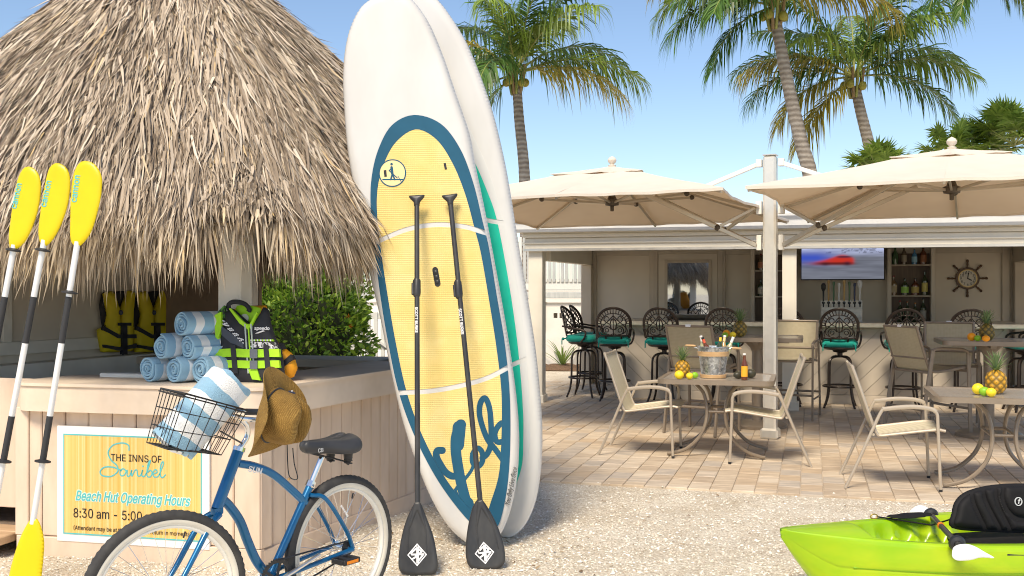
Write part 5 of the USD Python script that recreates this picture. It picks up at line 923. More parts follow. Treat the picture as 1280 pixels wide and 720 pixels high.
# ---------------------------------------------------------------- black paddles against the board
PADDLE = M('paddle_black', (0.028, 0.028, 0.029), 0.42, (0.05, 0.049, 0.047), 10, stretch=(1, 1, 0.4), bump=0.1, bscale=60, bdist=0.002, rvar=0.1)
def sup_paddle(top, base, blade, c_dx, lab, clamp):
    g = G(*base) + A_(0, 0, 0.0); tp = P(*top, 6.40); fr = board_frame(g, tp, (1, -0.1, 0)); t = thing('black_paddle', lab, 'paddle', g, 0, 'black paddles against the board')
    bp = Polygon(catmull(fr.locs(blade), 4, True)).buffer(0); bp2 = bp.buffer(-0.018)
    cu_ = lambda v: np.column_stack([v[:, 0], v[:, 1], v[:, 2] + 0.35 * (v[:, 1] - 0.2)**2])
    obj('blade', puff(bp, 0.014, fr, res=0.012, edge=0.02), PADDLE, t, smooth=50)
    bl_top = fr.loc((blade[0][0]), blade[0][1]); s = fr.loc(*top)
    rib = Polygon([(bl_top[0] - 0.016, bl_top[1] - 0.01), (bl_top[0] + 0.016, bl_top[1] - 0.01), (bl_top[0] + 0.052, bl_top[1] - 0.15), (bl_top[0] + 0.060, bl_top[1] - 0.30), (bl_top[0] + 0.052, bl_top[1] - 0.30), (bl_top[0] + 0.042, bl_top[1] - 0.16), (bl_top[0], bl_top[1] - 0.06), (bl_top[0] - 0.042, bl_top[1] - 0.16), (bl_top[0] - 0.052, bl_top[1] - 0.30), (bl_top[0] - 0.060, bl_top[1] - 0.30), (bl_top[0] - 0.052, bl_top[1] - 0.15)])
    rib = affinity.rotate(rib, c_dx, origin=tuple(bl_top))
    obj('blade_rib', puff(rib.intersection(bp), 0.006, fr, res=0.012, edge=0.01, w0=0.0125, back=0), PADDLE, t, smooth=50)
    a, b = fr.p(*(s - [0, 0.02]), 0.0), fr.p(*(bl_top - [0, 0.05]), 0.0); obj('shaft', tube([a, a + (b - a) * 0.5, b], 0.0155, 12), PADDLE, t, smooth=40)
    gp_ = [(s[0] - 0.052, s[1]), (s[0] + 0.052, s[1]), (s[0] + 0.045, s[1] - 0.018), (s[0] + 0.02, s[1] - 0.045), (s[0] + 0.017, s[1] - 0.075), (s[0] - 0.017, s[1] - 0.075), (s[0] - 0.02, s[1] - 0.045), (s[0] - 0.045, s[1] - 0.018)]
    obj('grip', puff(rnd(Polygon(gp_), 0.005), 0.02, fr, res=0.01, edge=0.02), PADDLE, t, smooth=50)
    c = fr.loc(*clamp); ax = unit(b - a); obj('clamp', lathe([(0.016, -0.06), (0.024, -0.045), (0.025, 0.03), (0.021, 0.05), (0.016, 0.055)], 12, Fr(fr.p(*c), fr.U, np.cross(ax, fr.U), ax)), PADDLE, t, smooth=40); obj('clamp_lever', Fr(fr.p(*c), fr.U, fr.V).box(-0.03, -0.014, -0.045, 0.03, 0.0, 0.02, 0.004), PADDLE, t)
    dn = unit(b - a); tf_ = Fr(fr.p(*c) + dn * 0.12 + fr.N * 0.0152 - np.cross(fr.N, dn) * 0.010, dn, None, fr.N)
    obj('shaft_lettering', text('SCOTT BURKE', 0.0165, tf_, 0, 0.002, 0.0, 0.0012, True), LETTER_WHITE, t)
    m = fr.loc(blade[0][0] + (0 if c_dx == 0 else 6), blade[0][1] + 68); dm = lambda q, k: [(m[0] + x * k, m[1] + y * k) for x, y in q]; D = [(0, 0.062), (0.056, 0), (0, -0.062), (-0.056, 0)]
    logo = Polygon(dm(D, 1.0)).difference(Polygon(dm(D, 0.86))); ln = lambda pts, w=0.0045: LineString([(m[0] + x, m[1] + y) for x, y in pts]).buffer(w, cap_style='square')
    inner_ = Polygon(dm(D, 0.84)); sb = unary_union([ln([(-0.008, 0.032), (-0.034, 0.010), (-0.030, 0.002), (-0.008, 0.002), (-0.008, -0.012), (-0.030, -0.024)]), ln([(0.006, 0.040), (0.006, -0.044)]), ln([(0.008, 0.032), (0.026, 0.016), (0.008, 0.002), (0.036, 0.002), (0.010, -0.030)]), ln([(-0.002, 0.045), (-0.002, -0.045)], 0.002)])
    obj('blade_emblem', fr.ext(unary_union([logo, sb.intersection(inner_)]), 0.0, 0.0150), LETTER_WHITE, t)
sup_paddle((521, 244), (522, 718), [(522, 625.5), (515.5, 633), (506.7, 653), (501, 675.5), (498, 698), (499, 712), (506, 718), (523, 719.5), (541, 718), (546.7, 712), (546.7, 698), (542, 671), (534, 649), (527.5, 632)], 0, 'black paddle standing left against the yellow board, blade down', (521, 360))
sup_paddle((562, 243), (604, 712), [(600, 623), (592, 631), (586.7, 649), (583, 671), (582, 693), (585.6, 707), (594, 712), (608, 712.5), (623, 711), (630, 705), (631.6, 695.5), (629, 678), (621, 655.5), (609, 633)], 5, 'black paddle standing right against the yellow board, over its blue lettering', (573, 362))

# ---------------------------------------------------------------- yellow kayak paddles at the hut
YEL = M('paddle_yellow', (0.70, 0.53, 0.0), 0.38, (0.66, 0.49, 0.0), 5, spec=0.4, rvar=0.05); GRIPB = M('grip_black', (0.03, 0.03, 0.032), 0.55); WALU = M('white_shaft', (0.80, 0.80, 0.79), 0.3, metal=0.25, coat=0.2)
def yellow_paddle(bot, top, bd, td, blade, lower, spans, rings, lab, txt):
    g, tp = P(*bot, bd), P(*top, td); fr = board_frame(g, tp, (1, -0.2, 0)); t = thing('yellow_paddle', lab, 'kayak paddle', A_(g[0], g[1], 0), 0, 'yellow kayak paddles leaning on the hut')
    L = lambda p: fr.loc(*p)
    obj('blade', puff(Polygon(catmull(fr.locs(blade), 5, True)).buffer(0), 0.012, fr, res=0.02, edge=0.035), YEL, t, smooth=50)
    if lower: obj('blade', puff(Polygon(catmull(fr.locs(lower), 5, True)).buffer(0), 0.012, fr, res=0.02, edge=0.035), YEL, t, smooth=50)
    for a, b, m in spans: obj('shaft_grip' if m is GRIPB else 'shaft', tube([fr.p(*L(a)), fr.p(*((L(a) + L(b)) / 2)), fr.p(*L(b))], 0.0165 if m is GRIPB else 0.0155, 12), m, t, smooth=40)
    for p in rings: obj('drip_ring', lathe([(0.016, -0.006), (0.04, -0.002), (0.04, 0.004), (0.02, 0.010), (0.016, 0.012)], 14, Fr(fr.p(*L(p)), fr.U, -fr.N, fr.V)), GRIPB, t, smooth=40)
    a, b = np.asarray(txt[0], float), np.asarray(txt[1], float); q0, q1 = L(a), L(b); dv = unit(np.append(q1 - q0, 0)); lf = Fr(fr.p(q0[0], q0[1], 0.0105), dv[0] * fr.U + dv[1] * fr.V, None, fr.N)
    obj('lettering', text('cannon', 0.036, lf, 0, 0, 0, 0.003, True, 0, False, np.linalg.norm(q1 - q0) / 0.140), AQUA, t)
    sp_ = lambda pts: LineString(catmull(fr.locs(pts), 6)).buffer(0.006)
def along(p, q, y): return (p[0] + (q[0] - p[0]) * (y - p[1]) / (q[1] - p[1]), y)
for nm, bot, top, bd, td, bl, lo, sh, lab, tx in (
    ('A', (-62, 745), (34, 208), 5.45, 5.5, [(36, 208), (46, 214), (51, 228), (50, 250), (44, 275), (33, 300), (20, 312), (13, 311), (11, 295), (14, 270), (18, 245), (22, 225), (28, 212)], None, ((18, 306), (-58, 720)), 'yellow kayak paddle, leftmost of the three leaning on the thatch', ((22, 262), (28, 236))),
    ('B', (-28, 745), (71, 204), 5.4, 5.46, [(74, 204), (84, 211), (88, 226), (86, 250), (79, 275), (68, 297), (57, 308), (51, 305), (48, 290), (51, 262), (56, 232), (61, 212), (67, 205)], None, ((55.5, 300), (-26, 740)), 'yellow kayak paddle, middle of the three leaning on the thatch', ((59, 260), (65, 233))),
    ('C', (24, 745), (108, 201), 5.34, 5.42, [(106, 201), (118, 205), (127, 220), (127, 240), (122, 265), (114, 290), (102, 306), (94, 308), (88, 298), (88, 270), (89, 240), (92, 218), (98, 205)], [(39, 648), (45.5, 648), (50, 655), (54.5, 671), (55, 689), (52, 720), (48, 745), (36, 764), (20, 770), (10, 760), (8, 742), (12, 716), (19, 690), (28, 666)], ((97, 302), (41, 655)), 'yellow kayak paddle, rightmost of the three, in front of the hours sign edge', ((97, 254), (101, 226)))):
    p, q = sh; ys_ = [p[1], 371, 429, 520, 577, q[1]]; sp_ = []
    for k in range(5): sp_.append((along(p, q, ys_[k]), along(p, q, ys_[k + 1]), GRIPB if k in (1, 3) else WALU))
    yellow_paddle(bot, top, bd, td, bl, lo, sp_, [along(p, q, 313), along(p, q, 577)] if nm != 'C' else [along(p, q, 366), along(p, q, 577)], lab, tx)
# ---------------------------------------------------------------- bicycle
BLUE = M('bike_blue', (0.005, 0.115, 0.27), 0.28, (0.007, 0.13, 0.30), 5, metal=0.35, coat=0.6); CHROME = M('chrome', (0.80, 0.80, 0.80), 0.12, metal=1.0); TYRE = M('tyre_rubber', (0.035, 0.034, 0.034), 0.75, (0.055, 0.053, 0.05), 20)
CREAMW = M('cream_sidewall', (0.70, 0.66, 0.56), 0.6, (0.62, 0.575, 0.48), 7); RIMC = M('cream_rim', (0.74, 0.71, 0.63), 0.35); SADDLE = M('saddle_vinyl', (0.03, 0.031, 0.034), 0.45, (0.04, 0.041, 0.045), 9, bump=0.12, bscale=180, bdist=0.002)
RC = A_(-0.829, 5.04, 0.345); BU = unit((0.596, 0.803, 0)); bk = Fr(RC, BU, (0, 0, 1))
bike = thing('bicycle', 'blue cruiser bicycle with cream rims and a wire basket in front of the hut', 'bicycle', A_(-1.1, 4.65, 0), 0)
B = lambda x, y, o=0.0: bk.p(*bk.loc(x, y), o)
def wheel(c, u, name):
    fr = Fr(c, u, (0, 0, 1)); R = 0.345; n = 72; g = np.arange(n) * 2 * PI / n
    prof = [(0.0, 0.0)]
    def torus(rm, ru, rw, k=10, a0=0, a1=2 * PI, nn=n, tread=0.0):
        a = np.linspace(a0, a1, k); v = []; f = []
        for j in range(nn):
            q = j * 2 * PI / nn; rr = rm + ru * np.cos(a) + (tread * (np.abs(np.sin(a)) < 0.8) * np.cos(a).clip(0) * (1 if j % 2 else -1)); v.append(np.column_stack([rr * math.cos(q), rr * math.sin(q), rw * np.sin(a)]))
        v = np.vstack(v)
        for j in range(nn):
            j2 = (j + 1) % nn
            for i in range(k - 1): f += [(j * k + i, j2 * k + i, j2 * k + i + 1), (j * k + i, j2 * k + i + 1, j * k + i + 1)]
        return v, np.array(f)
    w = obj(name, fr.map(torus(0.322, 0.024, 0.026, 13, -PI * 0.72, PI * 0.72, 150, 0.0018)), TYRE, bike, smooth=40)
    obj('sidewall', fr.map(torus(0.303, 0.022, 0.0225, 16)), CREAMW, w, smooth=True); obj('rim', fr.map(torus(0.281, 0.010, 0.016, 12)), RIMC, w, smooth=True)
    obj('hub', fr.map(lathe([(0, -0.055), (0.010, -0.055), (0.010, -0.035), (0.028, -0.033), (0.028, -0.028), (0.016, -0.024), (0.016, 0.024), (0.028, 0.028), (0.028, 0.033), (0.010, 0.035), (0.010, 0.055), (0, 0.055)], 16)), CHROME, w, smooth=35)
    for k in range(32):
        a = k * 2 * PI / 32; s = 1 if k % 2 else -1; b = a + (0.65 if (k // 2) % 2 else -0.65)
        obj('spoke', tube([fr.p(0.026 * math.cos(b), 0.026 * math.sin(b), s * 0.030), fr.p(0.277 * math.cos(a), 0.277 * math.sin(a), s * 0.003)], 0.0013, 4), CHROME, w)
    g_ = fr.p(0.262 * math.cos(1.25), 0.262 * math.sin(1.25)); obj('valve', tube([g_, fr.p(0.235 * math.cos(1.25), 0.235 * math.sin(1.25))], 0.004, 6), BLACK, w)
    return fr
wheel(RC, BU, 'rear_wheel')
FC = A_((207 - 640) / 306, FPX / 306, 0.345); WU_ = unit((0.78, 0.62, 0)); WN = np.cross(WU_, (0, 0, 1)); wheel(FC, WU_, 'front_wheel')
ht, hbm = B(298, 563), B(271, 636); bb = B(337, 722); sc = B(388, 606)
fr_ = obj('frame', tube(catmull([B(297, 579), B(318, 583), B(340, 592), B(362, 610), B(385, 632)], 7), 0.0185, 12), BLUE, bike, smooth=40)
obj('head_tube', tube([ht, (ht + hbm) / 2, hbm], 0.0245, 14), BLUE, fr_, smooth=40); obj('down_tube', tube(catmull([B(276, 622), B(287, 633), B(300, 652), B(310, 678), B(321, 702), B(337, 722)], 7), 0.021, 12), BLUE, fr_, smooth=40)
obj('seat_tube', tube([sc, (sc + bb) / 2, bb], 0.0185, 12), BLUE, fr_, smooth=40); obj('bottom_bracket', tube([bb - bk.N * 0.04, bb + bk.N * 0.04], 0.026, 14), BLUE, fr_)
dro = bk.p(0.02, 0.0)
for s in (-1, 1):
    obj('seat_stay', tube(catmull([B(384, 618, s * 0.02), B(398, 622, s * 0.05), bk.p(-0.03, 0.10, s * 0.062), bk.p(0.02, 0.0, s * 0.062)], 7), 0.0105, 9), BLUE, fr_, smooth=40)
    obj('chain_stay', tube(catmull([bb + bk.N * s * 0.03, bb * 0.72 + RC * 0.28 + bk.N * s * 0.052, bk.p(-0.05, -0.01, s * 0.062), bk.p(0.02, -0.005, s * 0.062)], 7), 0.0115, 9), BLUE, fr_, smooth=40)
    obj('fork_blade', tube(catmull([hbm - A_(0, 0, 0.02) + WN * s * 0.025, hbm - A_(0, 0, 0.06) + WN * s * 0.05 + 0.25 * (FC - hbm) * A_(1, 1, 0), FC + 0.30 * (hbm - FC) + WN * s * 0.056, FC + WN * s * 0.056], 7), np.linspace(0.016, 0.009, 22), 9), BLUE, bike, smooth=40)
obj('fork_crown', tube([hbm + A_(0, 0, 0.005), hbm - A_(0, 0, 0.02)], 0.027, 14), BLUE, bike); obj('headset', tube([ht - A_(0, 0, 0.003), ht + (ht - hbm) * 0.06], 0.027, 14), CHROME, bike)
hbar = B(297, 521); stem = catmull([ht + (ht - hbm) * 0.03, B(303, 556), B(309, 545), B(308, 532), hbar], 7); obj('stem', tube(stem, 0.0125, 10), CHROME, bike, smooth=40)
HN = unit(WN); hb_ = obj('handlebar', tube(catmull([hbar - HN * 0.30 + WU_ * 0.20 - A_(0, 0, 0.02), hbar - HN * 0.26 + WU_ * 0.06, hbar - HN * 0.10, hbar, hbar + HN * 0.10, hbar + HN * 0.22 + WU_ * 0.06, hbar + HN * 0.25 + WU_ * 0.12 - A_(0, 0, 0.0)], 6), 0.011, 10), CHROME, bike, smooth=40)
obj('grip', tube([hbar - HN * 0.295 + WU_ * 0.17 - A_(0, 0, 0.018), hbar - HN * 0.31 + WU_ * 0.28 - A_(0, 0, 0.03)], 0.016, 10), BLACK, hb_)
st0 = sc + (B(402, 572) - sc) * 1.05; obj('seat_post', tube([sc - (st0 - sc) * 0.1, st0], 0.0135, 10), CHROME, bike); obj('seat_clamp', tube([sc - (st0 - sc) * 0.08, sc + (st0 - sc) * 0.12], 0.023, 12), CHROME, bike); obj('clamp_lever', beam(sc + bk.N * 0.02, sc + bk.N * 0.045 - bk.U * 0.03, 0.010, 0.010, bev=0.002), CHROME, bike)
# saddle: drawn from above, nose forwards (-u)
sp_ = bk.loc(408, 560); sfr = Fr(bk.p(sp_[0], sp_[1] + 0.012), -bk.U, np.cross((0, 0, 1), -bk.U))
so = Polygon(catmull([(0.155, 0.0), (0.145, 0.030), (0.09, 0.040), (0.03, 0.055), (-0.04, 0.095), (-0.11, 0.115), (-0.145, 0.09), (-0.150, 0.0), (-0.145, -0.09), (-0.11, -0.115), (-0.04, -0.095), (0.03, -0.055), (0.09, -0.040), (0.145, -0.030)], 5, True))
def sad_bend(v): v = v.copy(); v[:, 2] += 0.9 * (v[:, 0] + 0.02)**2 * np.where(v[:, 0] < -0.02, 1.6, 0.55) - 0.02 * (np.abs(v[:, 1]) / 0.1)**2 - 0.012 * np.exp(-(v[:, 1] / 0.012)**2) * (v[:, 2] > 0); return v
sad = obj('saddle', puff(so, 0.034, sfr, res=0.012, edge=0.035, bend=sad_bend), SADDLE, bike, smooth=60)
for s in (-1, 1):
    g_ = np.linspace(0, 8 * PI, 60); c0 = sfr.p(-0.085, s * 0.06, -0.035); obj('spring', tube(np.column_stack([c0[0] + 0.018 * np.cos(g_), c0[1] + 0.018 * np.sin(g_), c0[2] - 0.055 * g_ / g_[-1]]), 0.004, 5), BLACK, sad)
    obj('saddle_rail', tube([sfr.p(0.11, s * 0.012, -0.02), sfr.p(0.0, s * 0.03, -0.055), sfr.p(-0.10, s * 0.055, -0.09)], 0.0045, 6), BLACK, sad); obj('spring_cone', lathe([(0.024, 0.0), (0.020, -0.03), (0.008, -0.055), (0, -0.06)], 10, Fr(sfr.p(-0.085, s * 0.06, -0.04), sfr.U, sfr.V)), BLACK, sad, smooth=40)
tx = bk.loc(388, 562); lf = Fr(sfr.p(0.06, -0.055, 0.008), -sfr.U, unit(A_(0, 0, 1) + 0.3 * sfr.V), None)
obj('saddle_lettering', text('CB', 0.018, Fr(bk.p(tx[0] - 0.02, tx[1] - 0.005, 0.072), bk.U, (0, 0, 1)), 0, 0, 0, 0.002, True), M('soft_grey_print', (0.4, 0.41, 0.42), 0.5), sad)
ta, tb_ = bk.loc(306, 588), bk.loc(330, 592.5); dv = unit(np.append(tb_ - ta, 0)); obj('frame_lettering', text('SUN', 0.024, Fr(bk.p(ta[0], ta[1] - 0.002, 0.0187), dv[0] * bk.U + dv[1] * bk.V, None, bk.N), 0, 0, 0, 0.0015, True, 0, False, 1.15), LETTER_WHITE, fr_)
ta, tb_ = bk.loc(412, 630), bk.loc(428, 655); dv = unit(np.append(tb_ - ta, 0)); obj('stay_lettering', text('suncycles', 0.012, Fr(bk.p(ta[0], ta[1], 0.073), dv[0] * bk.U + dv[1] * bk.V, None, bk.N), 0, 0, 0, 0.001, True), LETTER_WHITE, fr_)
cr = bb + bk.N * 0.055; crf = Fr(cr, bk.U, (0, 0, 1))
ring_ = Point(0, 0).buffer(0.088, 36).difference(Point(0, 0).buffer(0.072, 30)); tee = unary_union([Point(0.090 * math.cos(a), 0.090 * math.sin(a)).buffer(0.004, 3) for a in np.arange(40) * 2 * PI / 40])
obj('chainring', Fr(bb + bk.N * 0.046, bk.U, (0, 0, 1)).ext(unary_union([ring_, tee] + [LineString([(0, 0), (0.075 * math.cos(a), 0.075 * math.sin(a))]).buffer(0.007) for a in np.arange(5) * 2 * PI / 5] + [Point(0, 0).buffer(0.02)]), -0.002, 0.002), BLACK, bike)
ca = B(338, 722, 0.065); cbp = B(386, 690, 0.075); obj('crank_arm', beam(ca, cbp, 0.022, 0.014, bev=0.004), M('silver_crank', (0.75, 0.74, 0.72), 0.3, metal=0.9), bike)
pd = obj('pedal', cat(bk.map((lambda m: (m[0] + A_(*bk.loc(409, 695), 0.125), m[1]))(box((-0.052, -0.013, -0.045), (0.052, 0.013, -0.033), 0.003))), bk.map((lambda m: (m[0] + A_(*bk.loc(409, 695), 0.125), m[1]))(box((-0.052, -0.013, 0.033), (0.052, 0.013, 0.045), 0.003))), bk.map((lambda m: (m[0] + A_(*bk.loc(409, 695), 0.125), m[1]))(box((-0.056, -0.011, -0.034), (-0.042, 0.011, 0.034), 0.003))), bk.map((lambda m: (m[0] + A_(*bk.loc(409, 695), 0.125), m[1]))(box((0.042, -0.011, -0.034), (0.056, 0.011, 0.034), 0.003))), bk.map((lambda m: (m[0] + A_(*bk.loc(409, 695), 0.125), m[1]))(box((-0.012, -0.010, -0.05), (0.012, 0.010, 0.034), 0.003)))), BLACK, bike)
pl = bk.loc(409, 695); obj('pedal_reflector', bk.box(pl[0] - 0.036, pl[0] + 0.036, pl[1] - 0.007, pl[1] + 0.007, 0.1705, 0.174, 0.001), M('amber_reflector', (0.85, 0.25, 0.01), 0.25), pd)
obj('rear_sprocket', Fr(RC + bk.N * 0.046, bk.U, (0, 0, 1)).ext(Point(0, 0).buffer(0.036, 20).difference(Point(0, 0).buffer(0.012)), -0.002, 0.002), BLACK, bike)
for s in (-1, 1): obj('chain_run', tube([bb + bk.N * 0.046 + A_(0, 0, s * 0.085), RC + bk.N * 0.046 + A_(0, 0, s * 0.036)], 0.0045, 5), BLACK, bike)
# wire basket
bc = [B(217, 491, 0.16), B(293, 519, 0.06)]
bA = unit(WU_ * 0.26 + A_(0, 0, -0.085)); bD = unit(A_(-WN[0], -WN[1], 0)); tl = P(232, 492, 4.06)
def bas(s, t, w):    # s along the rim, t down, w across
    return tl + bA * (0.27 * s * (1 - 0.17 * t) + 0.008 * t) + bD * 0.27 * (w * (1 - 0.16 * t) + 0.08 * t) + unit(A_(-0.30, -0.12, -1)) * 0.225 * t * (1 - 0.12 * s)
WIRE = M('black_wire', (0.022, 0.02, 0.018), 0.4); basket = obj('basket', tube([bas(0, 0, 0), bas(1, 0, 0), bas(1, 0, 1), bas(0, 0, 1)], 0.0042, 6, closed=True), WIRE, bike)
def wire(p, r=0.0021): obj('wire', tube(p, r, 5), WIRE, basket)
for t in (0.33, 0.66, 1.0): obj('wire_hoop', tube([bas(0, t, 0), bas(1, t, 0), bas(1, t, 1), bas(0, t, 1)], 0.0024, 5, closed=True), WIRE, basket)
obj('wire_hoop', tube([bas(-0.02, 0.05, 0), bas(1.02, 0.05, 0), bas(1.02, 0.05, 1), bas(-0.02, 0.05, 1)], 0.0034, 5, closed=True), WIRE, basket)
for k in range(7):
    s = k / 6; wire([bas(s, 0, 0), bas(s, 1, 0), bas(s, 1, 1), bas(s, 0, 1)])
for k in range(8):
    w = k / 7; wire([bas(0, 0, w), bas(0, 1, w), bas(1, 1, w), bas(1, 0, w)])
obj('basket_brace', tube([bas(1, 0.55, 0.5), stem[8]], 0.004, 6), WIRE, bike)
# towel in the basket
ta_ = bas(0.34, 0.93, 0.70); tb2 = P(288, 474, 4.36); ax = unit(tb2 - ta_); tl_ = np.linalg.norm(tb2 - ta_)
tw_ = towel_roll(0.108, tl_ + 0.02, 77, 4.2, 0.019); trf = Fr(tb2, unit(np.cross((0.2, -0.9, 0.4), -ax)), None, None) if False else None
yv = -ax; xv = unit(np.cross(yv, (0, 0, 1))); zv = np.cross(xv, yv)
TOWEL2 = usdkit.material(stage, '/World/Looks/wide_striped_towel', {'tc': ('geometry', {}), 'd': ('vector_math', {'math_type': 'dot_product', 'vector2': tuple(ax)}), 'ns': ('noise_texture', {'scale': 7.0}), 'ad': ('math', {'math_type': 'multiply_add', 'value2': 0.05}), 'm': ('math', {'math_type': 'multiply', 'value2': 8.6}), 'f': ('math', {'math_type': 'fraction'}), 'g': ('math', {'math_type': 'greater_than', 'value2': 0.52}), 'c': ('mix_color', {'a': (0.27, 0.46, 0.60), 'b': (0.82, 0.83, 0.82)}), 'n': ('noise_texture', {'scale': 260.0, 'detail': 3.0}), 'n3': ('noise_texture', {'scale': 16.0, 'detail': 4.0}), 'h': ('math', {'math_type': 'add'}), 'b': ('bump', {'strength': 0.8, 'distance': 0.008}), 'p': ('principled_bsdf', {'roughness': 0.95, 'sheen_weight': 0.3, 'specular_ior_level': 0.1})},
    [('tc.position', 'd.vector1'), ('tc.position', 'ns.vector'), ('ns.fac', 'ad.value1'), ('d.value', 'ad.value3'), ('ad.value', 'm.value1'), ('m.value', 'f.value1'), ('f.value', 'g.value1'), ('g.value', 'c.fac'), ('c.result', 'p.base_color'), ('tc.position', 'n.vector'), ('tc.position', 'n3.vector'), ('n.fac', 'h.value1'), ('n3.fac', 'h.value2'), ('h.value', 'b.height'), ('b.normal', 'p.normal')], surface='p.BSDF')
tt = thing('rolled_towel', 'large blue and white striped towel rolled up in the bicycle basket', 'towel', ta_ - A_(0, 0, 0.1), 0)
fold_ = (meshkit.fbm(tw_[0] * 14, 3, 6) - 0.5)[:, None] * A_(0.022, 0.012, 0.022)
obj('roll', (tb2 + fold_ + (tw_[0] - [0, 0, 0.103]) @ np.array([xv, yv, zv]), tw_[1]), TOWEL2, tt, smooth=45)
# straw hat over the near handlebar grip
STRAW = usdkit.material(stage, '/World/Looks/straw', {'tc': ('texture_coordinate', {}), 's': ('separate_xyz', {}), 'w': ('wave_texture', {'wave_type': 'rings', 'rings_direction': 'z', 'scale': 60.0, 'distortion': 5.0, 'detail': 4.0, 'detail_scale': 3.0}), 'w3': ('wave_texture', {'scale': 50.0, 'bands_direction': 'z', 'distortion': 4.0}), 'n': ('noise_texture', {'scale': 18.0, 'detail': 6.0}), 'a': ('mix_color', {'fac': 0.70}), 'r': ('rgb_ramp', {'ramp': [(0.2, (0.13, 0.070, 0.016)), (0.5, (0.255, 0.145, 0.033)), (0.8, (0.36, 0.22, 0.058))]}), 'b': ('bump', {'strength': 0.6, 'distance': 0.006}), 'p': ('principled_bsdf', {'roughness': 0.7, 'specular_ior_level': 0.25})},
    [('tc.object', 'w.vector'), ('tc.object', 'w3.vector'), ('tc.object', 'n.vector'), ('w.color', 'a.a'), ('n.color', 'a.b'), ('a.result', 'r.fac'), ('r.color', 'p.base_color'), ('w.fac', 'b.height'), ('b.normal', 'p.normal')], surface='p.BSDF')
hx = unit((0.93, -0.33, -0.20)); hc0 = P(338, 518, 3.98); hfw = unit(np.cross(hx, (0.12, 0, 1)))
hat_fr = Fr(hc0, unit(np.cross(hfw, hx)), hfw, hx)            # u up, v sideways, w along the crown
hat = thing('straw_hat', 'brown straw hat with a black cord hung over the bicycle handlebar', 'hat', hc0 - A_(0, 0, 0.17), 0)
def hat_s(u, v):
    a = v * 2 * PI; prof_r = np.interp(u, [0, 0.35, 0.42, 0.46, 0.70, 0.84, 0.92, 1.0], [0.162, 0.108, 0.096, 0.094, 0.088, 0.078, 0.05, 0.0]); prof_z = np.interp(u, [0, 0.35, 0.42, 0.46, 0.70, 0.84, 0.92, 1.0], [0.0, 0.0, 0.004, 0.015, 0.105, 0.142, 0.152, 0.142])
    x = prof_r * 1.10 * np.cos(a); y = prof_r * 0.90 * np.sin(a); brim = np.clip((0.40 - u) / 0.40, 0, 1)
    z = prof_z + brim**1.4 * (0.075 * np.abs(np.sin(a))**2 - 0.045 * np.abs(np.cos(a))**2) + 0.004 * np.sin(5 * a + 1) * brim
    top = np.clip((u - 0.62) / 0.2, 0, 1); z = z - 0.035 * top * np.exp(-(y / 0.022)**2) * (u > 0.6); x = x * (1 - 0.10 * top * (np.cos(a) > 0)); y = y * (1 - 0.22 * top * (np.cos(a) > 0.2) * np.cos(a))
    return np.stack([x, y, z], -1)
obj('weave', hat_fr.map(thick((lambda m: (m[0], m[1][:, ::-1]))(grid(hat_s, 42, 64)), 0.003)), STRAW, hat, smooth=50)
g_ = np.linspace(0, 2 * PI, 60, endpoint=False); obj('hat_band', hat_fr.map(tube(np.column_stack([0.096 * 1.10 * np.cos(g_), 0.096 * 0.90 * np.sin(g_), 0 * g_ + 0.016]), 0.0035, 6, closed=True)), BLACK, hat)
pb = P(349, 491, 3.86); obj('badge', puff(Point(0, 0).buffer(0.015), 0.003, Fr(hat_fr.p(0.100, -0.022, 0.06), hat_fr.V, None, unit(hat_fr.U + 0.15 * hx - 0.2 * hat_fr.V)), res=0.004), M('badge_navy', (0.02, 0.025, 0.05), 0.5), hat, smooth=60); obj('badge_flash', Fr(hat_fr.p(0.104, -0.022, 0.06), hat_fr.V, None, unit(hat_fr.U + 0.15 * hx - 0.2 * hat_fr.V)).ext(Polygon([(-0.009, -0.004), (0.009, 0.006), (0.004, -0.002)]), 0, 0.002), LETTER_WHITE, hat)
obj('chin_cord', tube(catmull([P(359, 556, 4.0), P(360, 585, 4.0), P(363, 597, 4.0), P(372, 598, 4.0), P(368, 580, 4.0), P(366, 560, 4.0)], 6), 0.0022, 5), BLACK, hat); obj('cord_bead', sphere(P(361, 599, 4.0), 0.006, 1), M('wood_bead', (0.5, 0.3, 0.12), 0.5), hat, smooth=True)

# ---------------------------------------------------------------- green kayak
KG = M('kayak_green', (0.26, 0.48, 0.004), 0.33, (0.40, 0.53, 0.008), 2.2, stretch=(1, 2, 2), coat=0.25, bump=0.03, bscale=30, bdist=0.004, rvar=0.06)
K0 = A_(1.42, 5.42, 0); KU = unit((0.975, 0.22, 0)); KL = 2.7; kf = Fr(K0, KU, np.cross((0, 0, 1), KU), (0, 0, 1))   # u from the bow, v away, w up
kay = thing('kayak', 'lime green sit-on-top kayak lying on the gravel at the lower right', 'kayak', K0, 0)
def khw(s): s = np.clip(s, 0, KL); return 0.375 * np.clip(np.sin(np.clip(s / KL, 0, 1) * PI), 0, 1)**0.72 * (1 - 0.12 * np.cos(s / KL * 2 * PI)) + 0.012
def kgz(s): return 0.285 + 0.06 * np.clip(1 - s / 0.9, 0, 1)**1.5 + 0.05 * np.clip((s - KL + 0.8) / 0.8, 0, 1)**1.5 + 0.01 * np.sin(s * 2.2)
def kstem(s): return np.clip(1 - s / 0.26, 0, 1)**1.3 * 0.30 + np.clip((s - KL + 0.25) / 0.25, 0, 1)**1.3 * 0.3
hull_prof = [(0.0, 0.0), (0.35, 0.01), (0.62, 0.04), (0.82, 0.12), (0.93, 0.30), (0.95, 0.46), (0.945, 0.50), (0.985, 0.54), (1.0, 0.66), (1.0, 0.90), (0.985, 0.97), (0.94, 1.0), (0.86, 0.99)]
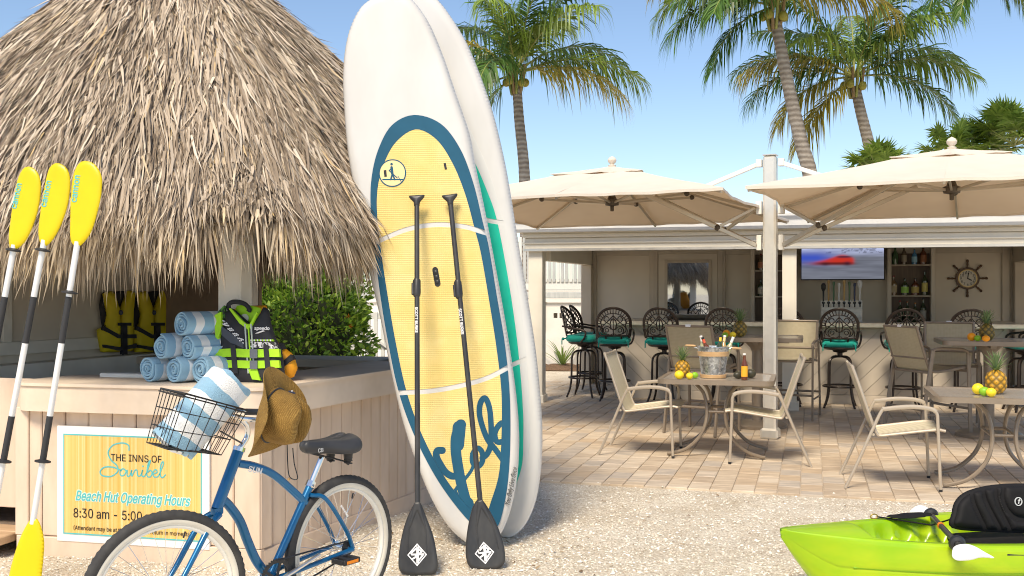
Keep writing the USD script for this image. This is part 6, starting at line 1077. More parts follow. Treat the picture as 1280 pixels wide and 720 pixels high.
def khull(sg):
    def fun(u, v):
        s = u**1.25 * KL; k = v * (len(hull_prof) - 1); i = np.clip(k.astype(int), 0, len(hull_prof) - 2); t = k - i; hp_ = np.array(hull_prof)
        y = hp_[i, 0] * (1 - t) + hp_[i + 1, 0] * t; z = hp_[i, 1] * (1 - t) + hp_[i + 1, 1] * t; z0 = kstem(s); w = khw(s) * (1 - np.clip(1 - s / 0.35, 0, 1) * (1 - z) * 0.75)
        return np.stack([s - 0.02 * (1 - u), sg * y * w, z0 + (kgz(s) - z0) * z], -1)
    m = grid(fun, 110, 37); return m if sg > 0 else (m[0], m[1][:, ::-1])
hl = obj('hull', cat(kf.map(khull(1)), kf.map(khull(-1))), KG, kay, smooth=50)
def kdeck(u, v):
    s = u**1.25 * KL; y = (v * 2 - 1); w = khw(s) * 0.865; a = np.abs(y)
    well = np.clip((s - 0.42) / 0.16, 0, 1) * np.clip((2.45 - s) / 0.2, 0, 1); e = np.clip((0.94 - a) / 0.20, 0, 1); e = e * e * (3 - 2 * e)
    steps = np.where((s > 0.5) & (s < 1.25), 0.35 * np.abs(((s * 7.5) % 1) - 0.5) * 2 * np.clip((a - 0.45) / 0.2, 0, 1), 0)
    ridge = 0.5 * np.exp(-(y / 0.16)**2) * np.clip((1.25 - s) / 0.1, 0, 1)
    z = kgz(s) * 0.992 - 0.16 * well * e * (1 - np.clip(steps, 0, 0.4) * 1.4) * (1 - ridge) + (1 - well) * 0.035 * (1 - y * y) * np.clip(s / 0.4, 0, 1)
    return np.stack([s - 0.02 * (1 - u), y * w, z], -1)
obj('deck', kf.map(grid(kdeck, 240, 61)), KG, hl, smooth=40)
obj('bow_cap', sphere(kf.p(0.004, 0, 0.325), 0.026, 2, (1, 0.9, 0.85)), KG, hl, smooth=True)
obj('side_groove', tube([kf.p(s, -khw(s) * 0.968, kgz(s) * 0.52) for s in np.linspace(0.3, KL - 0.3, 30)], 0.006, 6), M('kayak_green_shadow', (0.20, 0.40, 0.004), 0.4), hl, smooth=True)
CORD = M('gold_buckle', (0.50, 0.33, 0.10), 0.35, metal=0.7)
def kpx(x, y, d): return P(x, y, d)
gp0 = kf.p(1.22, -khw(1.22) * 0.93, kgz(1.22) + 0.006)
obj('paddle_cord', tube([kf.p(1.02, -khw(1.02) * 1.0, kgz(1.02) * 0.86), kf.p(1.26, -khw(1.26) * 1.01, kgz(1.26) * 0.84)], 0.005, 6), BLACK, kay); obj('cord_knob', lathe([(0.0, 0), (0.020, 0.0), (0.022, 0.012), (0.012, 0.018), (0, 0.018)], 12, Fr(kf.p(1.28, -khw(1.28) * 1.0, kgz(1.28) * 0.84), KU, (0, 0, 1))), BLACK, kay, smooth=40)
for s, g in ((0.70, 1), (1.30, -1)):
    c = kf.p(s, g * khw(s) * 0.93, kgz(s) + 0.012); gg_ = np.linspace(0, 2 * PI, 14, endpoint=False); obj('strap_ring', tube(c + np.outer(np.cos(gg_), KU) * 0.022 + np.outer(np.sin(gg_), A_(0, 0, 1)) * 0.013, 0.004, 6, closed=True), CORD, kay, smooth=True)
# seat
SEATB = M('seat_foam', (0.010, 0.0095, 0.010), 0.7, (0.014, 0.013, 0.014), 8, bump=0.12, bscale=160, bdist=0.002, spec=0.2)
kcen = kf.p(1.62, 0, 0.20); sF = Fr(P(1255, 664, 5.72), unit(KU), unit(A_(0.03, 0.22, 1)))
so_px = [(1190, 660), (1190, 640), (1194, 626), (1206, 615), (1228, 608), (1257, 604.5), (1290, 605), (1318, 613), (1334, 628), (1340, 650), (1338, 668), (1300, 667), (1240, 665)]
so_ = px_poly(sF, so_px, 5); seat = obj('seat_back', puff(so_, 0.022, sF, res=0.018, edge=0.04), SEATB, kay, smooth=60, label='black padded upright seat back')
cuts = [stroke(sF, p, 0.012) for p in ([(1211, 606), (1214, 630), (1232, 668)], [(1226, 602), (1228, 625), (1250, 668)], [(1241, 600), (1243, 628), (1262, 668)], [(1252, 600), (1250, 625), (1262, 645), (1280, 649), (1298, 640), (1302, 622), (1298, 602)], [(1312, 602), (1308, 630), (1300, 668)], [(1326, 605), (1322, 635), (1318, 668)])]
for g in so_.buffer(-0.012).difference(unary_union(cuts)).geoms:
    if g.area > 2e-4: obj('back_pad', puff(g.buffer(-0.004), 0.028, Fr(sF.p(0, 0, 0.016), sF.U, sF.V), res=0.014, edge=0.03, back=0.2), SEATB, seat, smooth=60)
ce = sF.loc(1266, 627); EM = M('emblem_silver', (0.55, 0.56, 0.56), 0.4); obj('emblem', Fr(sF.p(ce[0], ce[1], 0.0445), sF.U, sF.V).ext(Point(0, 0).buffer(0.024, 24).difference(Point(0, 0).buffer(0.019, 24)), -0.01, 0.003), EM, seat); obj('emblem_letter', text('f', 0.026, Fr(sF.p(ce[0], ce[1], 0.0445), sF.U, sF.V), 0, -0.012, -0.004, 0.007, True, 0.3, True), EM, seat)
obj('seat_base', puff(rrect(0.46, 0.36, 0.06), 0.028, Fr(kf.p(1.30, 0.02, 0.20), kf.U, kf.V), res=0.03, edge=0.05), SEATB, kay, smooth=60)
obj('strap', tube([sF.p(*sF.loc(1192, 648)), kf.p(1.0, khw(1.0) * 0.5, 0.27), kf.p(0.72, khw(0.72) * 0.92, kgz(0.72) + 0.01)], 0.012, 6, flat=0.35), SEATB, kay); obj('strap_pad', puff(Polygon(catmull([(0, 0), (0.06, 0.02), (0.20, 0.03), (0.28, 0.01), (0.27, -0.02), (0.1, -0.03)], 5, True)), 0.010, Fr(kf.p(0.76, khw(0.76) * 0.80, kgz(0.76) + 0.016), kf.U, unit(kf.V + 0.25 * A_(0, 0, 1))), res=0.014), SEATB, kay, smooth=60)
# its paddle
pA, pB = P(1163, 643, 6.05), P(1197, 680, 5.20); pax = unit(pB - pA); CARB = M('carbon_shaft', (0.045, 0.043, 0.04), 0.35)
kp = thing('kayak_paddle', 'black-shafted kayak paddle with white blades lying across the green kayak', 'kayak paddle', (pA + pB) / 2 - A_(0, 0, 0.02), 0)
obj('shaft', tube([pA - pax * 0.02, (pA + pB) / 2, pB + pax * 0.03], 0.0155, 12), CARB, kp, smooth=40)
m_ = pA + (pB - pA) * 0.42; obj('orange_ring', tube([m_ - pax * 0.014, m_ + pax * 0.014], 0.0185, 14), M('orange_band', (0.85, 0.22, 0.01), 0.5), kp)
for c, sgn in ((pA + pax * 0.02, 1), (pB - pax * 0.02, 1)):
    uu = unit(np.cross(pax, (0, 0, 1))); obj('drip_ring', lathe([(0.017, -0.025), (0.034, -0.02), (0.042, 0.005), (0.034, 0.02), (0.017, 0.025)], 16, Fr(c, uu, np.cross(pax, uu), pax)), BLACK, kp, smooth=40)
PWH = M('blade_white', (0.80, 0.80, 0.80), 0.35)
nf = Fr(P(1208, 690, 5.14), unit((1, 0.12, -0.02)), unit(A_(0.0, 0.35, 0.9))); obj('blade', puff(px_poly(nf, [(1190, 691), (1192, 684), (1199, 680.5), (1209, 680), (1219, 683), (1231, 690), (1243, 697.5), (1226, 697), (1214, 700), (1198, 701), (1191, 697)], 4), 0.010, nf, res=0.01, edge=0.02), PWH, kp, smooth=50)
ff = Fr(P(1152, 641, 6.10), unit((1, 0.12, 0.0)), unit(A_(0.0, 0.5, 0.8))); obj('blade', puff(px_poly(ff, [(1166, 645), (1163, 637), (1154, 632), (1146, 632), (1139, 637), (1137, 641), (1146, 643), (1156, 646)], 4), 0.010, ff, res=0.012, edge=0.02), PWH, kp, smooth=50)
# ---------------------------------------------------------------- fruit, bucket and bottles on the tables
PINE = usdkit.material(stage, '/World/Looks/pineapple_skin', {'a': ('attribute', {'attribute': 'paint'}), 'n': ('noise_texture', {'scale': 120.0}), 'b': ('bump', {'strength': 0.3, 'distance': 0.003}), 'p': ('principled_bsdf', {'roughness': 0.5})}, [('a.color', 'p.base_color'), ('n.fac', 'b.height'), ('b.normal', 'p.normal')], surface='p.BSDF')
PLEAF = M('pineapple_leaf', (0.12, 0.20, 0.08), 0.5, (0.26, 0.33, 0.16), 14, trans=(0.2, 0.3, 0.08))
def pineapple(base, lab, ripe, k=1.0, seed=0, lean=0.0):
    r = np.random.default_rng(seed); t = thing('pineapple', lab, 'pineapple', base, r.uniform(0, 6), 'pineapples on the tables', local=True); nu, nv = 60, 96; H_, R_ = 0.185 * k, 0.072 * k
    U, V = np.meshgrid(np.linspace(0, 1, nu), np.arange(nv) / nv, indexing='ij'); a = V * 2 * PI; z = U * H_
    rad = R_ * np.clip(1 - np.abs(2 * U - 0.95)**3.0 * 0.62, 0.02, 1) * np.where(U < 0.02, 0.55, 1) * np.where(U > 0.985, 0.5, 1)
    c1 = np.cos(7 * a + U * 19); c2 = np.cos(7 * a - U * 19); bump = np.clip((c1 + 1) / 2 * (c2 + 1) / 2, 0, 1)**0.55
    rad = rad + 0.007 * k * bump * np.clip(np.sin(U * PI) * 2, 0, 1); v = np.stack([rad * np.cos(a), rad * np.sin(a), z], -1)
    eye = bump[..., None]; yel = np.array([0.72, 0.36, 0.015]) if ripe else np.array([0.34, 0.22, 0.03]); dk = np.array([0.16, 0.10, 0.015]) if ripe else np.array([0.06, 0.055, 0.015])
    cl = dk * (1 - eye) + yel * eye; tip = (bump > 0.93)[..., None]; cl = np.where(tip, cl * 0.45 + np.array([0.10, 0.10, 0.02]) * 0.5, cl)
    i, j = np.meshgrid(np.arange(nu - 1), np.arange(nv), indexing='ij'); j2 = (j + 1) % nv; q = np.stack([i * nv + j, i * nv + j2, (i + 1) * nv + j2, (i + 1) * nv + j], -1).reshape(-1, 4)
    obj('body', (v.reshape(-1, 3), np.vstack([q[:, [0, 1, 2]], q[:, [0, 2, 3]]])), PINE, t, smooth=True, col=cl.reshape(-1, 3))
    n = 46
    for m in range(n):
        f_ = m / n; az = m * 2.399; el = 0.45 + 1.05 * f_ + r.uniform(-0.1, 0.1); L = (0.075 + 0.075 * math.sin(f_ * PI * 0.9)) * k; o = A_(math.cos(az), math.sin(az), 0); sd = A_(-math.sin(az), math.cos(az), 0); s = np.linspace(0, 1, 5)
        p = A_(0, 0, H_ * 0.97 + 0.03 * f_ * k) + o * (0.018 * k * (1 - f_) + s[:, None] * L * math.cos(el) * (0.9 + 0.25 * s[:, None])) + A_(0, 0, 1) * (s * L * math.sin(el) - 0.18 * L * s**2.5 * (1 - f_))[:, None]; w = 0.017 * k * np.array([1, 0.95, 0.75, 0.45, 0.03])
        vv = np.vstack([p - sd * w[:, None] / 2 + A_(0, 0, 0.0), p - o * 0.003 - A_(0, 0, 0.002), p + sd * w[:, None] / 2]); ff_ = []
        for e in range(4):
            for b in (0, 5): ff_ += [(b + e, b + 5 + e, b + 6 + e), (b + e, b + 6 + e, b + 1 + e)]
        obj('leaf', (vv, np.array(ff_)), PLEAF, t, smooth=True)
    return t
def fruit(base, r, col, col2, lab, cat_, sq=(1, 1, 1), name=None, nip=0.0, rz=0.0):
    t = thing(name or cat_, lab, cat_, base, rz, None, local=True); m = sphere((0, 0, 0), 1.0, 3); v = m[0].copy(); e = np.abs(v[:, 0])**6; v[:, 0] += np.sign(v[:, 0]) * nip * e
    v = v * r * np.asarray(sq); v[:, 2] -= v[:, 2].min(); obj('skin', (v, m[1]), M(cat_ + '_skin', col, 0.42, col2, 14, bump=0.12, bscale=130, bdist=0.002), t, smooth=True)
    obj('stem_end', sphere((0, 0, v[:, 2].max() * 0.985) if not nip else (v[:, 0].max() * 0.98, 0, r * sq[2]), 0.006, 1, (1, 1, 0.5)), M('fruit_stem', (0.16, 0.14, 0.04), 0.7), t, smooth=True)
OR = ((0.90, 0.36, 0.01), (0.86, 0.31, 0.008)); LE = ((0.90, 0.70, 0.03), (0.85, 0.62, 0.02)); LI = ((0.20, 0.45, 0.02), (0.30, 0.52, 0.03)); AV = ((0.035, 0.035, 0.025), (0.06, 0.055, 0.03))
TZ = PZ + 0.735; HZ = PZ + 1.03
def on(x, y, z): d = FPX * (EYE - z) / (y - 360); return A_((x - 640) / FPX * d, d, z)
def onpx(x, d, z): return A_((x - 640) / FPX * d, d, z)
pineapple(onpx(853, 9.82, TZ), 'ripe golden pineapple beside the metal ice bucket', True, 0.92, 1)
fruit(onpx(849, 9.66, TZ), 0.042, *LE, 'larger lemon in front of the pineapple by the ice bucket', 'lemon', (1.0, 0.97, 0.97), None, 0.05); fruit(onpx(862, 9.64, TZ), 0.033, *LE, 'smaller lemon between pineapple and lime by the ice bucket', 'lemon', (1.06, 0.95, 0.95), None, 0.06, 1.0); fruit(onpx(868.5, 9.75, TZ), 0.031, *LI, 'lime nearest the ice bucket', 'lime', (1.08, 0.96, 0.96), None, 0.06, 0.4)
fruit(onpx(923, 9.72, TZ), 0.042, *AV, 'dark avocado left of the beer bottle', 'avocado', (1.25, 0.92, 0.85), None, 0.0, 0.5); fruit(onpx(938, 9.78, TZ), 0.045, *AV, 'dark avocado right of the beer bottle', 'avocado', (1.15, 0.95, 0.95), None, 0.0, -0.3)
bottle(onpx(930.5, 9.60, TZ), 0.245, 0.031, (0.10, 0.03, 0.008), (0.85, 0.42, 0.03), 'brown beer bottle with an orange label standing on the low table', (0.75, 0.74, 0.70), 0.60, 0.42, 'beer_bottle', None, 'beer bottle', None, None, (0.12, 0.52))
GALV = usdkit.material(stage, '/World/Looks/galvanised', {'tc': ('texture_coordinate', {}), 'v': ('voronoi_texture', {'scale': 60.0}), 's': ('separate_color', {}), 'r': ('rgb_ramp', {'ramp': [(0, (0.30, 0.32, 0.33)), (1, (0.66, 0.68, 0.69))]}), 'rr': ('map_range', {'to_min': 0.25, 'to_max': 0.55}), 'p': ('principled_bsdf', {'metallic': 0.85})}, [('tc.object', 'v.vector'), ('v.color', 's.color'), ('s.r', 'r.fac'), ('r.color', 'p.base_color'), ('s.g', 'rr.value'), ('rr.result', 'p.roughness')], surface='p.BSDF')
WOODB = M('pale_wood', (0.62, 0.41, 0.21), 0.5, (0.52, 0.32, 0.15), 14, stretch=(1, 1, 5))
bkp = onpx(891.5, 9.86, TZ); bu = thing('ice_bucket', 'galvanised ice bucket with pale wooden bands and side handles', 'bucket', bkp, AE + 0.15, None, local=True)
obj('shell', lathe([(0, 0.012), (0.108, 0.012), (0.110, 0.02), (0.145, 0.285), (0.151, 0.29), (0.150, 0.297), (0.140, 0.292), (0.106, 0.06), (0, 0.05)], 36), GALV, bu, smooth=40)
obj('base_band', lathe([(0.100, 0.0), (0.121, 0.0), (0.125, 0.03), (0.1125, 0.031), (0.1125, 0.012)], 36), WOODB, bu, smooth=40); obj('top_band', lathe([(0.1355, 0.205), (0.145, 0.205), (0.150, 0.248), (0.1405, 0.248)], 36), WOODB, bu, smooth=40)
obj('ice', lathe([(0.0, 0.262), (0.06, 0.268), (0.10, 0.262), (0.135, 0.258)], 18), M('ice_white', (0.75, 0.78, 0.8), 0.15), bu, smooth=40, kind=None)
for s in (-1, 1):
    obj('handle_bracket', tube([(s * 0.146, -0.03, 0.275), (s * 0.175, -0.03, 0.285), (s * 0.175, 0.03, 0.285), (s * 0.146, 0.03, 0.275)], 0.004, 6), GALV, bu); obj('handle', puff(Polygon(catmull([(0.165, -0.03), (0.20, -0.034), (0.26, -0.012), (0.262, 0.012), (0.20, 0.034), (0.165, 0.03)], 5, True)), 0.011, Fr((0, 0, 0.288), (s, 0, -0.05 if s > 0 else 0.05), (0, 1, 0)), res=0.012), WOODB, bu, smooth=60)
cB = bkp + A_(0, 0, 0.165)
for dx, dy, up, g, l, lab, cap, gn in ((-0.07, 0.0, (-0.20, 0.05, 1), (0.55, 0.52, 0.30), (0.75, 0.75, 0.68), 'clear beer bottle with a silver cap, leftmost in the ice bucket', (0.78, 0.78, 0.76), 'clear_beer'), (-0.02, -0.03, (-0.42, -0.05, 1), (0.10, 0.03, 0.01), (0.75, 0.12, 0.06), 'brown beer bottle with a red neck label leaning left in the ice bucket', (0.02, 0.02, 0.02), None),
        (0.045, 0.0, (0.12, 0.0, 1), (0.09, 0.03, 0.01), (0.85, 0.55, 0.05), 'brown beer bottle with a yellow neck label in the middle of the ice bucket', (0.02, 0.02, 0.02), None), (0.085, 0.03, (0.16, 0.1, 1), (0.60, 0.40, 0.16), (0.75, 0.6, 0.3), 'amber clear beer bottle at the right of the ice bucket', (0.8, 0.8, 0.8), 'amber_beer'), (0.10, -0.02, (0.40, 0.0, 1), (0.55, 0.50, 0.36), (0.8, 0.8, 0.76), 'clear beer bottle leaning out at the far right of the ice bucket', (0.8, 0.8, 0.8), 'clear_beer')):
    bottle(cB + A_(dx, dy, 0), 0.235, 0.029, g, l, lab, cap, 0.58, 0.42, 'beer_bottle', 'beer bottles in the ice bucket', 'beer bottle', up, gn, (0.76, 0.92))
pineapple(onpx(925, 11.72, HZ), 'greenish pineapple on the left tall table', False, 1.0, 2); fruit(onpx(908, 11.66, HZ), 0.042, *OR, 'orange behind the lime on the left tall table', 'orange'); fruit(onpx(906.5, 11.52, HZ), 0.032, *LI, 'lime in front of the orange on the left tall table', 'lime', (1.05, 0.97, 0.97), None, 0.05); fruit(onpx(916, 11.56, HZ), 0.034, *LE, 'lemon next to the greenish pineapple on the left tall table', 'lemon', (1.04, 0.97, 0.97), None, 0.05)
pineapple(onpx(1233.5, 10.86, HZ), 'brownish pineapple on the right tall table', False, 1.0, 3); fruit(onpx(1214.5, 10.84, HZ), 0.043, *OR, 'orange at the left of the fruit on the right tall table', 'orange'); fruit(onpx(1222, 10.78, HZ), 0.032, *LI, 'dark lime between the oranges on the right tall table', 'lime', (1.05, 0.97, 0.97), None, 0.05); fruit(onpx(1232.5, 10.70, HZ), 0.036, *OR, 'small orange in front of the brownish pineapple on the right tall table', 'orange', (1.1, 0.95, 0.9))
pineapple(onpx(1245, 8.34, TZ), 'ripe golden pineapple on the low table at the right edge', True, 1.05, 4); fruit(onpx(1222.5, 8.28, TZ), 0.045, *LE, 'largest lemon on the low table at the right edge', 'lemon', (1.0, 0.98, 0.98), None, 0.04); fruit(onpx(1230.5, 8.16, TZ), 0.038, (0.42, 0.60, 0.02), (0.48, 0.62, 0.03), 'yellow-green lime between two lemons at the right edge', 'lime', (1.06, 0.95, 0.95), 'lime', 0.05); fruit(onpx(1239, 8.10, TZ), 0.036, *LE, 'small lemon in front of the pineapple at the right edge', 'lemon', (1.04, 0.96, 0.96), None, 0.05)

# ---------------------------------------------------------------- hedge and fence behind the hut
HEDGE = M('hedge_leaf', (0.08, 0.16, 0.02), 0.40, island=[(0, (0.05, 0.12, 0.012)), (0.4, (0.12, 0.23, 0.022)), (0.8, (0.23, 0.36, 0.035)), (1, (0.34, 0.45, 0.06))], trans=(0.2, 0.3, 0.03), spec=0.5)
def leaf_cloud(blobs, n, L, seed, sun_up=True):
    r = np.random.default_rng(seed); vol = np.array([b[3] * b[4] * b[5] for b in blobs])**0.67; out = [[], [], [], [], [], []]
    which = r.choice(len(blobs), n, p=vol / vol.sum()); d = r.normal(size=(n, 3)); d /= np.linalg.norm(d, axis=1, keepdims=True); B_ = np.array(blobs)[which]; rad = 1 - np.abs(r.normal(0, 0.13, n)); p = B_[:, :3] + d * B_[:, 3:6] * rad[:, None]
    lump = meshkit.noise(p * 3.1, seed) - 0.5; p = p + d * (lump * 0.30)[:, None]
    dr = d * 0.7 + r.normal(0, 0.55, (n, 3)) + A_(0, 0, 0.25); dr /= np.linalg.norm(dr, axis=1, keepdims=True); sd = np.cross(dr, r.normal(size=(n, 3))); sd /= np.linalg.norm(sd, axis=1, keepdims=True)
    ln = L * r.uniform(0.6, 1.25, n); w = ln * r.uniform(0.35, 0.5, n); mid = p + dr * ln[:, None] * 0.5; tip = p + dr * ln[:, None] - np.cross(dr, sd) * (ln * r.uniform(-0.1, 0.25, n))[:, None]
    v = np.stack([p, mid - sd * w[:, None] / 2, mid + sd * w[:, None] / 2, tip], 1).reshape(-1, 3); o = np.arange(n)[:, None] * 4; return v, np.stack([o + [0, 1, 2], o + [1, 3, 2]], 1).reshape(-1, 3)
hx0 = lambda px, d: (px - 640) / FPX * d
hblobs = [(hx0(px, d), d, z, rx, ry, rz) for px, d, z, rx, ry, rz in ((340, 10.6, 0.9, 0.55, 0.5, 0.85), (385, 10.5, 1.0, 0.6, 0.55, 0.85), (394, 10.7, 0.95, 0.40, 0.5, 0.80), (360, 11.0, 1.45, 0.5, 0.5, 0.5), (405, 10.9, 1.42, 0.42, 0.5, 0.45), (310, 10.9, 1.2, 0.5, 0.5, 0.8))]
hd = thing('hedge_bush', 'dense bright green clipped bush with tiny orange flowers behind the hut counter', 'bush', (hx0(385, 10.7), 10.7, 0), 0)
obj('foliage', leaf_cloud(hblobs, 30000, 0.075, 31), HEDGE, hd, kind='stuff')
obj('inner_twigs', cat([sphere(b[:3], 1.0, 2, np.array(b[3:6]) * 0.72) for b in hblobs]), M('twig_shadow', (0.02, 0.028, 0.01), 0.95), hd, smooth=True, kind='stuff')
FLW = M('orange_flower', (0.85, 0.25, 0.03), 0.5)
for px, y in ((435, 395), (438, 408), (371, 420)):
    c = P(px, y, 10.25); obj('flower', cat([puff(Polygon([(0, 0), (0.012, 0.012), (0.03, 0.0), (0.012, -0.012)]), 0.004, Fr(c, A_(math.cos(a), 0, math.sin(a)), (0, -0.6, 0.3)), res=0.01) for a in np.arange(5) * 2 * PI / 5]), FLW, hd)
lf0 = A_(hx0(415, 12.2), 12.2, 0); lu = unit((1, -0.15, 0)); lfr = Fr(lf0, lu, (0, 0, 1)); PICK = M('picket_white', (0.66, 0.66, 0.62), 0.6, world=True)
pf = thing('picket_fence', 'white picket fence with narrow slats behind the green bush', 'fence', lfr.p(0.8, 0), 0)
for k in range(26): obj('slat', lfr.box(k * 0.085, k * 0.085 + 0.045, 0.1, 1.32, 0, 0.02, 0.003), PICK, pf)
for z in (0.3, 0.88, 1.24): obj('rail', lfr.box(-0.05, 2.2, z, z + 0.07, -0.045, -0.001, 0.003), PICK, pf)
obj('diagonal_brace', beam(lfr.p(0.3, 1.18, 0.035), lfr.p(0.95, 0.72, 0.035), 0.05, 0.022), PICK, pf)
# ---------------------------------------------------------------- palms
TRUNK = usdkit.material(stage, '/World/Looks/palm_bark', {'g': ('geometry', {}), 'w': ('wave_texture', {'bands_direction': 'z', 'scale': 2.6, 'distortion': 2.0, 'detail': 3.0, 'detail_scale': 2.0}), 'n': ('noise_texture', {'scale': 5.0, 'detail': 6.0}), 'm': ('mix_color', {'fac': 0.72}), 'r': ('rgb_ramp', {'ramp': [(0.2, (0.13, 0.105, 0.085)), (0.5, (0.28, 0.24, 0.20)), (0.8, (0.44, 0.40, 0.35))]}), 'b': ('bump', {'strength': 0.5, 'distance': 0.02}), 'p': ('principled_bsdf', {'roughness': 0.9, 'specular_ior_level': 0.15})},
    [('g.position', 'w.vector'), ('g.position', 'n.vector'), ('w.color', 'm.a'), ('n.color', 'm.b'), ('m.result', 'r.fac'), ('r.color', 'p.base_color'), ('w.fac', 'b.height'), ('b.normal', 'p.normal')], surface='p.BSDF')
FROND = [M(f'frond_{n}', c, 0.38, island=[(0, tuple(np.array(c) * 0.6)), (0.6, c), (1, tuple(np.array(c) * 1.6))], trans=tuple(np.array(c) * 2.2), spec=0.5) for n, c in (('green', (0.085, 0.165, 0.030)), ('bright', (0.19, 0.27, 0.035)), ('golden', (0.40, 0.33, 0.055)))]
RACH = M('frond_stalk', (0.30, 0.30, 0.08), 0.5); DRY = M('dry_frond', (0.30, 0.20, 0.10), 0.8)
def frond(c, az, el, L, droop, seed, twist=0.0, lw=0.075, ll=0.95):
    r = np.random.default_rng(seed); n = 26; s = np.linspace(0, 1, n); o = A_(math.cos(az), math.sin(az), 0); th = el - droop * s**1.35
    st = np.stack([np.cos(th)[:, None] * o + np.sin(th)[:, None] * A_(0, 0, 1)], 0)[0] * L / (n - 1); p = c + np.cumsum(np.vstack([[0, 0, 0], st[:-1]]), 0)
    rach = tube(p, np.linspace(0.030, 0.005, n), 5); m = 74; u = np.linspace(0.14, 0.99, m); k = np.clip((u * (n - 1)).astype(int), 0, n - 2); t = (u * (n - 1) - k)[:, None]; q = p[k] * (1 - t) + p[k + 1] * t; dr = st[k] / np.linalg.norm(st[k], axis=1, keepdims=True)
    sd0 = A_(-math.sin(az), math.cos(az), 0); up = np.cross(sd0, -dr); up = np.where((up[:, 2:3] < 0) & (np.abs(up[:, 2:3]) > 0.2), -up, up); out = []
    for sg in (-1, 1):
        l = ll * np.sin(np.clip(0.16 + u * 0.84, 0, 1) * PI * 0.92)**0.7 * r.uniform(0.85, 1.1, m) * L / 3.4; dd = sd0 * sg * 0.70 + dr * (0.45 + 0.45 * u)[:, None] + up * (0.16 + r.normal(0, 0.07, m))[:, None] + r.normal(0, 0.12, (m, 3)); dd /= np.linalg.norm(dd, axis=1, keepdims=True)
        side = dr - dd * (dr * dd).sum(1, keepdims=True); side /= np.linalg.norm(side, axis=1, keepdims=True) + 1e-9; side = side * 0.75 + up * 0.5 * sg * 0
        a1 = q; hang = A_(0, 0, -1) * (l * r.uniform(0.35, 1.25, m))[:, None]
        b1_ = q + dd * l[:, None] * 0.45 + hang * 0.12; c1_ = q + dd * l[:, None] * 0.78 + hang * 0.5; e1_ = q + dd * l[:, None] * 0.95 + hang * 1.1; w = lw * (0.7 + 0.3 * np.sin(u * PI))[:, None] * L / 3.4
        v = np.stack([a1 - side * w * 0.3, a1 + side * w * 0.3, b1_ - side * w * 0.5, b1_ + side * w * 0.5, c1_ - side * w * 0.35, c1_ + side * w * 0.35, e1_], 1).reshape(-1, 3); oo = np.arange(m)[:, None] * 7
        out.append((v, np.stack([oo + [0, 1, 3], oo + [0, 3, 2], oo + [2, 3, 5], oo + [2, 5, 4], oo + [4, 5, 6]], 1).reshape(-1, 3)))
    return rach, cat(out)
def palm(base, pts, rad, crown, fr_list, lab, seed, bark=True, group=None):
    t = thing('palm_tree', lab, 'palm tree', base, 0, 'coconut palms behind the bar'); r = np.random.default_rng(seed)
    if bark:
        q = catmull(pts, 14); rr = np.linspace(rad[0], rad[1], len(q)) * (1 + 0.03 * np.sin(np.arange(len(q)) * 2.4)); obj('trunk', tube(q, rr, 14), TRUNK, t, smooth=50)
        for k in range(9): a = k * 2.4; obj('leaf_base', tube(catmull([crown + A_(math.cos(a) * rad[1] * 0.9, math.sin(a) * rad[1] * 0.9, -0.55), crown + A_(math.cos(a) * rad[1] * 1.6, math.sin(a) * rad[1] * 1.6, -0.15), crown + A_(math.cos(a) * 0.25, math.sin(a) * 0.25, 0.22)], 4), 0.04, 5), DRY if k % 2 else RACH, t, smooth=True)
        for k in range(5): a = k * 1.3 + 4.0; obj('coconut', sphere(crown + A_(math.cos(a) * 0.26, math.sin(a) * 0.26, -0.22 - 0.05 * (k % 2)), 0.10, 2, (1, 1, 1.15)), M('young_coconut', (0.28, 0.25, 0.04), 0.5), t, smooth=True)
    for k, (az, el, L, dr, mt) in enumerate(fr_list):
        rach, lv = frond(crown, math.radians(az), math.radians(el), L, math.radians(dr), seed * 100 + k); f_ = obj('frond', lv, FROND[mt], t); obj('stalk', rach, RACH, f_, smooth=True)
    return t
D1 = 27.0; c1 = P(645, 92, D1); s1 = D1 / 27
F1_ = [(2, 22, 3.5, 62, 1), (-14, 12, 3.2, 70, 2), (28, 40, 3.6, 75, 0), (60, 60, 3.6, 70, 1), (130, 58, 3.6, 75, 0), (158, 44, 3.5, 80, 2), (180, 22, 3.3, 85, 2), (200, 30, 3.4, 80, 0), (255, 55, 3.3, 80, 1), (285, 60, 3.3, 70, 0), (310, 48, 3.5, 70, 1), (352, 70, 3.3, 50, 0), (185, -18, 2.9, 55, 0), (172, -40, 2.8, 30, 0), (150, 75, 3.3, 40, 0), (250, 15, 3.0, 80, 0)]
palm(A_((659 - 640) / FPX * D1, D1, 0), [A_((659 - 640) / FPX * D1, D1, 0), P(657, 280, D1), P(655, 210, D1), P(649, 150, D1), P(646, 105, D1)], (0.17, 0.12), c1, F1_, 'coconut palm beside the white boards, its crown above the left umbrella', 1)
D2 = 24.0; c2_ = P(968, 8, D2); F2_ = [(178, 30, 3.0, 85, 1), (190, 12, 2.9, 75, 0), (205, 30, 2.9, 85, 0), (165, 45, 3.1, 80, 2), (100, 65, 3.2, 60, 0), (60, 60, 3.2, 60, 1), (25, 45, 3.2, 70, 0), (350, 25, 3.0, 80, 2), (310, 40, 3.0, 75, 1), (280, 50, 3.0, 80, 0), (245, 40, 2.9, 85, 1), (225, 20, 2.8, 85, 0), (200, -20, 2.4, 60, 0), (230, 65, 3.1, 50, 0)]
palm(A_((1040 - 640) / FPX * D2, D2, 0), [A_((1040 - 640) / FPX * D2, D2, 0), P(1016, 240, D2), P(1002, 180, D2), P(986, 110, D2), P(970, 28, D2)], (0.19, 0.125), c2_, F2_, 'tall leaning coconut palm whose crown is cut by the top of the photo', 2)
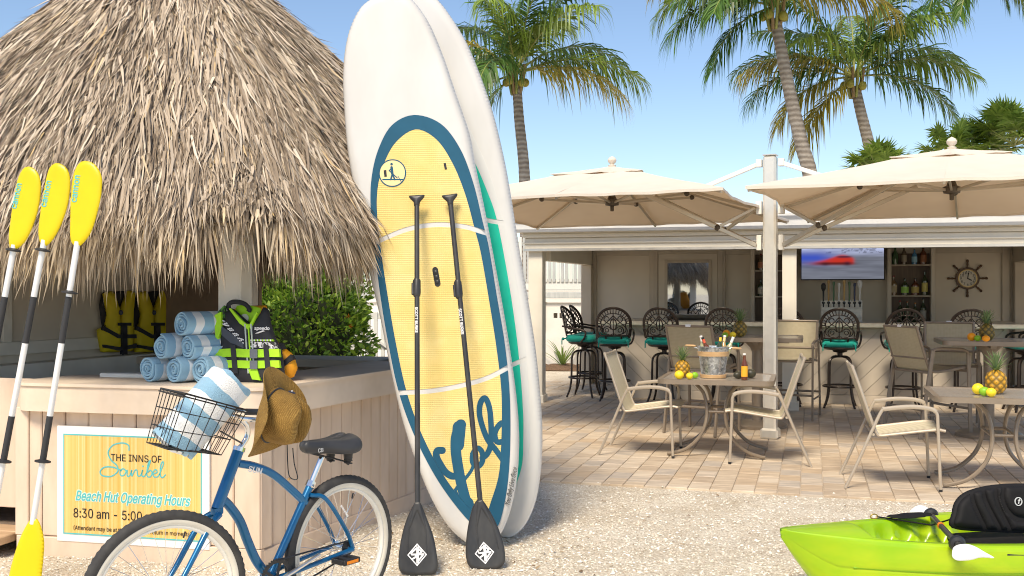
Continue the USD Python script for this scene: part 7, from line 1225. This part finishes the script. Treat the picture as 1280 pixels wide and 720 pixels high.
D3 = 27.0; c3 = P(1068, 96, D3); F3_ = [(4, 26, 3.4, 62, 1), (14, 38, 3.4, 70, 0), (352, 6, 2.9, 75, 0), (40, 55, 3.3, 65, 0), (75, 65, 3.3, 55, 1), (140, 55, 3.4, 65, 0), (165, 35, 3.3, 75, 0), (182, 14, 3.1, 70, 0), (196, -6, 2.8, 65, 2), (205, -32, 2.7, 35, 2), (180, 30, 3.2, 75, 2), (225, 40, 3.2, 80, 1), (285, 60, 3.2, 70, 0), (315, 50, 3.2, 70, 1), (335, 58, 3.3, 60, 0), (160, 68, 3.4, 50, 0)]
palm(A_((1110 - 640) / FPX * D3, D3, 0), [A_((1110 - 640) / FPX * D3, D3, 0), P(1097, 230, D3), P(1086, 180, D3), P(1076, 140, D3), P(1069, 108, D3)], (0.17, 0.125), c3, F3_, 'shorter coconut palm between the umbrellas with golden lower fronds', 3)
D4 = 20.0; c4 = P(1226, -40, D4); F4_ = [(192, -10, 1.5, 70, 0), (215, -40, 1.25, 40, 0), (330, -45, 1.0, 40, 0), (352, -20, 1.2, 65, 1), (30, 40, 2.5, 60, 0), (90, 50, 2.5, 50, 0), (150, 40, 2.5, 60, 0), (260, 40, 2.3, 60, 1), (300, 35, 2.3, 60, 0)]
palm(A_((1440 - 640) / FPX * D4, D4, 0), [A_((1440 - 640) / FPX * D4, D4, 0), P(1400, 150, D4), P(1340, 15, D4), P(1290, -25, D4), P(1236, -37, D4)], (0.2, 0.13), c4, F4_, 'palm whose frond tips hang into the top right corner of the photo', 4)
# fan palms behind the right umbrella
FANM = M('fan_leaf_green', (0.25, 0.36, 0.05), 0.4, island=[(0, (0.15, 0.24, 0.03)), (1, (0.36, 0.47, 0.08))], trans=(0.4, 0.5, 0.08))
def fan_palm(c, n, lab, seed, R=0.62):
    t = thing('fan_palm', lab, 'palm tree', A_(c[0], c[1], 0), 0, 'fan palms behind the right umbrella'); r = np.random.default_rng(seed); obj('trunk', tube([A_(c[0], c[1], 0), c - A_(0, 0, 0.9), c - A_(0, 0, 0.2)], 0.13, 9), TRUNK, t, smooth=50)
    for k in range(n):
        az = k * 2.4 + r.uniform(-0.3, 0.3); el = r.uniform(-0.1, 1.3); d = A_(math.cos(az) * math.cos(el), math.sin(az) * math.cos(el), math.sin(el)); h = c + d * r.uniform(0.5, 0.8); sd = unit(np.cross(d, (0, 0, 1))); up = np.cross(sd, d); m = 26; a = np.linspace(-1.9, 1.9, m); dd = np.cos(a)[:, None] * d + np.sin(a)[:, None] * sd + 0.10 * up; dd /= np.linalg.norm(dd, axis=1, keepdims=True)
        ss = np.cross(dd, up); ss /= np.linalg.norm(ss, axis=1, keepdims=True); lv = blades(np.repeat(h[None], m, 0), dd, ss, R * r.uniform(0.8, 1.05, m) * (1 - 0.12 * np.abs(a)), np.full(m, 0.055), A_(0, 0, -1) * r.uniform(0.05, 0.22, m)[:, None])
        f_ = obj('fan_leaf', lv, FANM if k % 3 else FROND[1], t); obj('leaf_stalk', tube([c, h], 0.012, 5), RACH, f_)
fan_palm(P(1268, 182, 22.0), 34, 'fan palm rising behind the right umbrella at the right edge', 51, 0.62); fan_palm(P(1190, 203, 22.5), 22, 'low fan palm behind the finial of the right umbrella', 52, 0.5); fan_palm(P(1228, 196, 23.0), 24, 'fan palm between two others behind the right umbrella', 55, 0.55); fan_palm(P(1098, 224, 24.0), 18, 'small fan palm peeking over the right umbrella beside the palm trunk', 53, 0.5)
